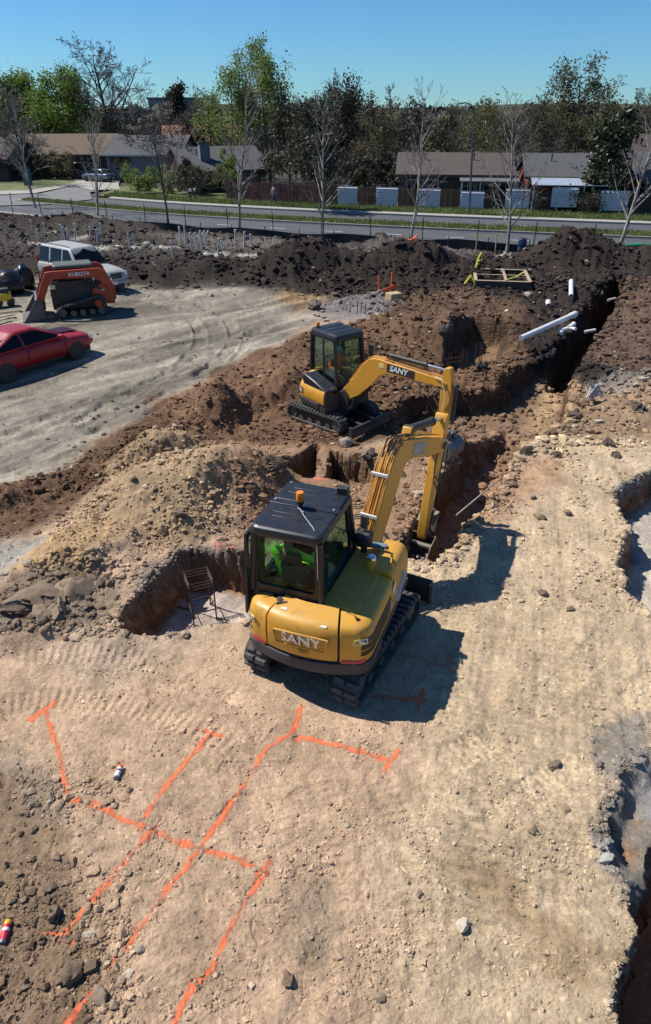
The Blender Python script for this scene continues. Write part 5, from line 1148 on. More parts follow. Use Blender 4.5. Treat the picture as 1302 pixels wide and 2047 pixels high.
m = MB(); m.box((1.13, -.103, 1.98), (.15, .004, .11)); m.build('sticker', M['decal_y'], mboom)
ram(mboom, (1.30, 2.26), (3.02, 2.22), 'arm_cylinder', .055, .62)
plate([(1.2, 2.1), (1.42, 2.1), (1.36, 2.30), (1.24, 2.30)], .14, 'cylinder_lug', M['mini_yellow'], mboom, None, None)
ram(mboom, (.22, .72), (1.12, 1.74), 'boom_cylinder', .05, .6)
m = MB()
for yo in (-.07, .0, .07): m.tube([(.1, yo, 1.34), (.5, yo, 1.88), (.8, yo, 2.13), (1.2, yo, 2.16), (2.4, yo, 2.09), (2.9, yo, 2.05)], .011, 6)
m.build('hoses', M['hose'], mboom)
m = MB()
for k in range(4): m.tube([(-.22, -.1 + .06 * k, .66), (-.02 + .05 * k, -.22 + .05 * k, .52), (.22, -.14 + .06 * k, .64), (.30, -.08 + .05 * k, .95)], .012, 6)
m.build('slew_hoses', M['rubber_clean'], mboom)
MARM = [(2.86, 2.12), (2.94, 2.30), (3.06, 2.30), (3.12, 2.08), (3.14, 1.80), (3.12, 1.30), (3.06, .62), (3.0, .52), (2.92, .52), (2.88, .62), (2.86, 1.3), (2.84, 1.8)]
marm = plate(MARM, .16, 'arm', M['mini_yellow'], MX, MF, MBR, .012)
ram(marm, (3.22, 1.86), (3.20, .72), 'bucket_cylinder', .05, .78)
m = MB(); m.tube([(2.7, -.12, 2.04), (2.9, -.14, 2.02), (3.02, -.13, 1.7), (2.98, -.1, 1.3)], .012, 8); m.build('arm_hose', M['clamp'], marm)
m = MB(); m.bar((3.2, -.1, .72), (3.26, -.1, .44), .04, .08, (0, 1, 0)); m.bar((3.2, .1, .72), (3.26, .1, .44), .04, .08, (0, 1, 0)); m.bar((3.2, -.1, .72), (3.0, -.1, .70), .04, .07, (0, 1, 0)); m.build('linkage', M['black'], MX, .008, loc=MF, rot=MBR)
bucket(MX, tuple(Vector(MF) + Matrix.Rotation(MBH, 3, 'Z') @ Vector((2.98, 0, .50))), (0, R(-14), MBH), .62, .78, 'bucket', pmat('bucket_grey', (.13, .135, .14), .45, .5, var=.3, scale=7, dust=.35), 4)
person('operator in an orange high visibility top seated in the small excavator cab', (*MINIC, MZ), MH + MU, seated((-.26, .27), 1.08, ((.12, .52, 1.44), (.12, -.02, 1.44)), .05), M['vest_o'], M['denim'], M['cap'])
# ---------------------------------------------------------------- road vehicles
M['silver'] = pmat('silver_paint', (.36, .36, .35), .45, .1, var=.05, dust=.35, dcol=(.36, .33, .27))
M['red_paint'] = pmat('red_paint', (.30, .004, .012), .42, .0, var=.06, coat=.12, dust=.10, dcol=(.30, .22, .17))
M['blue_paint'] = pmat('blue_grey_paint', (.12, .15, .22), .3, .3, var=.05, coat=.5)
M['dark_paint'] = pmat('dark_paint', (.03, .032, .04), .3, .2, var=.05, coat=.5)
M['tyre'] = pmat('tyre', (.025, .025, .025), .85, var=.2, dust=.6, dcol=(.25, .21, .17))
M['alloy'] = pmat('alloy', (.09, .09, .09), .5, .3, var=.1, dust=.4, dcol=(.25, .21, .17))
M['car_glass'] = pmat('car_glass', (.008, .009, .011), .15, 0, var=.05, spec=.22)
M['lamp_lens'] = pmat('lamp_lens', (.62, .63, .62), .12, .3, var=.1, coat=.8)
M['trim'] = pmat('black_trim', (.02, .02, .022), .5, var=.1, dust=.3)
def car(label, loc, rz, P_, paint, cat='car', name='parked_car', group=None):
    """P_: L, W, wheel radius, axles, lower profile [(x, zlow, zbelt, halfwidth)], hood line, cabin [(x_belt0,x_roof0,x_roof1,x_belt1)], roof z, belt z"""
    t = thing(name, label, cat, loc, rz, group); W = P_['W'] / 2; wr = P_['wr']; wb = P_['belt']; ax = P_['ax']
    # body shell: cross sections along x
    rings = []
    for x_, zl, zt, hw in P_['body']:
        zm = zl + (zt - zl) * .55; cr = .035
        rings.append([(x_, -hw * .82, zl), (x_, -hw * .95, zl + .06), (x_, -hw, zm), (x_, -hw * .985, zt - .16), (x_, -hw * .93, zt - .05), (x_, -hw * .74, zt), (x_, 0, zt + cr), (x_, hw * .74, zt), (x_, hw * .93, zt - .05), (x_, hw * .985, zt - .16), (x_, hw, zm), (x_, hw * .95, zl + .06), (x_, hw * .82, zl)])
    m = MB(); m.loft(rings); body = m.build('body', paint, t, sm=45)
    s = body.modifiers.new('s', 'SUBSURF'); s.levels = 1; s.render_levels = 1
    for xa in ax:   # wheel openings cut through
        cm = MB(); cm.cyl((xa, -W - .3, wr), (xa, W + .3, wr), wr * 1.17, n=28); cu = cm.build('cut', paint); b = body.modifiers.new('b', 'BOOLEAN'); b.object = cu; b.operation = 'DIFFERENCE'; b.solver = 'EXACT'
    dg = bpy.context.evaluated_depsgraph_get(); me = bpy.data.meshes.new_from_object(body.evaluated_get(dg)); body.modifiers.clear(); body.data = me; me.name = 'body'
    me.polygons.foreach_set('use_smooth', [True] * len(me.polygons)); me.set_sharp_from_angle(angle=R(38))
    for o in [o for o in bpy.data.objects if o.name.startswith('cut')]: bpy.data.objects.remove(o)
    m = MB(); m.box((0, 0, wr * .9), (P_['L'] * .9, W * 1.5, wr * .8)); m.build('underbody', M['trim'], t)
    xb0, xr0, xr1, xb1 = P_['cabin']; zr = P_['roof']; wtop = P_['rw'] / 2; wbel = W * .93
    def ring(x0, x1, hw, z, r):
        pts = rrect((x0 + x1) / 2, 0, x1 - x0, hw * 2, r * 1.5, 4); return [(a, b, z) for a, b in pts]
    m = MB(); m.loft([ring(xb0, xb1, wbel, wb - .06, .12), ring(xb0 + .02, xb1 - .03, wbel * .99, wb, .12), ring(xr0 - .03, xr1 + .05, wtop, zr - .07, .14), ring(xr0, xr1, wtop - .03, zr - .02, .14), ring(xr0 + .15, xr1 - .15, wtop - .2, zr, .14)]); gh = m.build('roof', paint, t, sm=50); s = gh.modifiers.new('s', 'SUBSURF'); s.levels = s.render_levels = 1
    # panes: side windows then screens
    z0, z1 = wb + .035, zr - .10
    def sidept(x_, z, sgn, o=.006):
        k = (z - wb) / (zr - .07 - wb); return (x_, sgn * (wbel * .99 * (1 - k) + wtop * k + o), z)
    def xlim(z, e):
        k = (z - wb) / (zr - .07 - wb); return (xb0 + (xr0 - xb0) * k) if e == 0 else (xb1 + (xr1 - xb1) * k)
    for sgn in (-1, 1):
        for a, b in P_['panes']:
            q = []
            for z, u in ((z0, 0), (z1, 1)):
                lo, hi = xlim(z, 0) + .14, xlim(z, 1) - .14
                q.append((max(lo, min(hi, a if a > -9 else lo)), max(lo, min(hi, b if b < 9 else hi))))
            m = MB(); m.loft([[sidept(q[0][0], z0, sgn), sidept(q[0][1], z0, sgn), sidept(q[1][1], z1, sgn), sidept(q[1][0], z1, sgn)], [sidept(q[0][0], z0, sgn, -.02), sidept(q[0][1], z0, sgn, -.02), sidept(q[1][1], z1, sgn, -.02), sidept(q[1][0], z1, sgn, -.02)]]); m.build('window', M['car_glass'], t, .004, sm=0)
    def screen(e, nm):
        s_ = 1 if e else -1; o = .014 * s_; q = []
        for z in (z0 - .0, z1 + .01): q.append((xlim(z, e) + o * 1.0 + (.0), z))
        k1 = wtop - .10; k0 = wbel - .12
        m = MB(); m.loft([[(q[0][0], -k0, q[0][1]), (q[0][0] + .03 * s_, 0, q[0][1]), (q[0][0], k0, q[0][1]), (q[1][0], k1, q[1][1]), (q[1][0] + .03 * s_, 0, q[1][1]), (q[1][0], -k1, q[1][1])], [(q[0][0] - .03 * s_, -k0, q[0][1]), (q[0][0] - .01 * s_, 0, q[0][1]), (q[0][0] - .03 * s_, k0, q[0][1]), (q[1][0] - .03 * s_, k1, q[1][1]), (q[1][0] - .01 * s_, 0, q[1][1]), (q[1][0] - .03 * s_, -k1, q[1][1])]]); return m.build(nm, M['car_glass'], t, .004, sm=20)
    screen(1, 'windscreen'); screen(0, 'rear_window')
    for xa in ax:
        for sgn in (-1, 1):
            yc = sgn * (W - .12); m = MB(); m.lathe([(wr * .62, -.11), (wr * .9, -.115), (wr, -.08), (wr, .08), (wr * .9, .115), (wr * .62, .11)], (xa, yc, wr), 28, 'y'); wh = m.build('wheel', M['tyre'], t)
            m = MB(); m.lathe([(.03, sgn * .095), (wr * .25, sgn * .10), (wr * .6, sgn * .085), (wr * .64, sgn * .11), (wr * .64, sgn * -.05), (.03, sgn * -.05)], (xa, yc, wr), 28, 'y')
            m.build('rim', M['trim'], wh)
            m = MB()
            for k in range(5):
                a = k * 2 * math.pi / 5 + .3; m.bar((xa + .04 * math.cos(a), yc + sgn * .105, wr + .04 * math.sin(a)), (xa + wr * .6 * math.cos(a), yc + sgn * .10, wr + wr * .6 * math.sin(a)), .02, wr * .2, (0, 1, 0))
            m.build('spokes', M['alloy'], wh, .005)
    for sgn in (-1, 1):
        m = MB(); m.box((P_['mirx'], sgn * (W + .09), wb + .06), (.12, .20, .15)); m.box((P_['mirx'], sgn * (W - .02), wb + .03), (.06, .12, .04)); m.build('mirror', P_.get('mirror', paint), t, .03)
        for hx in P_['handles']: m = MB(); m.box((hx, sgn * (W * .99), wb - .14), (.16, .03, .03)); m.build('handle', P_.get('handle', paint), t, .008)
        for dx in P_['doors']: m = MB(); m.box((dx, sgn * W * .993, (wb + wr) / 2 + .05), (.012, .016, wb - wr)); m.build('door_seam', M['trim'], t)
    return t
SUV = dict(L=5.1, W=2.0, wr=.39, ax=(-1.55, 1.45), belt=1.16, roof=1.93, rw=1.46, cabin=(-2.40, -2.22, .35, 1.02), panes=((-10, -1.35), (-1.22, -.28), (-.18, 10)), mirx=.72, handles=(-.95, .1), doors=(-1.25, -.24, .86),
    body=[(-2.50, .55, .95, .82), (-2.47, .42, 1.14, .93), (-2.2, .36, 1.18, .985), (-1, .34, 1.18, 1.0), (.7, .34, 1.16, 1.0), (1.1, .35, 1.13, .995), (1.9, .38, 1.08, .97), (2.35, .42, 1.02, .92), (2.50, .46, .92, .84), (2.54, .52, .70, .80)], mirror=M['trim'], handle=M['silver'])
suv = car('dusty silver sport utility vehicle parked behind the orange loader', (-12.0, 35.1, 0.0), R(-39), SUV, M['silver'], 'suv')
m = MB(); m.box((2.50, 0, .80), (.08, .98, .26)); gr = m.build('grille', M['trim'], suv, .03)
m = MB(); m.box((2.545, 0, .80), (.012, .34, .09)); m.build('grille_badge', M['dark_paint'], gr, .004)
for k in (-.06, .04): m = MB(); m.box((2.542, 0, .80 + k * 1.2), (.008, .9, .02)); m.build('grille_bar', M['dark_paint'], gr)
for sg in (-1, 1):
    m = MB(); m.box((2.42, sg * .70, .86), (.16, .30, .20), (0, 0, -sg * .35)); m.build('headlight', M['lamp_lens'], suv, .03)
    m = MB(); m.box((2.50, sg * .62, .50), (.06, .16, .09)); m.build('fog_light', M['lamp_lens'], suv, .02)
    m = MB(); m.box((-2.44, sg * .86, 1.2), (.10, .10, .42)); m.build('tail_light', M['red_lens'], suv, .02)
    m = MB(); m.tube([(-1.9, sg * .62, 1.93), (-1.7, sg * .62, 1.985), (.0, sg * .62, 1.985), (.2, sg * .62, 1.93)], .02, 8); m.build('roof_rail', M['trim'], suv)
m = MB(); m.box((2.50, 0, .50), (.16, 1.7, .16)); m.build('bumper', M['silver'], suv, .04)
m = MB(); m.box((2.585, 0, .50), (.01, .31, .15)); m.build('number_plate', M['white'], suv, .004)
RED = dict(L=4.7, W=1.78, wr=.33, ax=(-1.42, 1.36), belt=.93, roof=1.42, rw=1.16, cabin=(-2.0, -.85, .12, 1.18), panes=((-10, -.62), (-.54, 10)), mirx=.72, handles=(-.42,), doors=(-.55, .95),
    body=[(-2.36, .50, .80, .66), (-2.30, .36, .93, .78), (-1.9, .30, .97, .86), (-1.0, .26, .95, .88), (.6, .25, .93, .89), (1.1, .25, .90, .885), (1.8, .27, .82, .85), (2.15, .30, .74, .78), (2.32, .33, .62, .66), (2.36, .38, .52, .6)])
red = car('red two door car cut by the left edge of the picture', (-10.07, 22.6, .0), R(58.5), RED, M['red_paint'])
for sg in (-1, 1):
    m = MB(); m.box((2.12, sg * .62, .60), (.26, .24, .13), (0, .25, -sg * .5)); m.build('headlight', M['lamp_lens'], red, .04)
    m = MB(); m.box((-2.24, sg * .60, .80), (.12, .32, .12)); m.build('tail_light', M['red_lens'], red, .03)
m = MB(); m.box((1.45, 0, .905), (.9, .7, .02), (0, .09, 0)); m.build('hood_panel', pmat('dark_red_hood', (.05, .012, .018), .35, var=.1, coat=.5), red, .02)
SEDAN = dict(L=4.5, W=1.78, wr=.32, ax=(-1.35, 1.35), belt=.93, roof=1.44, rw=1.2, cabin=(-1.9, -1.2, .2, 1.1), panes=((-10, -.62), (-.5, 10)), mirx=.72, handles=(-.9, .1), doors=(-.55, .95), body=RED['body'])
car('blue grey car parked on the driveway of the far house', (-28.6, 95.5, .19), R(150), SEDAN, M['blue_paint'])
dc = car('dark van parked further back beside the far house', (-33.5, 100, .19), R(165), dict(SUV), M['dark_paint'], 'van')
# ---------------------------------------------------------------- orange compact track loader
M['orange'] = pmat('orange_paint', (.42, .045, .010), .42, var=.1, scale=4, grime=.5, dust=.3, dcol=(.28, .20, .15))
SK = thing('track_loader', 'orange compact track loader with black cab and raised lettered arms', 'loader', (-10.55, 29.95, .0), R(201))
for sg in (-1, 1):
    # raised rear sprocket gives the belt a wedge shape
    y_ = sg * .72; pr = [(-.95, .06), (.86, .03), (1.04, .14), (1.02, .32), (.84, .46), (-.50, .80), (-.78, .82), (-.94, .68), (-1.04, .24)]; pi_ = [(a * .9 - .005, .34 + (b - .34) * .84) for a, b in pr]
    m = MB(); n = len(pr)
    for a in range(n):
        b = (a + 1) % n; q = [(*[pr[a][0]], y_ - .2, pr[a][1]), (pr[b][0], y_ - .2, pr[b][1]), (pr[b][0], y_ + .2, pr[b][1]), (pr[a][0], y_ + .2, pr[a][1]), (pi_[a][0], y_ - .2, pi_[a][1]), (pi_[b][0], y_ - .2, pi_[b][1]), (pi_[b][0], y_ + .2, pi_[b][1]), (pi_[a][0], y_ + .2, pi_[a][1])]
        m.add(q, [(0, 1, 2, 3), (7, 6, 5, 4), (0, 4, 5, 1), (3, 2, 6, 7)])
    tk = m.build('track', M['rubber'], SK, sm=0)
    pm = MB(); pm.box((0, 0, .02), (.07, .38, .04), taper=.85); pme = pm.mesh('track_pad', 0); pme.materials.append(M['rubber'])
    for a in range(n):
        b = (a + 1) % n; A, B_ = Vector((pr[a][0], 0, pr[a][1])), Vector((pr[b][0], 0, pr[b][1])); L_ = (B_ - A).length; c = max(1, int(L_ / .13)); d = (B_ - A) / L_
        for k in range(c):
            p = A + d * L_ * (k + .5) / c; o = link(bpy.data.objects.new('track_pad', pme), tk); o.location = (p.x, y_, p.z); o.rotation_euler = (0, math.atan2(-d.z, d.x) + math.pi, 0)
    m = MB(); m.lathe([(.03, -.16), (.15, -.16), (.19, -.1), (.19, .1), (.15, .16), (.03, .16)], (-.70, y_, .52), 20, 'y'); m.build('sprocket', M['orange'], tk)
    for xq, rq in ((-.78, .15), (-.40, .12), (-.02, .12), (.36, .12), (.80, .16)): m = MB(); m.lathe([(.02, -.17), (rq, -.17), (rq, .17), (.02, .17)], (xq, y_, .06 + rq + .02), 16, 'y'); m.build('roller', M['steel'], tk)
    # arm: rear tower, long level beam, drop to the coupler
    ya = sg * .70
    m = MB(); m.prism([(-1.28, 1.02), (-1.32, 1.40), (-1.18, 1.78), (-.95, 1.92), (.95, 1.90), (1.18, 1.88), (1.34, 1.62), (1.74, .78), (1.68, .62), (1.54, .62), (1.40, .82), (1.06, 1.50), (.86, 1.60), (-.60, 1.56), (-.90, 1.42), (-1.02, 1.28)], ya - .07, ya + .07); ar = m.build('lift_arm', M['orange'], SK, .015)
    text('KUBOTA', .20, M['white'], ar, (-.12, ya + sg * .076, 1.735), (R(90), 0, R(180) if sg > 0 else 0), 'lettering', .003, .004, 0, 1.05)
    m = MB(); m.prism([(-1.40, .42), (-1.42, 1.22), (-1.30, 1.38), (-.95, 1.30), (-.55, 1.05), (-.50, .78), (-.85, .78), (-1.06, .42)], sg * .50, sg * .62); tw = m.build('rear_tower', M['orange'], SK, .02)
    text('SVL', .12, M['badge'], tw, (-.95, sg * .626, 1.03), (R(90), 0, R(180) if sg > 0 else 0), 'lettering', .002, .002, .2)
    m = MB(); m.cyl((-.95, sg * .60, 1.05), (-.2, sg * .60, 1.35), .045); m.build('lift_cylinder', M['black'], SK)
    m = MB(); m.cyl((1.05, sg * .45, 1.62), (1.42, sg * .45, 1.05), .045); m.cyl((1.42, sg * .45, 1.05), (1.66, sg * .45, .68), .025); m.build('tilt_cylinder', M['steel'], SK)
    m = MB(); m.tube([(1.2, sg * .58, 1.88), (1.42, sg * .55, 1.6), (1.5, sg * .5, 1.2), (1.6, sg * .45, .9)], .018, 6); m.build('hose', M['rubber_clean'], SK)
m = MB(); m.prism([(-1.42, .45), (-1.45, 1.15), (-1.34, 1.32), (-.75, 1.34), (-.7, .45)], -.50, .50); m.build('engine_cover', M['black'], SK, .03)
m = MB(); m.box((-1.46, 0, .85), (.06, .9, .62)); m.build('tail_gate', M['orange'], SK, .03)
m = MB(); m.box((.12, 0, .74), (2.0, .98, .86)); m.build('chassis', M['black'], SK, .03)
m = MB()
for sg in (-1, 1):
    for xq in (-.62, .80): m.bar((xq, sg * .44, .8), (xq * .95, sg * .42, 1.95), .07, .07)
    m.bar((-.62, sg * .43, 1.3), (.80, sg * .43, 1.3), .04, .05)
sc_cab = m.build('cab_frame', M['black'], SK, .008)
for sg in (-1, 1):
    m = MB()
    for k in range(11): m.bar((-.5 + k * .12, sg * .43, 1.32), (-.5 + k * .12, sg * .43, 1.92), .012)
    for k in range(5): m.bar((-.58, sg * .43, 1.38 + k * .11), (.78, sg * .43, 1.38 + k * .11), .012)
    tag(m.build('side_screen', M['black'], sc_cab), kind='stuff')
m = MB(); m.loft([[(x_, y_, z_) for x_, y_ in rrect(.08, 0, 1.56 - d, 1.02 - d, .1)] for d, z_ in ((.0, 1.95), (0, 2.04), (.08, 2.08))]); m.build('cab_roof', pmat('grey_green_roof', (.06, .085, .075), .5, var=.2, dust=.3), SK, sm=30)
for sg in (-1, 1): m = MB(); m.box((.15, sg * .46, 1.18), (1.5, .04, .5)); m.box((-.42, sg * .455, 1.62), (.36, .03, .66)); m.build('cab_side', M['black'], SK, .006)
m = MB(); m.box((.80, 0, 1.45), (.04, .84, .9)); m.build('front_door', M['car_glass'], SK, .006)
m = MB(); m.box((-.30, 0, 1.0), (.45, .5, .14)); m.box((-.5, 0, 1.35), (.12, .5, .6)); m.build('seat', M['seat'], SK, .04)
m = MB(); m.prism([(1.46, .06), (1.62, .0), (2.36, .0), (2.40, .03), (1.70, .10), (1.56, .22), (1.58, .62), (1.78, .86), (1.70, .88), (1.48, .66)], -.92, .92); 
for sg in (-1, 1): m.prism([(1.50, .06), (2.34, .02), (1.98, .50), (1.76, .84), (1.50, .64)], sg * .92 - .02, sg * .92 + .02)
m.build('loader_bucket', pmat('bucket_steel', (.10, .10, .105), .5, .5, var=.35, scale=4, dust=.5, dcol=(.30, .26, .22)), SK, .006)
m = MB(); m.box((1.46, 0, .58), (.10, 1.3, .40)); m.build('quick_coupler', M['black'], SK, .01)
m = MB(); m.box((-1.38, .45, 1.36), (.08, .14, .1)); m.box((-1.38, -.45, 1.36), (.08, .14, .1)); m.build('rear_lamps', M['lamp_lens'], SK, .02)
# things at the left edge by the loader
cp = thing('plate_compactor', 'small yellow wheeled machine at the left edge beside the loader bucket', 'compactor', (*G(12, 612), 0), R(20))
m = MB(); m.box((0, 0, .42), (.62, .5, .34)); m.build('housing', pmat('compactor_yellow', (.70, .50, .03), .45, var=.1, dust=.3), cp, .05)
m = MB(); m.box((.05, 0, .68), (.4, .34, .2)); m.build('engine', M['black'], cp, .03)
for sx_ in (-.25, .25): m = MB(); m.cyl((sx_, -.28, .16), (sx_, .28, .16), .16, n=18); m.build('roller', M['tyre'], cp)
m = MB(); m.tube([(-.3, -.2, .5), (-.8, -.2, 1.0), (-.8, .2, 1.0), (-.3, .2, .5)], .02); m.build('handle', M['black'], cp)
def sack(loc, dims, rz, label, mat, seed, cat, name):
    v, f = ico(3); d = 1 + .25 * perlin(v[:, 0] * 1.8 + seed, v[:, 1] * 1.8 + v[:, 2], seed) + .15 * np.abs(perlin(v[:, 0] * 4 + v[:, 2] * 3, v[:, 1] * 4, seed + 1))
    q = v * d[:, None] * np.array(dims); q[:, 2] = np.maximum(q[:, 2], -dims[2] * .6)
    o = npmesh(name, q, f, mat, None, True); o.location = (*loc, H(*loc) + dims[2] * .55); o.rotation_euler = (0, 0, rz); return tag(o, label, cat)
M['tarp'] = pmat('black_plastic', (.012, .012, .014), .3, var=.2, bump=.4, bscale=5)
sack(G(20, 588), (.75, .6, .62), .3, 'heap of shiny black plastic behind the yellow compactor', M['tarp'], 3, 'tarp', 'tarp')
sack(G(52, 577), (.45, .4, .75), .9, 'upright black bag next to the black plastic heap', M['tarp'], 9, 'bag', 'bag')
M['plank'] = pmat('weathered_plank', (.30, .245, .16), .8, var=.25, scale=5)
for k, (a, b, lab) in enumerate((((-10, 628), (44, 624), 'upper weathered plank lying left of the loader'), ((-10, 640), (30, 634), 'lower weathered plank lying left of the loader'), ((-12, 650), (20, 640), 'short plank end at the left edge under the others'))):
    p, q = G(*a), G(*b); m = MB(); m.bar((*p, H(*p) + .06 + .05 * k), (*q, H(*q) + .06 + .05 * k), .16, .04); tag(m.build('plank', M['plank'], None, .004), lab, 'plank')
# ---------------------------------------------------------------- pipes, timber, rebar, cans
M['pvc'] = pmat('white_pvc', (.70, .70, .70), .4, var=.08, scale=3, dust=.5, dcol=(.35, .30, .25))
M['pvc_shade'] = pmat('pipe_inside_shade', (.28, .285, .29), .6)  # greyed copy of the white plastic; shade of the hollow put into the colour
M['pvc_old'] = pmat('dusty_pvc', (.55, .54, .50), .55, var=.2, scale=5, dust=.5, dcol=(.25, .22, .19))
M['lumber'] = pmat('fresh_lumber', (.40, .31, .20), .75, var=.2, scale=6)
M['ply'] = pmat('plywood', (.46, .33, .19), .8, var=.2, scale=4)
M['rebar'] = pmat('rusty_rebar', (.075, .05, .038), .8, .3, var=.3, scale=20)
M['tape'] = pmat('caution_tape', (.42, .39, .05), .5, var=.2, scale=9)
M['orange_pl'] = pmat('orange_plastic', (.85, .12, .02), .5, var=.12, scale=5)
def gz(px, py): x_, y_ = G(px, py); return x_, y_, H(x_, y_)
STUB = [(66, 465, .75), (78, 483, .8), (90, 463, .5), (126, 478, .9), (131, 480, .9), (136, 478, .75), (152, 488, .9), (154, 474, .75), (182, 480, .7), (196, 482, .7), (199, 478, .6), (205, 477, .75), (261, 504, 1.0), (346, 512, .8), (362, 494, 1.25), (372, 487, 1.1), (384, 504, 1.05), (393, 507, 1.0), (397, 505, .95), (404, 497, .95), (405, 503, 1.1), (410, 487, .8), (412, 490, .55), (438, 512, .7), (440, 500, .6), (445, 502, .65), (472, 507, 1.1), (489, 500, .9), (503, 497, .8), (611, 490, .4), (616, 488, .45)]
proto = None; STUBT = []
for k, (a, b, hh) in enumerate(STUB):
    x_, y_, z_ = gz(a, b)
    if proto is None:
        t = proto = thing('pipe_stub', '', 'pipe', (0, 0, 0))
        m = MB(); m.lathe([(.048, -.3), (.048, 1.0), (.040, 1.0), (.040, .9)], (0, 0, 0), 12); m.build('pipe', M['pvc_old'], t)
        m = MB(); m.lathe([(.062, .84), (.064, .86), (.064, 1.0), (.062, 1.02), (.001, 1.02)], (0, 0, 0), 12); m.build('cap', M['pvc_old'], t)
    else: t = copy_tree(proto)
    t.location = (x_, y_, z_); t.scale = (1.1, 1.1, hh); t.rotation_euler = ((rnd.random() - .5) * .14, (rnd.random() - .5) * .14, k)
    STUBT.append((a, t))
for k, (a, t) in enumerate(sorted(STUBT, key=lambda q: q[0])): tag(t, ORD[k] + ' white stub pipe from the left standing in the dark far soil', 'pipe', 'white stub pipes standing in the far soil')
def pipe(a, b, za, zb, r, label, mat='pvc', bell=False):
    p = Vector((*G(*a, za), za)); q = Vector((*G(*b, zb), zb)); d = (q - p).normalized()
    t = thing('pipe', label, 'pipe', tuple(p)); z = Vector((0, 0, 0)); q = q - p
    m = MB(); m.tube([z, q], r, 20); m.build('pipe_wall', M[mat], t)
    m = MB(); m.cyl(-d * .004, d * .02, r * .86, n=20); m.build('bore_shade', M['pvc_shade'], t)  # grey disc on the closed end, painting the shaded hollow
    if bell: m = MB(); m.tube([q - d * .35, q - d * .30, q + d * .01], [r * 1.02, r * 1.18, r * 1.18], 20); m.build('socket', M[mat], t)
    return t
pipe((1042, 676), (1150, 628), .66, .88, .10, 'long white pipe lying across the narrow trench', bell=True)
pipe((1142, 592), (1142, 562), .35, .62, .105, 'short white pipe leaning upright on the dark soil')
pipe((1097, 610), (1096, 602), .5, .62, .11, 'stub end of white pipe beside the long one')
pipe((1168, 664), (1190, 660), -.5, -.45, .07, 'white pipe crossing inside the narrow trench')
pipe((1216, 600), (1230, 597), -.1, -.1, .06, 'small white pipe at the far end of the narrow trench')
x_, y_ = G(1138, 652, .7); t = thing('pipe_fitting', 'white branching pipe fittings wrapped in plastic under the long pipe', 'pipe fitting', (x_, y_, .62))
for nm, a, b, r in (('elbow', (-.35, 0, -.1), (.1, .1, .0), .085), ('tee', (0, .05, .0), (.25, .22, .1), .095), ('branch', (.05, .05, .0), (.2, -.18, .02), .07), ('elbow', (-.28, -.05, -.1), (-.32, -.25, -.12), .07)):
    m = MB(); m.tube([a, lerp(a, b, .15), lerp(a, b, .85), b], [r, r * .85, r * .85, r], 14); m.build(nm, M['pvc'], t)
# timber form with rebar
fx, fy = G(1000, 566); fz = H(fx, fy) + .05
t = thing('timber_form', 'square timber form with cross pieces and yellow tape on the dark soil', 'timber form', (fx, fy, fz), R(-9))
W2, D2 = 1.3, 1.5
for a, b in (((-W2, -D2), (W2, -D2)), ((W2, -D2), (W2, D2)), ((W2, D2), (-W2, D2)), ((-W2, D2), (-W2, -D2))):
    m = MB(); m.bar((*a, .22), (*b, .22), .05, .44); m.build('side_board', pmat('form_board', (.075, .06, .045), .8, var=.3), t)
    m = MB(); m.bar((*a, .46), (*b, .46), .16, .04); m.build('top_rail', M['lumber'], t, .004)
m = MB(); m.bar((.15, -D2, .50), (.15, D2, .50), .13, .05); m.build('cross_piece', M['lumber'], t, .004)
m = MB(); m.bar((-W2, .3, .40), (W2, .3, .40), .09, .05); m.build('cross_piece', M['lumber'], t, .004)
for a, b in ((-.5, .6), (.0, -.5), (.45, .5), (-.6, -.6)): m = MB(); m.cyl((a, b, -.2), (a + .02, b, 1.0), .014, n=6); m.build('rebar', M['rebar'], t)
def strand(px, label, w=.06, z0=.06):
    m = MB(); p = [Vector((*G(a, b), H(*G(a, b)) + z0 + c)) for a, b, c in px]
    for a, b in zip(p[:-1], p[1:]): m.bar(a, b, w, .006, (.3, .2, 1))
    tag(m.build('caution_tape', M['tape'], sm=0), label, 'caution tape')
strand([(928, 572, 0), (940, 566, .1), (950, 571, 0), (975, 573, .15), (1000, 575, .3), (1030, 570, .35), (1045, 560, .3)], 'yellow caution tape trailing along the near side of the timber form', .09)
strand([(948, 560, 0), (952, 552, .3), (958, 545, .45), (962, 540, .2), (955, 548, .1), (949, 556, .0)], 'bunched yellow caution tape behind the left corner of the timber form', .09)
def stake(px, py, hh, label, mat, w=.05, lean=0.0, name='stake', cat='stake', group=None):
    x_, y_, z_ = gz(px, py); m = MB(); m.bar((0, 0, -.2), (lean, 0, hh), w, w * .6)
    o = m.build(name, mat, None); o.location = (x_, y_, z_); return tag(o, label, cat, group)
stake(951, 505, 1.0, 'left pale wooden stake holding yellow tape near the silt fence', M['lumber'], .08); stake(990, 503, 1.1, 'right pale wooden stake holding yellow tape near the silt fence', M['lumber'], .09)
a, b = gz(951, 505), gz(990, 503); m = MB(); m.tube([(a[0] - .4, a[1], a[2] + .98), (*a[:2], a[2] + .98), ((a[0] + b[0]) / 2, (a[1] + b[1]) / 2, a[2] + .93), (*b[:2], b[2] + 1.0), (b[0] + .4, b[1], b[2] + 1.02)], .025, 5); tag(m.build('caution_tape', M['tape']), 'yellow tape stretched level between the two pale stakes', 'caution tape')
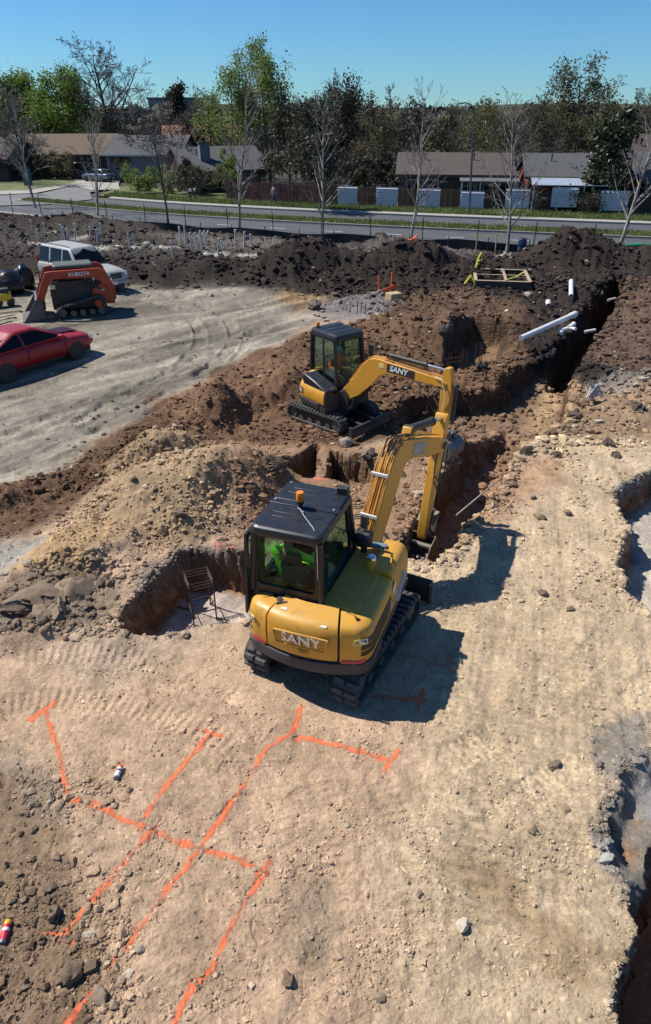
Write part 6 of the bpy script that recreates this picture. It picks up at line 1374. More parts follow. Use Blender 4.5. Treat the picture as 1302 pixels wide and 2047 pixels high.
# orange barricade with plywood box, fallen orange barrier
x_, y_, z_ = gz(778, 592); t = thing('barricade', 'broken orange barricade standing by a plywood offcut', 'barricade', (x_, y_, z_), .2)
m = MB(); m.bar((.12, .1, -.1), (.12, .1, 1.0), .07, .05); m.build('post', M['orange_pl'], t, .006); m = MB(); m.bar((-.42, .3, -.1), (-.46, .3, .85), .06, .05); m.build('post', M['orange_pl'], t, .006)
m = MB(); m.bar((-.42, .02, .14), (.36, .02, .42), .03, .15); m.build('rail', M['orange_pl'], t, .006)
x_, y_, z_ = gz(787, 600); m = MB(); m.box((0, 0, .16), (.62, .5, .34), (0, 0, .5)); o = m.build('plywood_box', M['ply'], None, .01); o.location = (x_, y_, z_); tag(o, 'small plywood box in front of the orange barricade', 'box')
x_, y_, z_ = gz(818, 494); t = thing('barrier', 'fallen orange plastic barrier heaped at the foot of a tree', 'barrier', (x_, y_, z_ + .05), .2)
for a, b, w in (((-.55, -.1, .0), (.45, .05, .28), .2), ((-.5, .1, .02), (-.35, .0, .5), .12), ((.1, .1, .0), (.55, .1, .45), .13), ((-.2, -.2, .0), (.5, -.25, .12), .12)): m = MB(); m.bar(a, b, w, .06); m.build('slat', M['orange_pl'], t, .01)
x_, y_, z_ = gz(833, 536); v, f = ico(3); q = v * np.array((.7, .6, .55)) * (1 + .12 * perlin(v[:, 0] * 2, v[:, 1] * 2 + v[:, 2], 5))[:, None]; q = q[:, [0, 1, 2]]
o = npmesh('plastic_sheet', q, f, pmat('clear_plastic', (.20, .215, .24), .15, var=.3, scale=2, coat=.6), None, True); o.location = (x_, y_, z_ + .15); tag(o, 'crumpled grey plastic sheet shining in the dark far soil', 'plastic sheet')
x_, y_, z_ = gz(1042, 506); m = MB(); m.lathe([(.24, 0), (.26, .05), (.25, .35), (.27, .38), (.25, .7), (.23, .72), (.22, .6)], (0, 0, 0), 18); o = m.build('drum', pmat('blue_drum', (.05, .075, .16), .5, var=.2), None); o.location = (x_, y_, z_); tag(o, 'small blue drum in front of the silt fence', 'drum')
x_, y_, z_ = gz(1062, 513); m = MB(); m.prism([(-.6, -.1), (.7, -.25), (.75, -.15), (.2, .25), (-.3, .35), (-.7, .05)], .10, .14, 'xy'); o = m.build('plywood_scrap', M['ply'], None); place(o, (x_, y_, z_ + .15), (.5, .1, .3)); tag(o, 'torn plywood scrap beside the blue drum', 'plywood')
x_, y_, z_ = gz(1272, 522); m = MB(); m.tube([(-1.2, 0, .1), (0, 0, .18), (1.6, -.1, .1)], .12, 10); o = m.build('wattle', pmat('green_wattle', (.02, .22, .10), .8, var=.3, scale=8), None); o.location = (x_, y_, z_ + .1); tag(o, 'green erosion sock lying behind the tall dark heap', 'erosion sock')
# rebar cages
def cage(px, py, z, w, hh, label, rz=0.0, ties=4, lean=0.0, n=4):
    x_, y_ = G(px, py, z); t = thing('rebar_cage', label, 'rebar cage', (x_, y_, z), rz)
    c = [(-w / 2, -w / 2), (w / 2, -w / 2), (w / 2, w / 2), (-w / 2, w / 2)]
    for a, b in c: m = MB(); m.cyl((a, b, -.05), (a + lean, b, hh), .014, n=6); m.build('bar', M['rebar'], t)
    for k in range(ties):
        z_ = hh * (.98 - .07 * k) if k < 3 else hh * .25; m = MB()
        for i in range(4): m.cyl((c[i][0] + lean * .9, c[i][1], z_), (c[(i + 1) % 4][0] + lean * .9, c[(i + 1) % 4][1], z_), .010, n=5)
        m.build('tie', M['rebar'], t)
    for a, b in c: m = MB(); m.cyl((a, b, .02), (a * 1.9, b * 1.9, .02), .013, n=5); m.build('foot_bar', M['rebar'], t)
    return t
cage(405, 1228, -.88, .44, .92, 'rebar cage standing on the pale floor of the column pit', .4)
cage(715, 1070, -.0, .40, .62, 'bent rebar cage behind the boom hoses', .2, 3)
for lab, l in (('rebar dowel standing in the footing pit', [(925, 715, .9), (932, 722, .9), (950, 712, 1.1), (958, 718, 1.2), (963, 706, 1.0)]), ('rebar stub in the grey patch behind the small machine', [(714, 627, .5), (722, 628, .5), (730, 632, .5), (700, 624, .45)]), ('rebar stub low in front of the small boom', [(838, 792, .4), (846, 796, .42), (854, 800, .4), (826, 800, .35)])):
    for q, (a, b, hh) in enumerate(sorted(l)):
        x_, y_ = G(a, b); m = MB(); m.cyl((0, 0, -.3), (.02, 0, hh), .016, n=6); o = m.build('rebar', M['rebar'], None); o.location = (x_, y_, H(x_, y_)); tag(o, ORD[q] + ' ' + lab + ' from the left', 'rebar', lab.replace('rebar dowel', 'rebar dowels').replace('rebar stub', 'rebar stubs'))
x_, y_ = G(905, 745); t = thing('rebar_cage', 'small rebar cage sticking out behind the tip of the small boom', 'rebar cage', (x_, y_, H(x_, y_)), .4)
for a, b in ((-.2, 0), (.0, .15), (.25, 0)): m = MB(); m.cyl((a, b, 0), (a, b, .7), .014, n=6); m.build('bar', M['rebar'], t)
m = MB(); m.cyl((-.35, 0, .55), (.45, .05, .55), .012, n=5); m.build('tie', M['rebar'], t); m = MB(); m.cyl((-.3, 0, .4), (.35, .05, .42), .012, n=5); m.build('tie', M['rebar'], t)
# pole leaning in the trench, red bar on the mound, sticks
p, q = (*G(912, 1032), .02), (*G(1000, 965), .12); m = MB(); m.tube([p, lerp(p, q, .5), q], .020, 8); tag(m.build('pole', M['plank']), 'pale wooden pole lying along the right rim of the trench', 'pole')
p, q = G(438, 962), G(500, 1008); m = MB(); m.tube([(*p, H(*p) + .06), (*q, H(*q) + .08)], .018, 6); tag(m.build('rod', pmat('red_rod', (.25, .06, .05), .7, var=.2)), 'thin red rod lying on the back slope of the gravel mound', 'rod')
p, q = G(985, 1003), G(1012, 1008); m = MB(); m.tube([(*p, H(*p) + .02), (*q, H(*q) + .02)], .012, 6); tag(m.build('stick', M['rebar']), 'short dark stick on the tan flat right of the trench', 'stick')
x_, y_ = G(1180, 815); t = thing('cable_bundle', 'torn grey plastic and cable sticking out of the right earth block', 'plastic scrap', (x_, y_, H(x_, y_) + .05))
for k in range(7): m = MB(); m.tube([(0, 0, 0), (.1 * rnd.uniform(-1, 1), -.1, .25), (.25 * rnd.uniform(-1, .6), .1 * rnd.uniform(-1, 1), .30 + .25 * rnd.random()), (.3 * rnd.uniform(-1, 1), -.2, .1)], [.05, .045, .03, .015], 6); m.build('strip', pmat('grey_scrap', (.36, .36, .37), .5, var=.3, scale=8), t)
# spray cans
def spraycan(px, py, rz, label, tip, body, band, foot, lift=.0, s=1.0):
    x_, y_ = G(px, py); r = .034 * s; L_ = .21 * s; t = thing('spray_can', label, 'spray can', (x_, y_, H(x_, y_) + r + .004), rz)
    def seg(p, mat, nm): m = MB(); m.lathe(p, (0, 0, 0), 22, 'x'); m.build(nm, mat, t)
    seg([(.001, -L_ * .5), (r * .9, -L_ * .5), (r, -L_ * .48), (r, -L_ * .36)], foot, 'base')
    seg([(r, -L_ * .36), (r, L_ * .30)], body, 'can_body'); seg([(r * 1.01, L_ * .02), (r * 1.012, L_ * .03), (r * 1.012, L_ * .14), (r * 1.01, L_ * .15)], band, 'label_band')
    seg([(r * 1.0, L_ * .30), (r * 1.02, L_ * .31), (r * 1.0, L_ * .44), (r * .8, L_ * .5), (r * .45, L_ * .52), (.001, L_ * .52)], tip, 'cap'); return t
M['can_w'] = pmat('can_white', (.80, .80, .82), .3, .1, var=.05); M['can_r'] = pmat('can_red', (.62, .02, .045), .35, var=.06); M['can_g'] = pmat('can_grey', (.16, .18, .20), .4, .5); M['can_p'] = pmat('can_purple', (.22, .06, .12), .4); M['can_yel'] = pmat('can_amber', (.80, .42, .03), .4)
spraycan(238, 1548, R(86), 'white spray can with orange cap lying between the paint lines', M['orange_pl'], M['can_w'], M['can_p'], M['can_g'])
spraycan(10, 1862, R(97), 'red spray can with amber cap at the lower left edge', M['can_yel'], M['can_r'], M['can_w'], M['can_g'], s=1.15)
# ---------------------------------------------------------------- fences along the street
M['silt'] = pmat('silt_fabric', (.02, .021, .022), .8, var=.3, scale=3)
M['tpost'] = pmat('dark_post', (.045, .05, .045), .7, .3, var=.2)
FX = np.linspace(-22, 34, 60)
t = thing('silt_fence', 'low black fabric silt fence along the back of the site', 'silt fence', (0, 0, 0))
m = MB(); a = [(x_, road(x_) - 8.0 + .12 * math.sin(x_ * 1.7), -.1) for x_ in FX]; b = [(p[0], p[1] + .05 * math.sin(p[0] * 3), .52 + .08 * math.sin(p[0] * .9)) for p in a]; c = [(p[0], p[1] + .02, p[2]) for p in b]; d = [(p[0], p[1] + .02, p[2]) for p in a]; n = len(FX)
m.add(a + b + c + d, [(k, k + 1, n + k + 1, n + k) for k in range(n - 1)] + [(2 * n + k, 2 * n + k + 1, 3 * n + k + 1, 3 * n + k) for k in range(n - 1)] + [(n + k, n + k + 1, 2 * n + k + 1, 2 * n + k) for k in range(n - 1)]); m.build('fabric', M['silt'], t)
for x_ in np.arange(-21, 34, 2.4): m = MB(); m.bar((x_, road(x_) - 8.12, -.1), (x_ + rnd.uniform(-.06, .06), road(x_) - 8.12, .8), .05); m.build('post', M['tpost'], t)
t = thing('wire_fence', 'tall thin wire fence on dark steel posts beside the street', 'wire fence', (0, 0, 0))
xs = list(np.arange(-30, 36, 3.3))
for x_ in xs: m = MB(); m.bar((x_, road(x_) - 7.7, -.1), (x_ + rnd.uniform(-.1, .1), road(x_) - 7.7, 1.75), .05); m.build('post', M['tpost'], t)
for z_ in (.5, 1.0, 1.5):
    m = MB(); m.tube([(x_, road(x_) - 7.7, z_ + .03 * rnd.uniform(-1, 1)) for x_ in xs], .007, 4); m.build('wire', M['tpost'], t)
M['corr'] = pmat('corrugated_metal', (.60, .59, .66), .38, .25, var=.10, scale=1.5)
M['fence_wood'] = pmat('fence_wood', (.17, .085, .045), .85, var=.3, scale=4, island=.35)
M['old_wood'] = pmat('old_fence_wood', (.06, .038, .034), .9, var=.3, scale=4, island=.3)
FL, FR_ = Vector(G(660, 413)), Vector(G(1330, 434)); fd = (FR_ - FL); fl = fd.length; fd /= fl; fa = math.atan2(fd.y, fd.x)
fence = thing('garden_fence', 'wood fence with shiny corrugated metal panels set into it across the street', 'fence', (FL.x, FL.y, .16), fa)
def along(px): # distance along the fence under a photo column
    best = min((abs((651 + FPX * (FL.x + fd.x * s) / ((FL.y + fd.y * s) * math.cos(TH) + (CZ - .16) * math.sin(TH))) - px), s) for s in np.arange(-2, fl + 4, .05)); return best[1]
PAN = [(676, 714), (752, 794), (836, 879), (919, 965), (1008, 1056), (1099, 1151), (1196, 1252)]; pos = [(along(a), along(b)) for a, b in PAN]
for k, (a, b) in enumerate(pos):
    m = MB(); zz = np.linspace(.05, 1.62, 64); prof = [(.05 * math.cos(z_ * 2 * math.pi / .225), z_) for z_ in zz]
    m.loft([[(a, -.03 + p[0], p[1]) for p in prof] + [(a, -.018 + p[0], p[1]) for p in prof[::-1]], [(b, -.03 + p[0], p[1]) for p in prof] + [(b, -.018 + p[0], p[1]) for p in prof[::-1]]]); o = m.build('metal_panel', M['corr'], fence, sm=60); o.rotation_euler = (0, rnd.uniform(-.015, .015), 0)
edge = [-1.0] + [q for p in pos for q in p] + [fl + 3]
for k in range(0, len(edge), 2):
    m = MB(); s = edge[k] + .05
    while s < edge[k + 1] - .1:
        m.box((s + .065, rnd.uniform(-.01, .01), .80 + rnd.uniform(-.03, .03)), (.125, .025, 1.55)); s += .14
    tag(m.build('planks', M['fence_wood'] if k < 8 else M['old_wood'], fence, sm=0), kind='stuff')
m = MB(); m.bar((-1, .05, .4), (fl + 3, .05, .4), .05, .09); m.bar((-1, .05, 1.3), (fl + 3, .05, 1.3), .05, .09); tag(m.build('rail', M['old_wood'], fence), kind='stuff')
A_, B_2 = Vector(G(455, 400)), Vector(G(662, 413)); dd = B_2 - A_; t = thing('garden_fence', 'dark reddish wood fence half hidden by brush left of the metal panels', 'fence', (A_.x, A_.y, .16), math.atan2(dd.y, dd.x))
m = MB(); s = 0
while s < dd.length: m.box((s, rnd.uniform(-.01, .01), .8), (.13, .025, 1.6)); s += .145
tag(m.build('planks', pmat('red_fence', (.085, .034, .034), .9, var=.3, island=.3), t, sm=0), kind='stuff')
# ---------------------------------------------------------------- houses
M['shingle_br'] = pmat('brown_shingle', (.080, .064, .054), .9, var=.22, scale=3, bump=.4, bscale=20); M['shingle_gr'] = pmat('grey_shingle', (.078, .078, .082), .9, var=.22, scale=3, bump=.4, bscale=20)
M['shingle_tan'] = pmat('tan_shingle', (.15, .108, .073), .9, var=.2, scale=3); M['shingle_or'] = pmat('rust_shingle', (.27, .135, .075), .9, var=.2, scale=3); M['shingle_dk'] = pmat('dark_shingle', (.075, .06, .052), .9, var=.2, scale=3)
M['brick'] = pmat('brick_wall', (.17, .085, .06), .9, var=.25, scale=8); M['siding'] = pmat('grey_siding', (.16, .17, .19), .8, var=.15); M['dkwall'] = pmat('brown_wall', (.075, .055, .045), .85, var=.2); M['redwall'] = pmat('red_wall', (.20, .035, .03), .85, var=.2)
M['win'] = pmat('window_pane', (.02, .024, .028), .08, coat=.8); M['wframe'] = pmat('window_frame', (.50, .50, .48), .6)
M['porch'] = pmat('porch_metal', (.62, .66, .70), .3, .5, var=.15, scale=2)
def house(label, x_, y_, rz, w, d, eave, ridge, wall, roofm, wins=(), doors=(), hip=0.0, z0=.1, gable=None):
    """w along local x (ridge direction), front face at -d/2"""
    t = thing('house', label, 'house', (x_, y_, z0), rz)
    m = MB(); m.box((0, 0, eave / 2), (w, d, eave))
    m.prism([(-d / 2, eave), (d / 2, eave), (0, eave + (ridge - eave) * .93)], -w / 2 + hip + .01, w / 2 - hip - .01, 'yz'); m.build('wall', gable or wall, t)
    o = .55; th = .14; ex, ey = w / 2 + .4, d / 2 + o; sl = (ridge - eave) / (d / 2); ze = eave - o * sl
    for s in (-1, 1):
        top = [(-ex, s * ey, ze), (ex, s * ey, ze), (ex - hip, 0, ridge), (-ex + hip, 0, ridge)]
        m = MB(); m.add(top + [(p[0], p[1], p[2] - th) for p in top], [(0, 1, 2, 3), (7, 6, 5, 4), (0, 4, 5, 1), (1, 5, 6, 2), (2, 6, 7, 3), (3, 7, 4, 0)]); m.build('roof', roofm, t, sm=0)
    if hip:
        for s in (-1, 1):
            q = [(s * ex, -ey, ze), (s * ex, ey, ze), (s * (ex - hip), 0, ridge)]; m = MB(); m.add(q + [(p[0], p[1], p[2] - th) for p in q], [(0, 1, 2), (5, 4, 3), (0, 3, 4, 1), (1, 4, 5, 2), (2, 5, 3, 0)]); m.build('roof', roofm, t, sm=0)
    for q in (-.28, .17): m = MB(); m.lathe([(.06, 0), (.06, .55), (.11, .56), (.10, .66), (.001, .68)], (w * q, -d * .2, eave + (ridge - eave) * .6 - .1), 8); m.build('roof_vent', M['tpost'], t)
    m = MB(); m.bar((-ex, -ey - .02, ze - .1), (ex, -ey - .02, ze - .1), .05, .2); m.build('fascia', M['wframe'] if wall is M['siding'] else wall, t)
    for a, z_, ww, hh in wins:
        m = MB(); m.box((a, -d / 2 - .02, z_), (ww + .16, .06, hh + .16)); f_ = m.build('window', M['wframe'], t); m = MB(); m.box((a, -d / 2 - .05, z_), (ww, .03, hh)); m.build('pane', M['win'], f_)
        m = MB(); m.box((a, -d / 2 - .07, z_), (.05, .02, hh)); m.build('mullion', M['wframe'], f_)
    for a in doors: m = MB(); m.box((a, -d / 2 - .02, 1.02), (.95, .06, 2.04)); dr = m.build('door', M['wframe'], t); m = MB(); m.lathe([(.03, 0), (.04, .03), (.03, .06)], (a + .38, -d / 2 - .09, 1.0), 8, 'y'); m.build('handle', M['tpost'], dr)
    return t
def porch(t, x0, x1, y0, y1, z0, z1, mat):
    m = MB(); n = 40; xs = np.linspace(x0, x1, n * 2 + 1); zz = [(.02 if k % 2 else 0) for k in range(n * 2 + 1)]
    a = [(xs[k], y0, z0 + zz[k]) for k in range(2 * n + 1)]; b = [(xs[k], y1, z1 + zz[k]) for k in range(2 * n + 1)]; q = 2 * n + 1
    m.add(a + b + [(p[0], p[1], p[2] - .05) for p in a + b], [(k, k + 1, q + k + 1, q + k) for k in range(q - 1)] + [(2 * q + k, 3 * q + k, 3 * q + k + 1, 2 * q + k + 1) for k in range(q - 1)] + [(k, 2 * q + k, 2 * q + k + 1, k + 1) for k in range(q - 1)]); pr = m.build('porch_roof', mat, t, sm=0)
    for x_ in np.linspace(x0 + .2, x1 - .2, 4): m = MB(); m.bar((x_, y0 + .1, 0), (x_, y0 + .1, z0 - .06), .1); m.build('porch_post', M['wframe'], t)
t = house('long low house with brown shingle roof behind the corrugated panels', 12.3, 73.2, R(-7), 10.0, 8.5, 2.85, 4.25, M['dkwall'], M['shingle_br'], ((-3.6, 1.6, 1.4, 1.1), (-2.0, 1.6, 1.0, 1.1), (1.2, 1.5, 1.1, 1.1), (2.6, 1.5, 1.1, 1.1), (4.6, 1.5, 1.2, 1.0)))
porch(t, .4, 5.6, -6.0, -4.2, 2.25, 2.55, pmat('dark_porch', (.20, .20, .20), .5, .4, var=.3, scale=3))
t = house('house with grey roof and bright ribbed metal porch roof', 23.3, 70.5, R(-9), 9.5, 8.5, 2.85, 4.3, M['dkwall'], M['shingle_gr'], ((-1.6, 1.5, 1.2, 1.1), (.6, 1.5, 1.2, 1.1)), (2.4,), gable=M['redwall'])
porch(t, -4.6, 2.0, -6.7, -4.1, 2.15, 2.75, M['porch'])
t = house('grey roofed house at the right edge behind the leaning tree', 33.5, 68.0, R(-9), 11, 8.5, 2.7, 4.5, M['dkwall'], M['shingle_gr'], ((-2, 1.5, 1.4, 1.1), (1, 1.5, 1.4, 1.1)))
house('brown roof showing above the roof at the right edge', 36, 82, R(-9), 10, 8, 3.0, 5.6, M['dkwall'], M['shingle_br'])
t = house('dark house with grey roof and tall chimney among shrubs', -12.6, 87.0, R(24), 9.0, 9.5, 2.4, 4.3, M['dkwall'], M['shingle_gr'], ((-3, 1.4, 1.2, 1.1), (2, 1.4, 1.4, 1.1)))
m = MB(); m.box((-1.9, -2.9, 3.4), (1.1, .8, 2.6)); ch = m.build('chimney', M['siding'], t); m = MB(); m.box((-1.9, -2.9, 4.76), (1.3, 1.0, .12)); m.build('chimney_cap', M['dkwall'], ch); m = MB(); m.lathe([(.18, 4.8), (.18, 5.1), (.3, 5.15), (.28, 5.25)], (-1.9, -2.9, 0), 12); m.build('flue', M['tpost'], ch)
house('grey roofed house with a gable behind the chimney house', -22.5, 101, R(-6), 9.5, 9, 3.3, 5.1, M['siding'], M['shingle_gr'], ((-3, 1.8, 1.4, 1.1), (3, 1.8, 1.4, 1.1)))
house('rust coloured roof in the gap above the chimney house', -18.5, 120, R(8), 12, 10, 3.6, 6.0, M['siding'], M['shingle_or'])
house('tan roofed house behind the parked cars', -35.5, 108, R(14), 15, 9.5, 3.0, 5.1, M['dkwall'], M['shingle_tan'], ((-3, 1.6, 1.5, 1.1), (3, 1.6, 1.5, 1.1)), (0,))
house('dark roofed house at the left edge of the street', -47, 101, R(-4), 15, 9.5, 2.8, 4.9, M['dkwall'], M['shingle_dk'], ((1, 1.5, 1.5, 1.1), (5, 1.5, 1.4, 1.1)))
t = thing('building', 'flat grey building on the horizon above the trees', 'building', (-62, 330, 0)); m = MB(); m.box((0, 0, 6.5), (20, 14, 13)); m.build('wall', pmat('far_wall', (.20, .22, .25), .8), t); m = MB(); m.box((0, 0, 13.3), (20.8, 14.8, .7)); m.build('roof', pmat('far_roof', (.10, .11, .13), .8), t)
for k in range(5): m = MB(); m.box((-8 + 4 * k, -7.05, 10.6), (2.4, .1, 2.2)); m.build('window', M['win'], t)
# ---------------------------------------------------------------- street furniture
lx, ly = G(938, 433); t = thing('street_lamp', 'slim dark street lamp post standing in front of the metal panels', 'street lamp', (lx, ly, .1))
t.rotation_euler = (0, -.055, 0)
m = MB(); m.tube([(0, 0, 0), (0, 0, 4), (0, 0, 8.0)], [.10, .08, .06], 10); m.build('pole', pmat('lamp_grey', (.09, .095, .11), .5, .4), t)
m = MB(); m.tube([(0, 0, 7.6), (-.25, 0, 8.05), (-.7, 0, 8.2), (-.9, 0, 8.2)], .04, 8); m.build('arm', M['tpost'], t); m = MB(); m.box((-1.05, 0, 8.18), (.5, .2, .1)); m.build('lamp_head', M['siding'], t, .03)
sx, sy = G(62, 392); t = thing('street_sign', 'back of a dark green street sign on a post beside the left tree', 'sign', (sx, sy, .1), R(30)); m = MB(); m.bar((0, 0, 0), (0, 0, 2.6), .07); m.build('post', M['tpost'], t); m = MB(); m.box((0, .05, 1.75), (.85, .03, 1.7)); m.build('panel', pmat('sign_back', (.03, .075, .065), .5, var=.15), t)
for a, b, lab in ((382, 402, 'left pale mailbox by the far kerb'), (391, 401, 'right pale mailbox by the far kerb')):
    p = G(a, b); t = thing('mailbox', lab, 'mailbox', (*p, .17)); m = MB(); m.bar((0, 0, 0), (0, 0, .7), .09); m.build('post', M['tpost'], t); m = MB(); m.prism([(-.12, .7), (.12, .7), (.12, .86), (.07, .93), (-.07, .93), (-.12, .86)], -.22, .22, 'xz'); m.build('box', M['white'], t)
wx_, wy_ = G(549, 413); wk = dict(pelvis=(0, 0, .93), chest=(.03, 0, 1.30), neck=(.04, 0, 1.50), head=(.07, 0, 1.64))
for s, q in (('l', 1), ('r', -1)):
    wk['sho_' + s] = (.03, q * .19, 1.41); wk['elb_' + s] = (.03 - q * .12, q * .25, 1.14); wk['wri_' + s] = (.10 - q * .14, q * .24, .90); wk['hip_' + s] = (0, q * .09, .90); wk['kne_' + s] = (.10 + q * .14, q * .10, .50); wk['ank_' + s] = (q * .28, q * .10, .09 if q > 0 else .14); wk['toe_' + s] = (q * .28 + .17, q * .11, .03 if q > 0 else .06)
person('person in a grey top walking along the far sidewalk', (wx_, wy_, .17), R(-160), wk, M['shirt'], M['denim'])
# ---------------------------------------------------------------- trees
def barkmat(name, c1, c2, sc_=3.0):
    m, nt, p, out = nodes(name); L = nt.links.new; tc = nt.nodes.new('ShaderNodeTexCoord'); n = N(nt, 'ShaderNodeTexNoise', Scale=sc_, Detail=5.0); L(tc.outputs['Object'], n.inputs['Vector'])
    L(mixc(nt, ramp(nt, n.outputs[0], .4, .6), c1, c2), p.inputs['Base Color']); p.inputs['Roughness'].default_value = .9; return m
M['syc'] = barkmat('sycamore_bark', (.38, .35, .30), (.17, .15, .12)); M['syc_twig'] = barkmat('sycamore_twig', (.24, .20, .165), (.13, .105, .085)); M['bark'] = barkmat('dark_bark', (.055, .045, .038), (.10, .085, .07)); M['twig_p'] = barkmat('purple_twig', (.15, .115, .115), (.09, .07, .07)); M['twig_g'] = barkmat('grey_twig', (.17, .15, .125), (.105, .09, .075))
def grow(seed, hgt, spread, up=.55, levels=3, first=.22, n1=14, n2=6, n3=5, lean=(0, 0), r0=.016, fork=1, wob=.06, twig=.010, l2=.42, l3=.35):
    """skeleton: list of (p0,p1,r0,r1) per level; tips"""
    r = random.Random(seed); segs = [[], []]; tips = []
    def limb(p, d, L_, ra, lev, steps):
        pts = [(Vector(p), ra)]; q = Vector(p); d = Vector(d).normalized()
        for k in range(steps):
            w_ = wob * (.35 if lev == 0 else 1); d = (d + Vector((r.gauss(0, w_ * 2), r.gauss(0, w_ * 2), r.gauss(0, w_) + (.09 * up if lev else 0)))).normalized(); q = q + d * L_ / steps; ra2 = max(twig * .55, ra * (1 - (k + 1) / steps * (.82 if lev < 2 else .6))); pts.append((q.copy(), ra2))
        for a, b in zip(pts[:-1], pts[1:]): segs[0 if lev < 2 else 1].append((a[0], b[0], a[1], b[1]))
        return pts
    def sub(pts, n, lo, L_, lev):
        for k in range(n):
            t = lo + (1 - lo) * (k + r.random()) / n; i = min(int(t * (len(pts) - 1)), len(pts) - 2); fr = t * (len(pts) - 1) - i; p = pts[i][0].lerp(pts[i + 1][0], fr); ra = pts[i][1] * .55; ax_ = (pts[i + 1][0] - pts[i][0]).normalized()
            a = r.random() * 6.283; sd = Vector((math.cos(a), math.sin(a), 0)); sd = (sd - ax_ * sd.dot(ax_)).normalized(); dr = (ax_ * (up + r.uniform(-.1, .25)) + sd * (1.0 - .3 * up)).normalized(); ll = L_ * (1 - .55 * (t - lo) / (1 - lo)) * r.uniform(.65, 1.2)
            q = limb(p, dr, ll, max(twig, ra), lev, 5 if lev < 2 else (4 if lev < 3 else 3))
            if lev < levels: sub(q, (n2, n3, n3)[lev - 1], .25, ll * (l2, l3, l3)[lev - 1], lev + 1)
            else: tips.append(q[-1][0]); tips.append(q[len(q) // 2][0])
    for f in range(fork):
        a = f * 2.4 + seed; d = Vector((lean[0] + (.28 * math.cos(a) if fork > 1 else 0), lean[1] + (.28 * math.sin(a) if fork > 1 else 0), 1)); tr = limb((0, 0, -.2), d, hgt * (1 if f == 0 else .85), hgt * r0 / (1 if fork == 1 else 1.25), 0, 9); sub(tr, n1 // (1 if fork == 1 else 2), first, spread, 1)
    return segs, tips
def tubemesh(segs, n):
    P0 = np.array([s[0][:] for s in segs]); P1 = np.array([s[1][:] for s in segs]); r0 = np.array([s[2] for s in segs]); r1 = np.array([s[3] for s in segs])
    t = P1 - P0; t /= np.linalg.norm(t, axis=1, keepdims=True) + 1e-9; u = np.cross(t, np.where(np.abs(t[:, 2:3]) < .9, [[0, 0, 1.0]], [[1.0, 0, 0]])); u /= np.linalg.norm(u, axis=1, keepdims=True); w = np.cross(t, u)
    a = np.arange(n) * 2 * math.pi / n; off = u[:, None] * np.cos(a)[None, :, None] + w[:, None] * np.sin(a)[None, :, None]
    VV = np.concatenate([P0[:, None] + off * r0[:, None, None], P1[:, None] + off * r1[:, None, None]], 1).reshape(-1, 3)
    b = (np.arange(len(segs)) * 2 * n)[:, None, None]; k = np.arange(n); kk = (k + 1) % n; return VV, (b + np.stack([k, kk, kk + n, k + n], 1)[None]).reshape(-1, 4)
def leaves(tips, per, size, scat, seed, flat=.5):
    rs = np.random.RandomState(seed); T = np.array([p[:] for p in tips]); n = len(T) * per; c = np.repeat(T, per, 0) + rs.randn(n, 3) * scat
    a = rs.randn(n, 3); a /= np.linalg.norm(a, axis=1, keepdims=True); b = rs.randn(n, 3); b -= a * (a * b).sum(1, keepdims=True); b /= np.linalg.norm(b, axis=1, keepdims=True); s = (size * (.6 + .8 * rs.rand(n)))[:, None]
    a *= s; b *= s * flat; return np.stack([c - a, c + b, c + a, c - b], 1).reshape(-1, 3), np.arange(4 * n).reshape(-1, 4)
def tree(label, loc, segs, tips, bark, twigm, leaf=None, name='tree', cat='tree', group=None, rz=0.0, sc_=1.0, twn=3):
    t = thing(name, label, cat, loc, rz, group); t.scale = (sc_,) * 3
    npmesh('trunk', *tubemesh(segs[0], 6), bark, t, True)
    if segs[1] and leaf is None: npmesh('crown', *tubemesh(segs[1], twn), twigm, t, False)
    if leaf is not None:
        npmesh('branches', *tubemesh(segs[1], 3), twigm, t, False); npmesh('crown', *leaves(tips, *leaf[1:]), leaf[0], t, False)
    return t
SYC = [(72, 417, 9.2, (-.03, 0), 1, 'bare pale sycamore farthest left along the street beside the sign'), (195, 432, 9.3, (0, 0), 2, 'bare two stemmed sycamore in front of the parked blue car'), (337, 457, 8.3, (0, 0), 1, 'thin dark trunked young sycamore between the stub pipes and the street'), (480, 471, 9.5, (.0, 0), 1, 'tallest bare sycamore left of the centre'), (645, 474, 8.2, (.02, 0), 1, 'bare sycamore in front of the dark tree shadow on the road'), (820, 486, 8.5, (.03, 0), 1, 'bare sycamore with the orange barrier at its foot'), (1012, 508, 8.2, (.05, 0), 1, 'bare sycamore beside the blue drum'), (1232, 512, 9.6, (.20, 0), 1, 'leaning bare sycamore beside the tall dark heap')]
for k, (a, b, hh, ln, fk, lab) in enumerate(SYC):
    s_, tp = grow(40 + k * 3, hh, 3.3, .8, 4, .18, 24, 5, 3, ln, .0125, fk, .045, .010, .48, .45); x_, y_ = G(a, b)
    tree(lab, (x_, y_, H(x_, y_)), s_, tp, M['syc'] if k != 2 else M['bark'], M['syc_twig'], name='sycamore_tree', group='bare sycamores along the street')
def at(px, d, z=0.0): return ((px - 651) / FPX * (d * math.cos(TH) + (CZ - z) * math.sin(TH)), d, z)
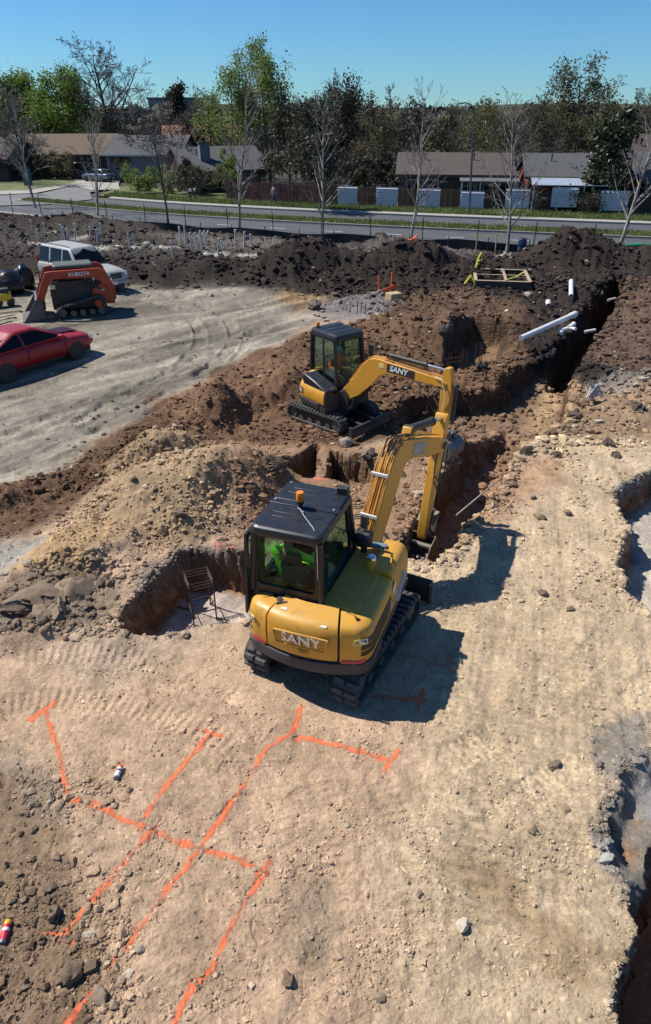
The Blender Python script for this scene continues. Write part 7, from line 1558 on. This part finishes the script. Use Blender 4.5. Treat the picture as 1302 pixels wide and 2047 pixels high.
L_green = leafmat('spring_leaf', (.10, .165, .025), (.17, .25, .04), .6, .45); L_light = leafmat('light_spring_leaf', (.13, .18, .04), (.20, .25, .07), .6, .45); L_olive = leafmat('olive_leaf', (.075, .07, .03), (.115, .103, .046), .6, .45); L_dark = leafmat('evergreen_leaf', (.030, .032, .017), (.056, .056, .029)); L_mag = leafmat('glossy_leaf', (.012, .022, .009), (.06, .075, .025), .45, .1); L_yel = leafmat('yellow_green_leaf', (.115, .115, .032), (.16, .155, .05), .6, .45); L_brush = leafmat('brush_leaf', (.05, .047, .03), (.085, .078, .045))
# crown trees: (label, px, distance, height, spread, leaf spec, kind)
def leafy(label, px, d, hh, spread, mat, per, size, scat, seed, first=.25, up=.45, n1=14, fork=1, cat='tree', name='tree', n2=6, n3=4, bark='bark', group=None):
    s_, tp = grow(seed, hh * .93, spread, up, 3, first, n1, n2, n3, (0, 0), .016, fork, .07, .014, .5, .45)
    return tree(label, at(px, d), s_, tp, M[bark], M['twig_g'], (mat, max(2, int(per * .72)), size * 1.12, scat, seed), cat=cat, name=name, group=group)
leafy('big bright green willow like tree at the left edge', 45, 120, 12.6, 7.6, L_green, 16, .17, .6, 101, .3, .35, 24)
leafy('bright green tree right of the willow, lower and wider', 135, 117, 12.2, 7.0, L_green, 16, .17, .6, 102, .3, .35, 24)
leafy('tall airy light green tree standing highest in the middle', 540, 96, 15.2, 5.6, L_light, 8, .14, .45, 103, .3, .8, 22, 3)
leafy('light green tree in front of the tall airy one, to its left', 462, 93, 12.0, 4.0, L_light, 7, .14, .45, 104, .25, .7, 14)
leafy('green young tree behind the chimney house', 430, 104, 9.5, 3.2, L_light, 6, .15, .45, 105, .2, .6, 12)
leafy('dense dark evergreen filling the middle above the reddish fence', 655, 79, 9.2, 5.2, L_dark, 18, .125, .42, 106, .12, .4, 20)
leafy('second dense dark evergreen left of the first', 580, 83, 8.6, 4.6, L_dark, 16, .125, .42, 107, .12, .4, 18)
leafy('dark evergreen leaning toward the long low house', 735, 84, 8.4, 4.2, L_olive, 6, .125, .42, 108, .12, .5, 18)
leafy('large olive tree rising highest on the right', 1140, 96, 12.6, 5.6, L_olive, 9, .14, .5, 109, .28, .5, 18)
leafy('olive tree behind the long low house, left one', 960, 92, 8.2, 4.6, L_yel, 5, .13, .45, 110, .18, .5, 16)
leafy('olive tree behind the long low house, right one', 1050, 94, 8.4, 4.8, L_olive, 5, .13, .45, 111, .18, .5, 16)
leafy('yellow green tree behind the magnolia', 1215, 92, 8.5, 4.0, L_yel, 7, .13, .45, 112, .2, .5, 16)
leafy('glossy dark magnolia in front of the houses on the right', 1180, 65.8, 7.6, 3.0, L_mag, 10, .16, .28, 113, .08, .35, 26, name='magnolia_tree')
leafy('small dark round evergreen on the horizon', 362, 150, 12.5, 3.0, L_dark, 8, .26, .5, 114, .35, .4, 14)
leafy('olive green tree at the right edge', 1290, 95, 9.5, 4.0, L_olive, 6, .14, .45, 115, .2, .5, 16)
leafy('dark tree trunk and crown whose shadow lies on the street', 640, 66.2, 5.6, 3.2, L_dark, 5, .16, .4, 116, .35, .5, 14)
# bare trees
def bare(label, px, d, hh, spread, seed, tw='twig_g', up=.6, first=.2, n1=16, fork=1, n2=6, n3=3, group=None, bark='bark', r0=.015):
    s_, tp = grow(seed, hh * .9, spread, up, 4, first, n1, n2, n3, (0, 0), r0, fork, .06, .030, .55, .5)
    return tree(label, at(px, d), s_, tp, M[bark], M[tw], group=group)
bare('big spreading bare tree with dark limbs against the sky on the left', 238, 112, 16.0, 9.0, 207, 'twig_p', .5, .34, 18, 1, r0=.03, n2=7, n3=5)
bare('bare tree right of the tall airy green one', 690, 98, 12.5, 3.6, 202, 'twig_p', .7, .3, 16)
bare('slim upright bare tree above the long low house', 772, 94, 11.4, 2.6, 203, 'twig_p', .8, .3, 16)
bare('bare tree on the far right skyline', 1225, 100, 12.5, 4.2, 204, 'twig_p', .7, .3, 16, 2)
bare('bare tree left of the large olive one', 1075, 100, 10.6, 3.4, 205, 'twig_p', .7, .3, 14)
bare('pale bare tree at the right edge of the skyline', 1300, 98, 13.0, 4.0, 206, 'twig_p', .7, .3, 14)
protos = [bare('', 300, 110, 10.0, 4.6, 210 + k, ('twig_g', 'twig_p', 'twig_g')[k], .6, .08, 20) for k in range(3)]
lo = [leafy('', 850, 118, 8.2, 3.4, (L_olive, L_brush)[k], 4, .2, .5, 220 + k, .12, .5, 14) for k in range(2)]
spots = []
for k in range(64): spots.append((rnd.uniform(-60, 1370) if k % 3 else rnd.uniform(680, 1300), rnd.uniform(86, 150), rnd.uniform(.78, 1.1), k % 3))
for i, (px, d, s_, k) in enumerate(spots):
    s_ = s_ * (.84 if px > 680 else 1); t = protos[k] if i < 3 else copy_tree(protos[k]); place(t, at(px, d), (0, 0, rnd.random() * 6.28)); t.scale = (s_,) * 3
    tag(t, 'grey bare tree in the thicket behind the houses', 'tree', 'bare trees behind the houses')
for i in range(36):
    k = i % 2; px, d = rnd.uniform(-40, 1360), rnd.uniform(108, 170); t = lo[k] if i < 2 else copy_tree(lo[k]); place(t, at(px, d), (0, 0, rnd.random() * 6.28)); s_ = rnd.uniform(.7, 1.1); t.scale = (s_,) * 3
    tag(t, ('dull olive tree in the thicket behind the houses', 'brownish budding tree in the thicket behind the houses')[k], 'tree', ('olive trees behind the houses', 'budding trees behind the houses')[k])
# shrubs
def shrub(label, px, d, hh, w, mat, seed, per=5, size=.10, group=None, n1=16, tw='twig_g'):
    s_, tp = grow(seed, hh * .9, w, .5, 3, .05, n1, 5, 4, (0, 0), .012, 2, .1, .010, .5, .45); t = tree(label, at(px, d, .15), s_, tp, M[tw], M[tw], (mat, per, size, .16, seed) if mat else None, name='shrub', cat='shrub', group=group); return t
shrub('loose light green shrub left of the chimney house', 262, 84, 2.6, 1.8, L_light, 301, 2); shrub('loose light green shrub nearest the left lawn', 318, 82, 2.8, 2.0, L_light, 302, 2)
shrub('leafy green shrub against the chimney house wall', 352, 80, 2.4, 1.6, L_light, 303, 3); shrub('rounded green bush right of the chimney', 455, 80, 4.2, 2.2, L_light, 304, 6)
shrub('darker bush between the parked cars and the chimney house', 130, 99, 3.4, 2.6, L_olive, 305, 5); shrub('dark shrub row left of the parked van', 85, 99, 3.0, 2.6, L_dark, 306, 5); shrub('dark shrub at the far left house front', 20, 97, 2.8, 2.4, L_dark, 307, 4); shrub('dull shrub right of the parked car', 245, 97, 3.6, 2.2, L_olive, 308, 4)
shrub('dark tangled bush hiding the corner of the chimney house', 385, 79, 3.4, 2.4, L_brush, 310, 4, .12)
shrub('thin twiggy bush in front of the chimney house wall', 420, 78.5, 3.0, 2.2, L_olive, 311, 2, .1)
shrub('dense brush beside the left end of the long low house', 770, 74, 4.0, 3.0, L_brush, 312, 5, .12)
shrub('dark brush at the foot of the dense evergreens', 700, 73, 3.6, 3.2, L_dark, 313, 5, .12)
shrub('low green shrub by the driveway mouth', 290, 80, 1.6, 1.6, L_light, 309, 3)
for k, px in enumerate((400, 470, 510, 560, 600, 640)): shrub(ORD[k] + ' clump of tangled leafless brush from the left before the reddish fence', px, 77 - .008 * (px - 400) * 3, 2.4, 2.0, None, 320 + k, group='leafless brush along the reddish fence', tw='twig_p' if k % 2 else 'twig_g', n1=22)
for k, px in enumerate((1070, 1170, 1185, 1270)): shrub(ORD[k] + ' bare vine from the left growing over the fence between metal panels', px, 64.6 - .01 * (px - 1070), 1.9, 1.2, L_brush, 330 + k, 1, .06, group='vines over the wood fence', n1=18)
# far wooded ground
n = 8000; th = RS.rand(n) * 1.5 - .75; dd_ = 190 + 330 * RS.rand(n); hx = dd_ * np.sin(th); hy = dd_ * np.cos(th)
top = 6.2 + 3.4 * (dd_ - 190) / 330 + 2.0 * perlin(th * 26, dd_ * .02, 401); hz = top * RS.rand(n) ** .45
ctr = np.stack([hx, hy, hz], 1)[:, None]; iv3, if3 = ico(1); r_ = (1.1 + 1.8 * RS.rand(n))[:, None, None]
VV = (iv3[None] * (1 + .5 * RS.randn(n, len(iv3)))[:, :, None] * r_ * np.array((1, 1, .8)) + ctr).reshape(-1, 3)
keepf = (if3[None] + (np.arange(n) * len(iv3))[:, None, None]).reshape(-1, 3)
tag(npmesh('far_wood', VV, keepf, leafmat('far_wood', (.055, .052, .035), (.115, .105, .075), .9, .1)), kind='stuff')
hm = MB(); pts = []
for k, a in enumerate(np.linspace(-.8, .8, 60)): pts.append((a, 11 + 5 * perlin(np.array([a * 4]), np.array([.5]), 9)[0]))
hm.add([(1100 * math.sin(a), 1100 * math.cos(a), -2) for a, z in pts] + [(1180 * math.sin(a), 1180 * math.cos(a), z * 1.5) for a, z in pts] + [(1500 * math.sin(a), 1500 * math.cos(a), -2) for a, z in pts], [(k, k + 1, 60 + k + 1, 60 + k) for k in range(59)] + [(60 + k, 61 + k, 121 + k, 120 + k) for k in range(59)])
tag(hm.build('hills', pmat('hill_green', (.05, .06, .035), .95, var=.4, scale=.02)), kind='structure')
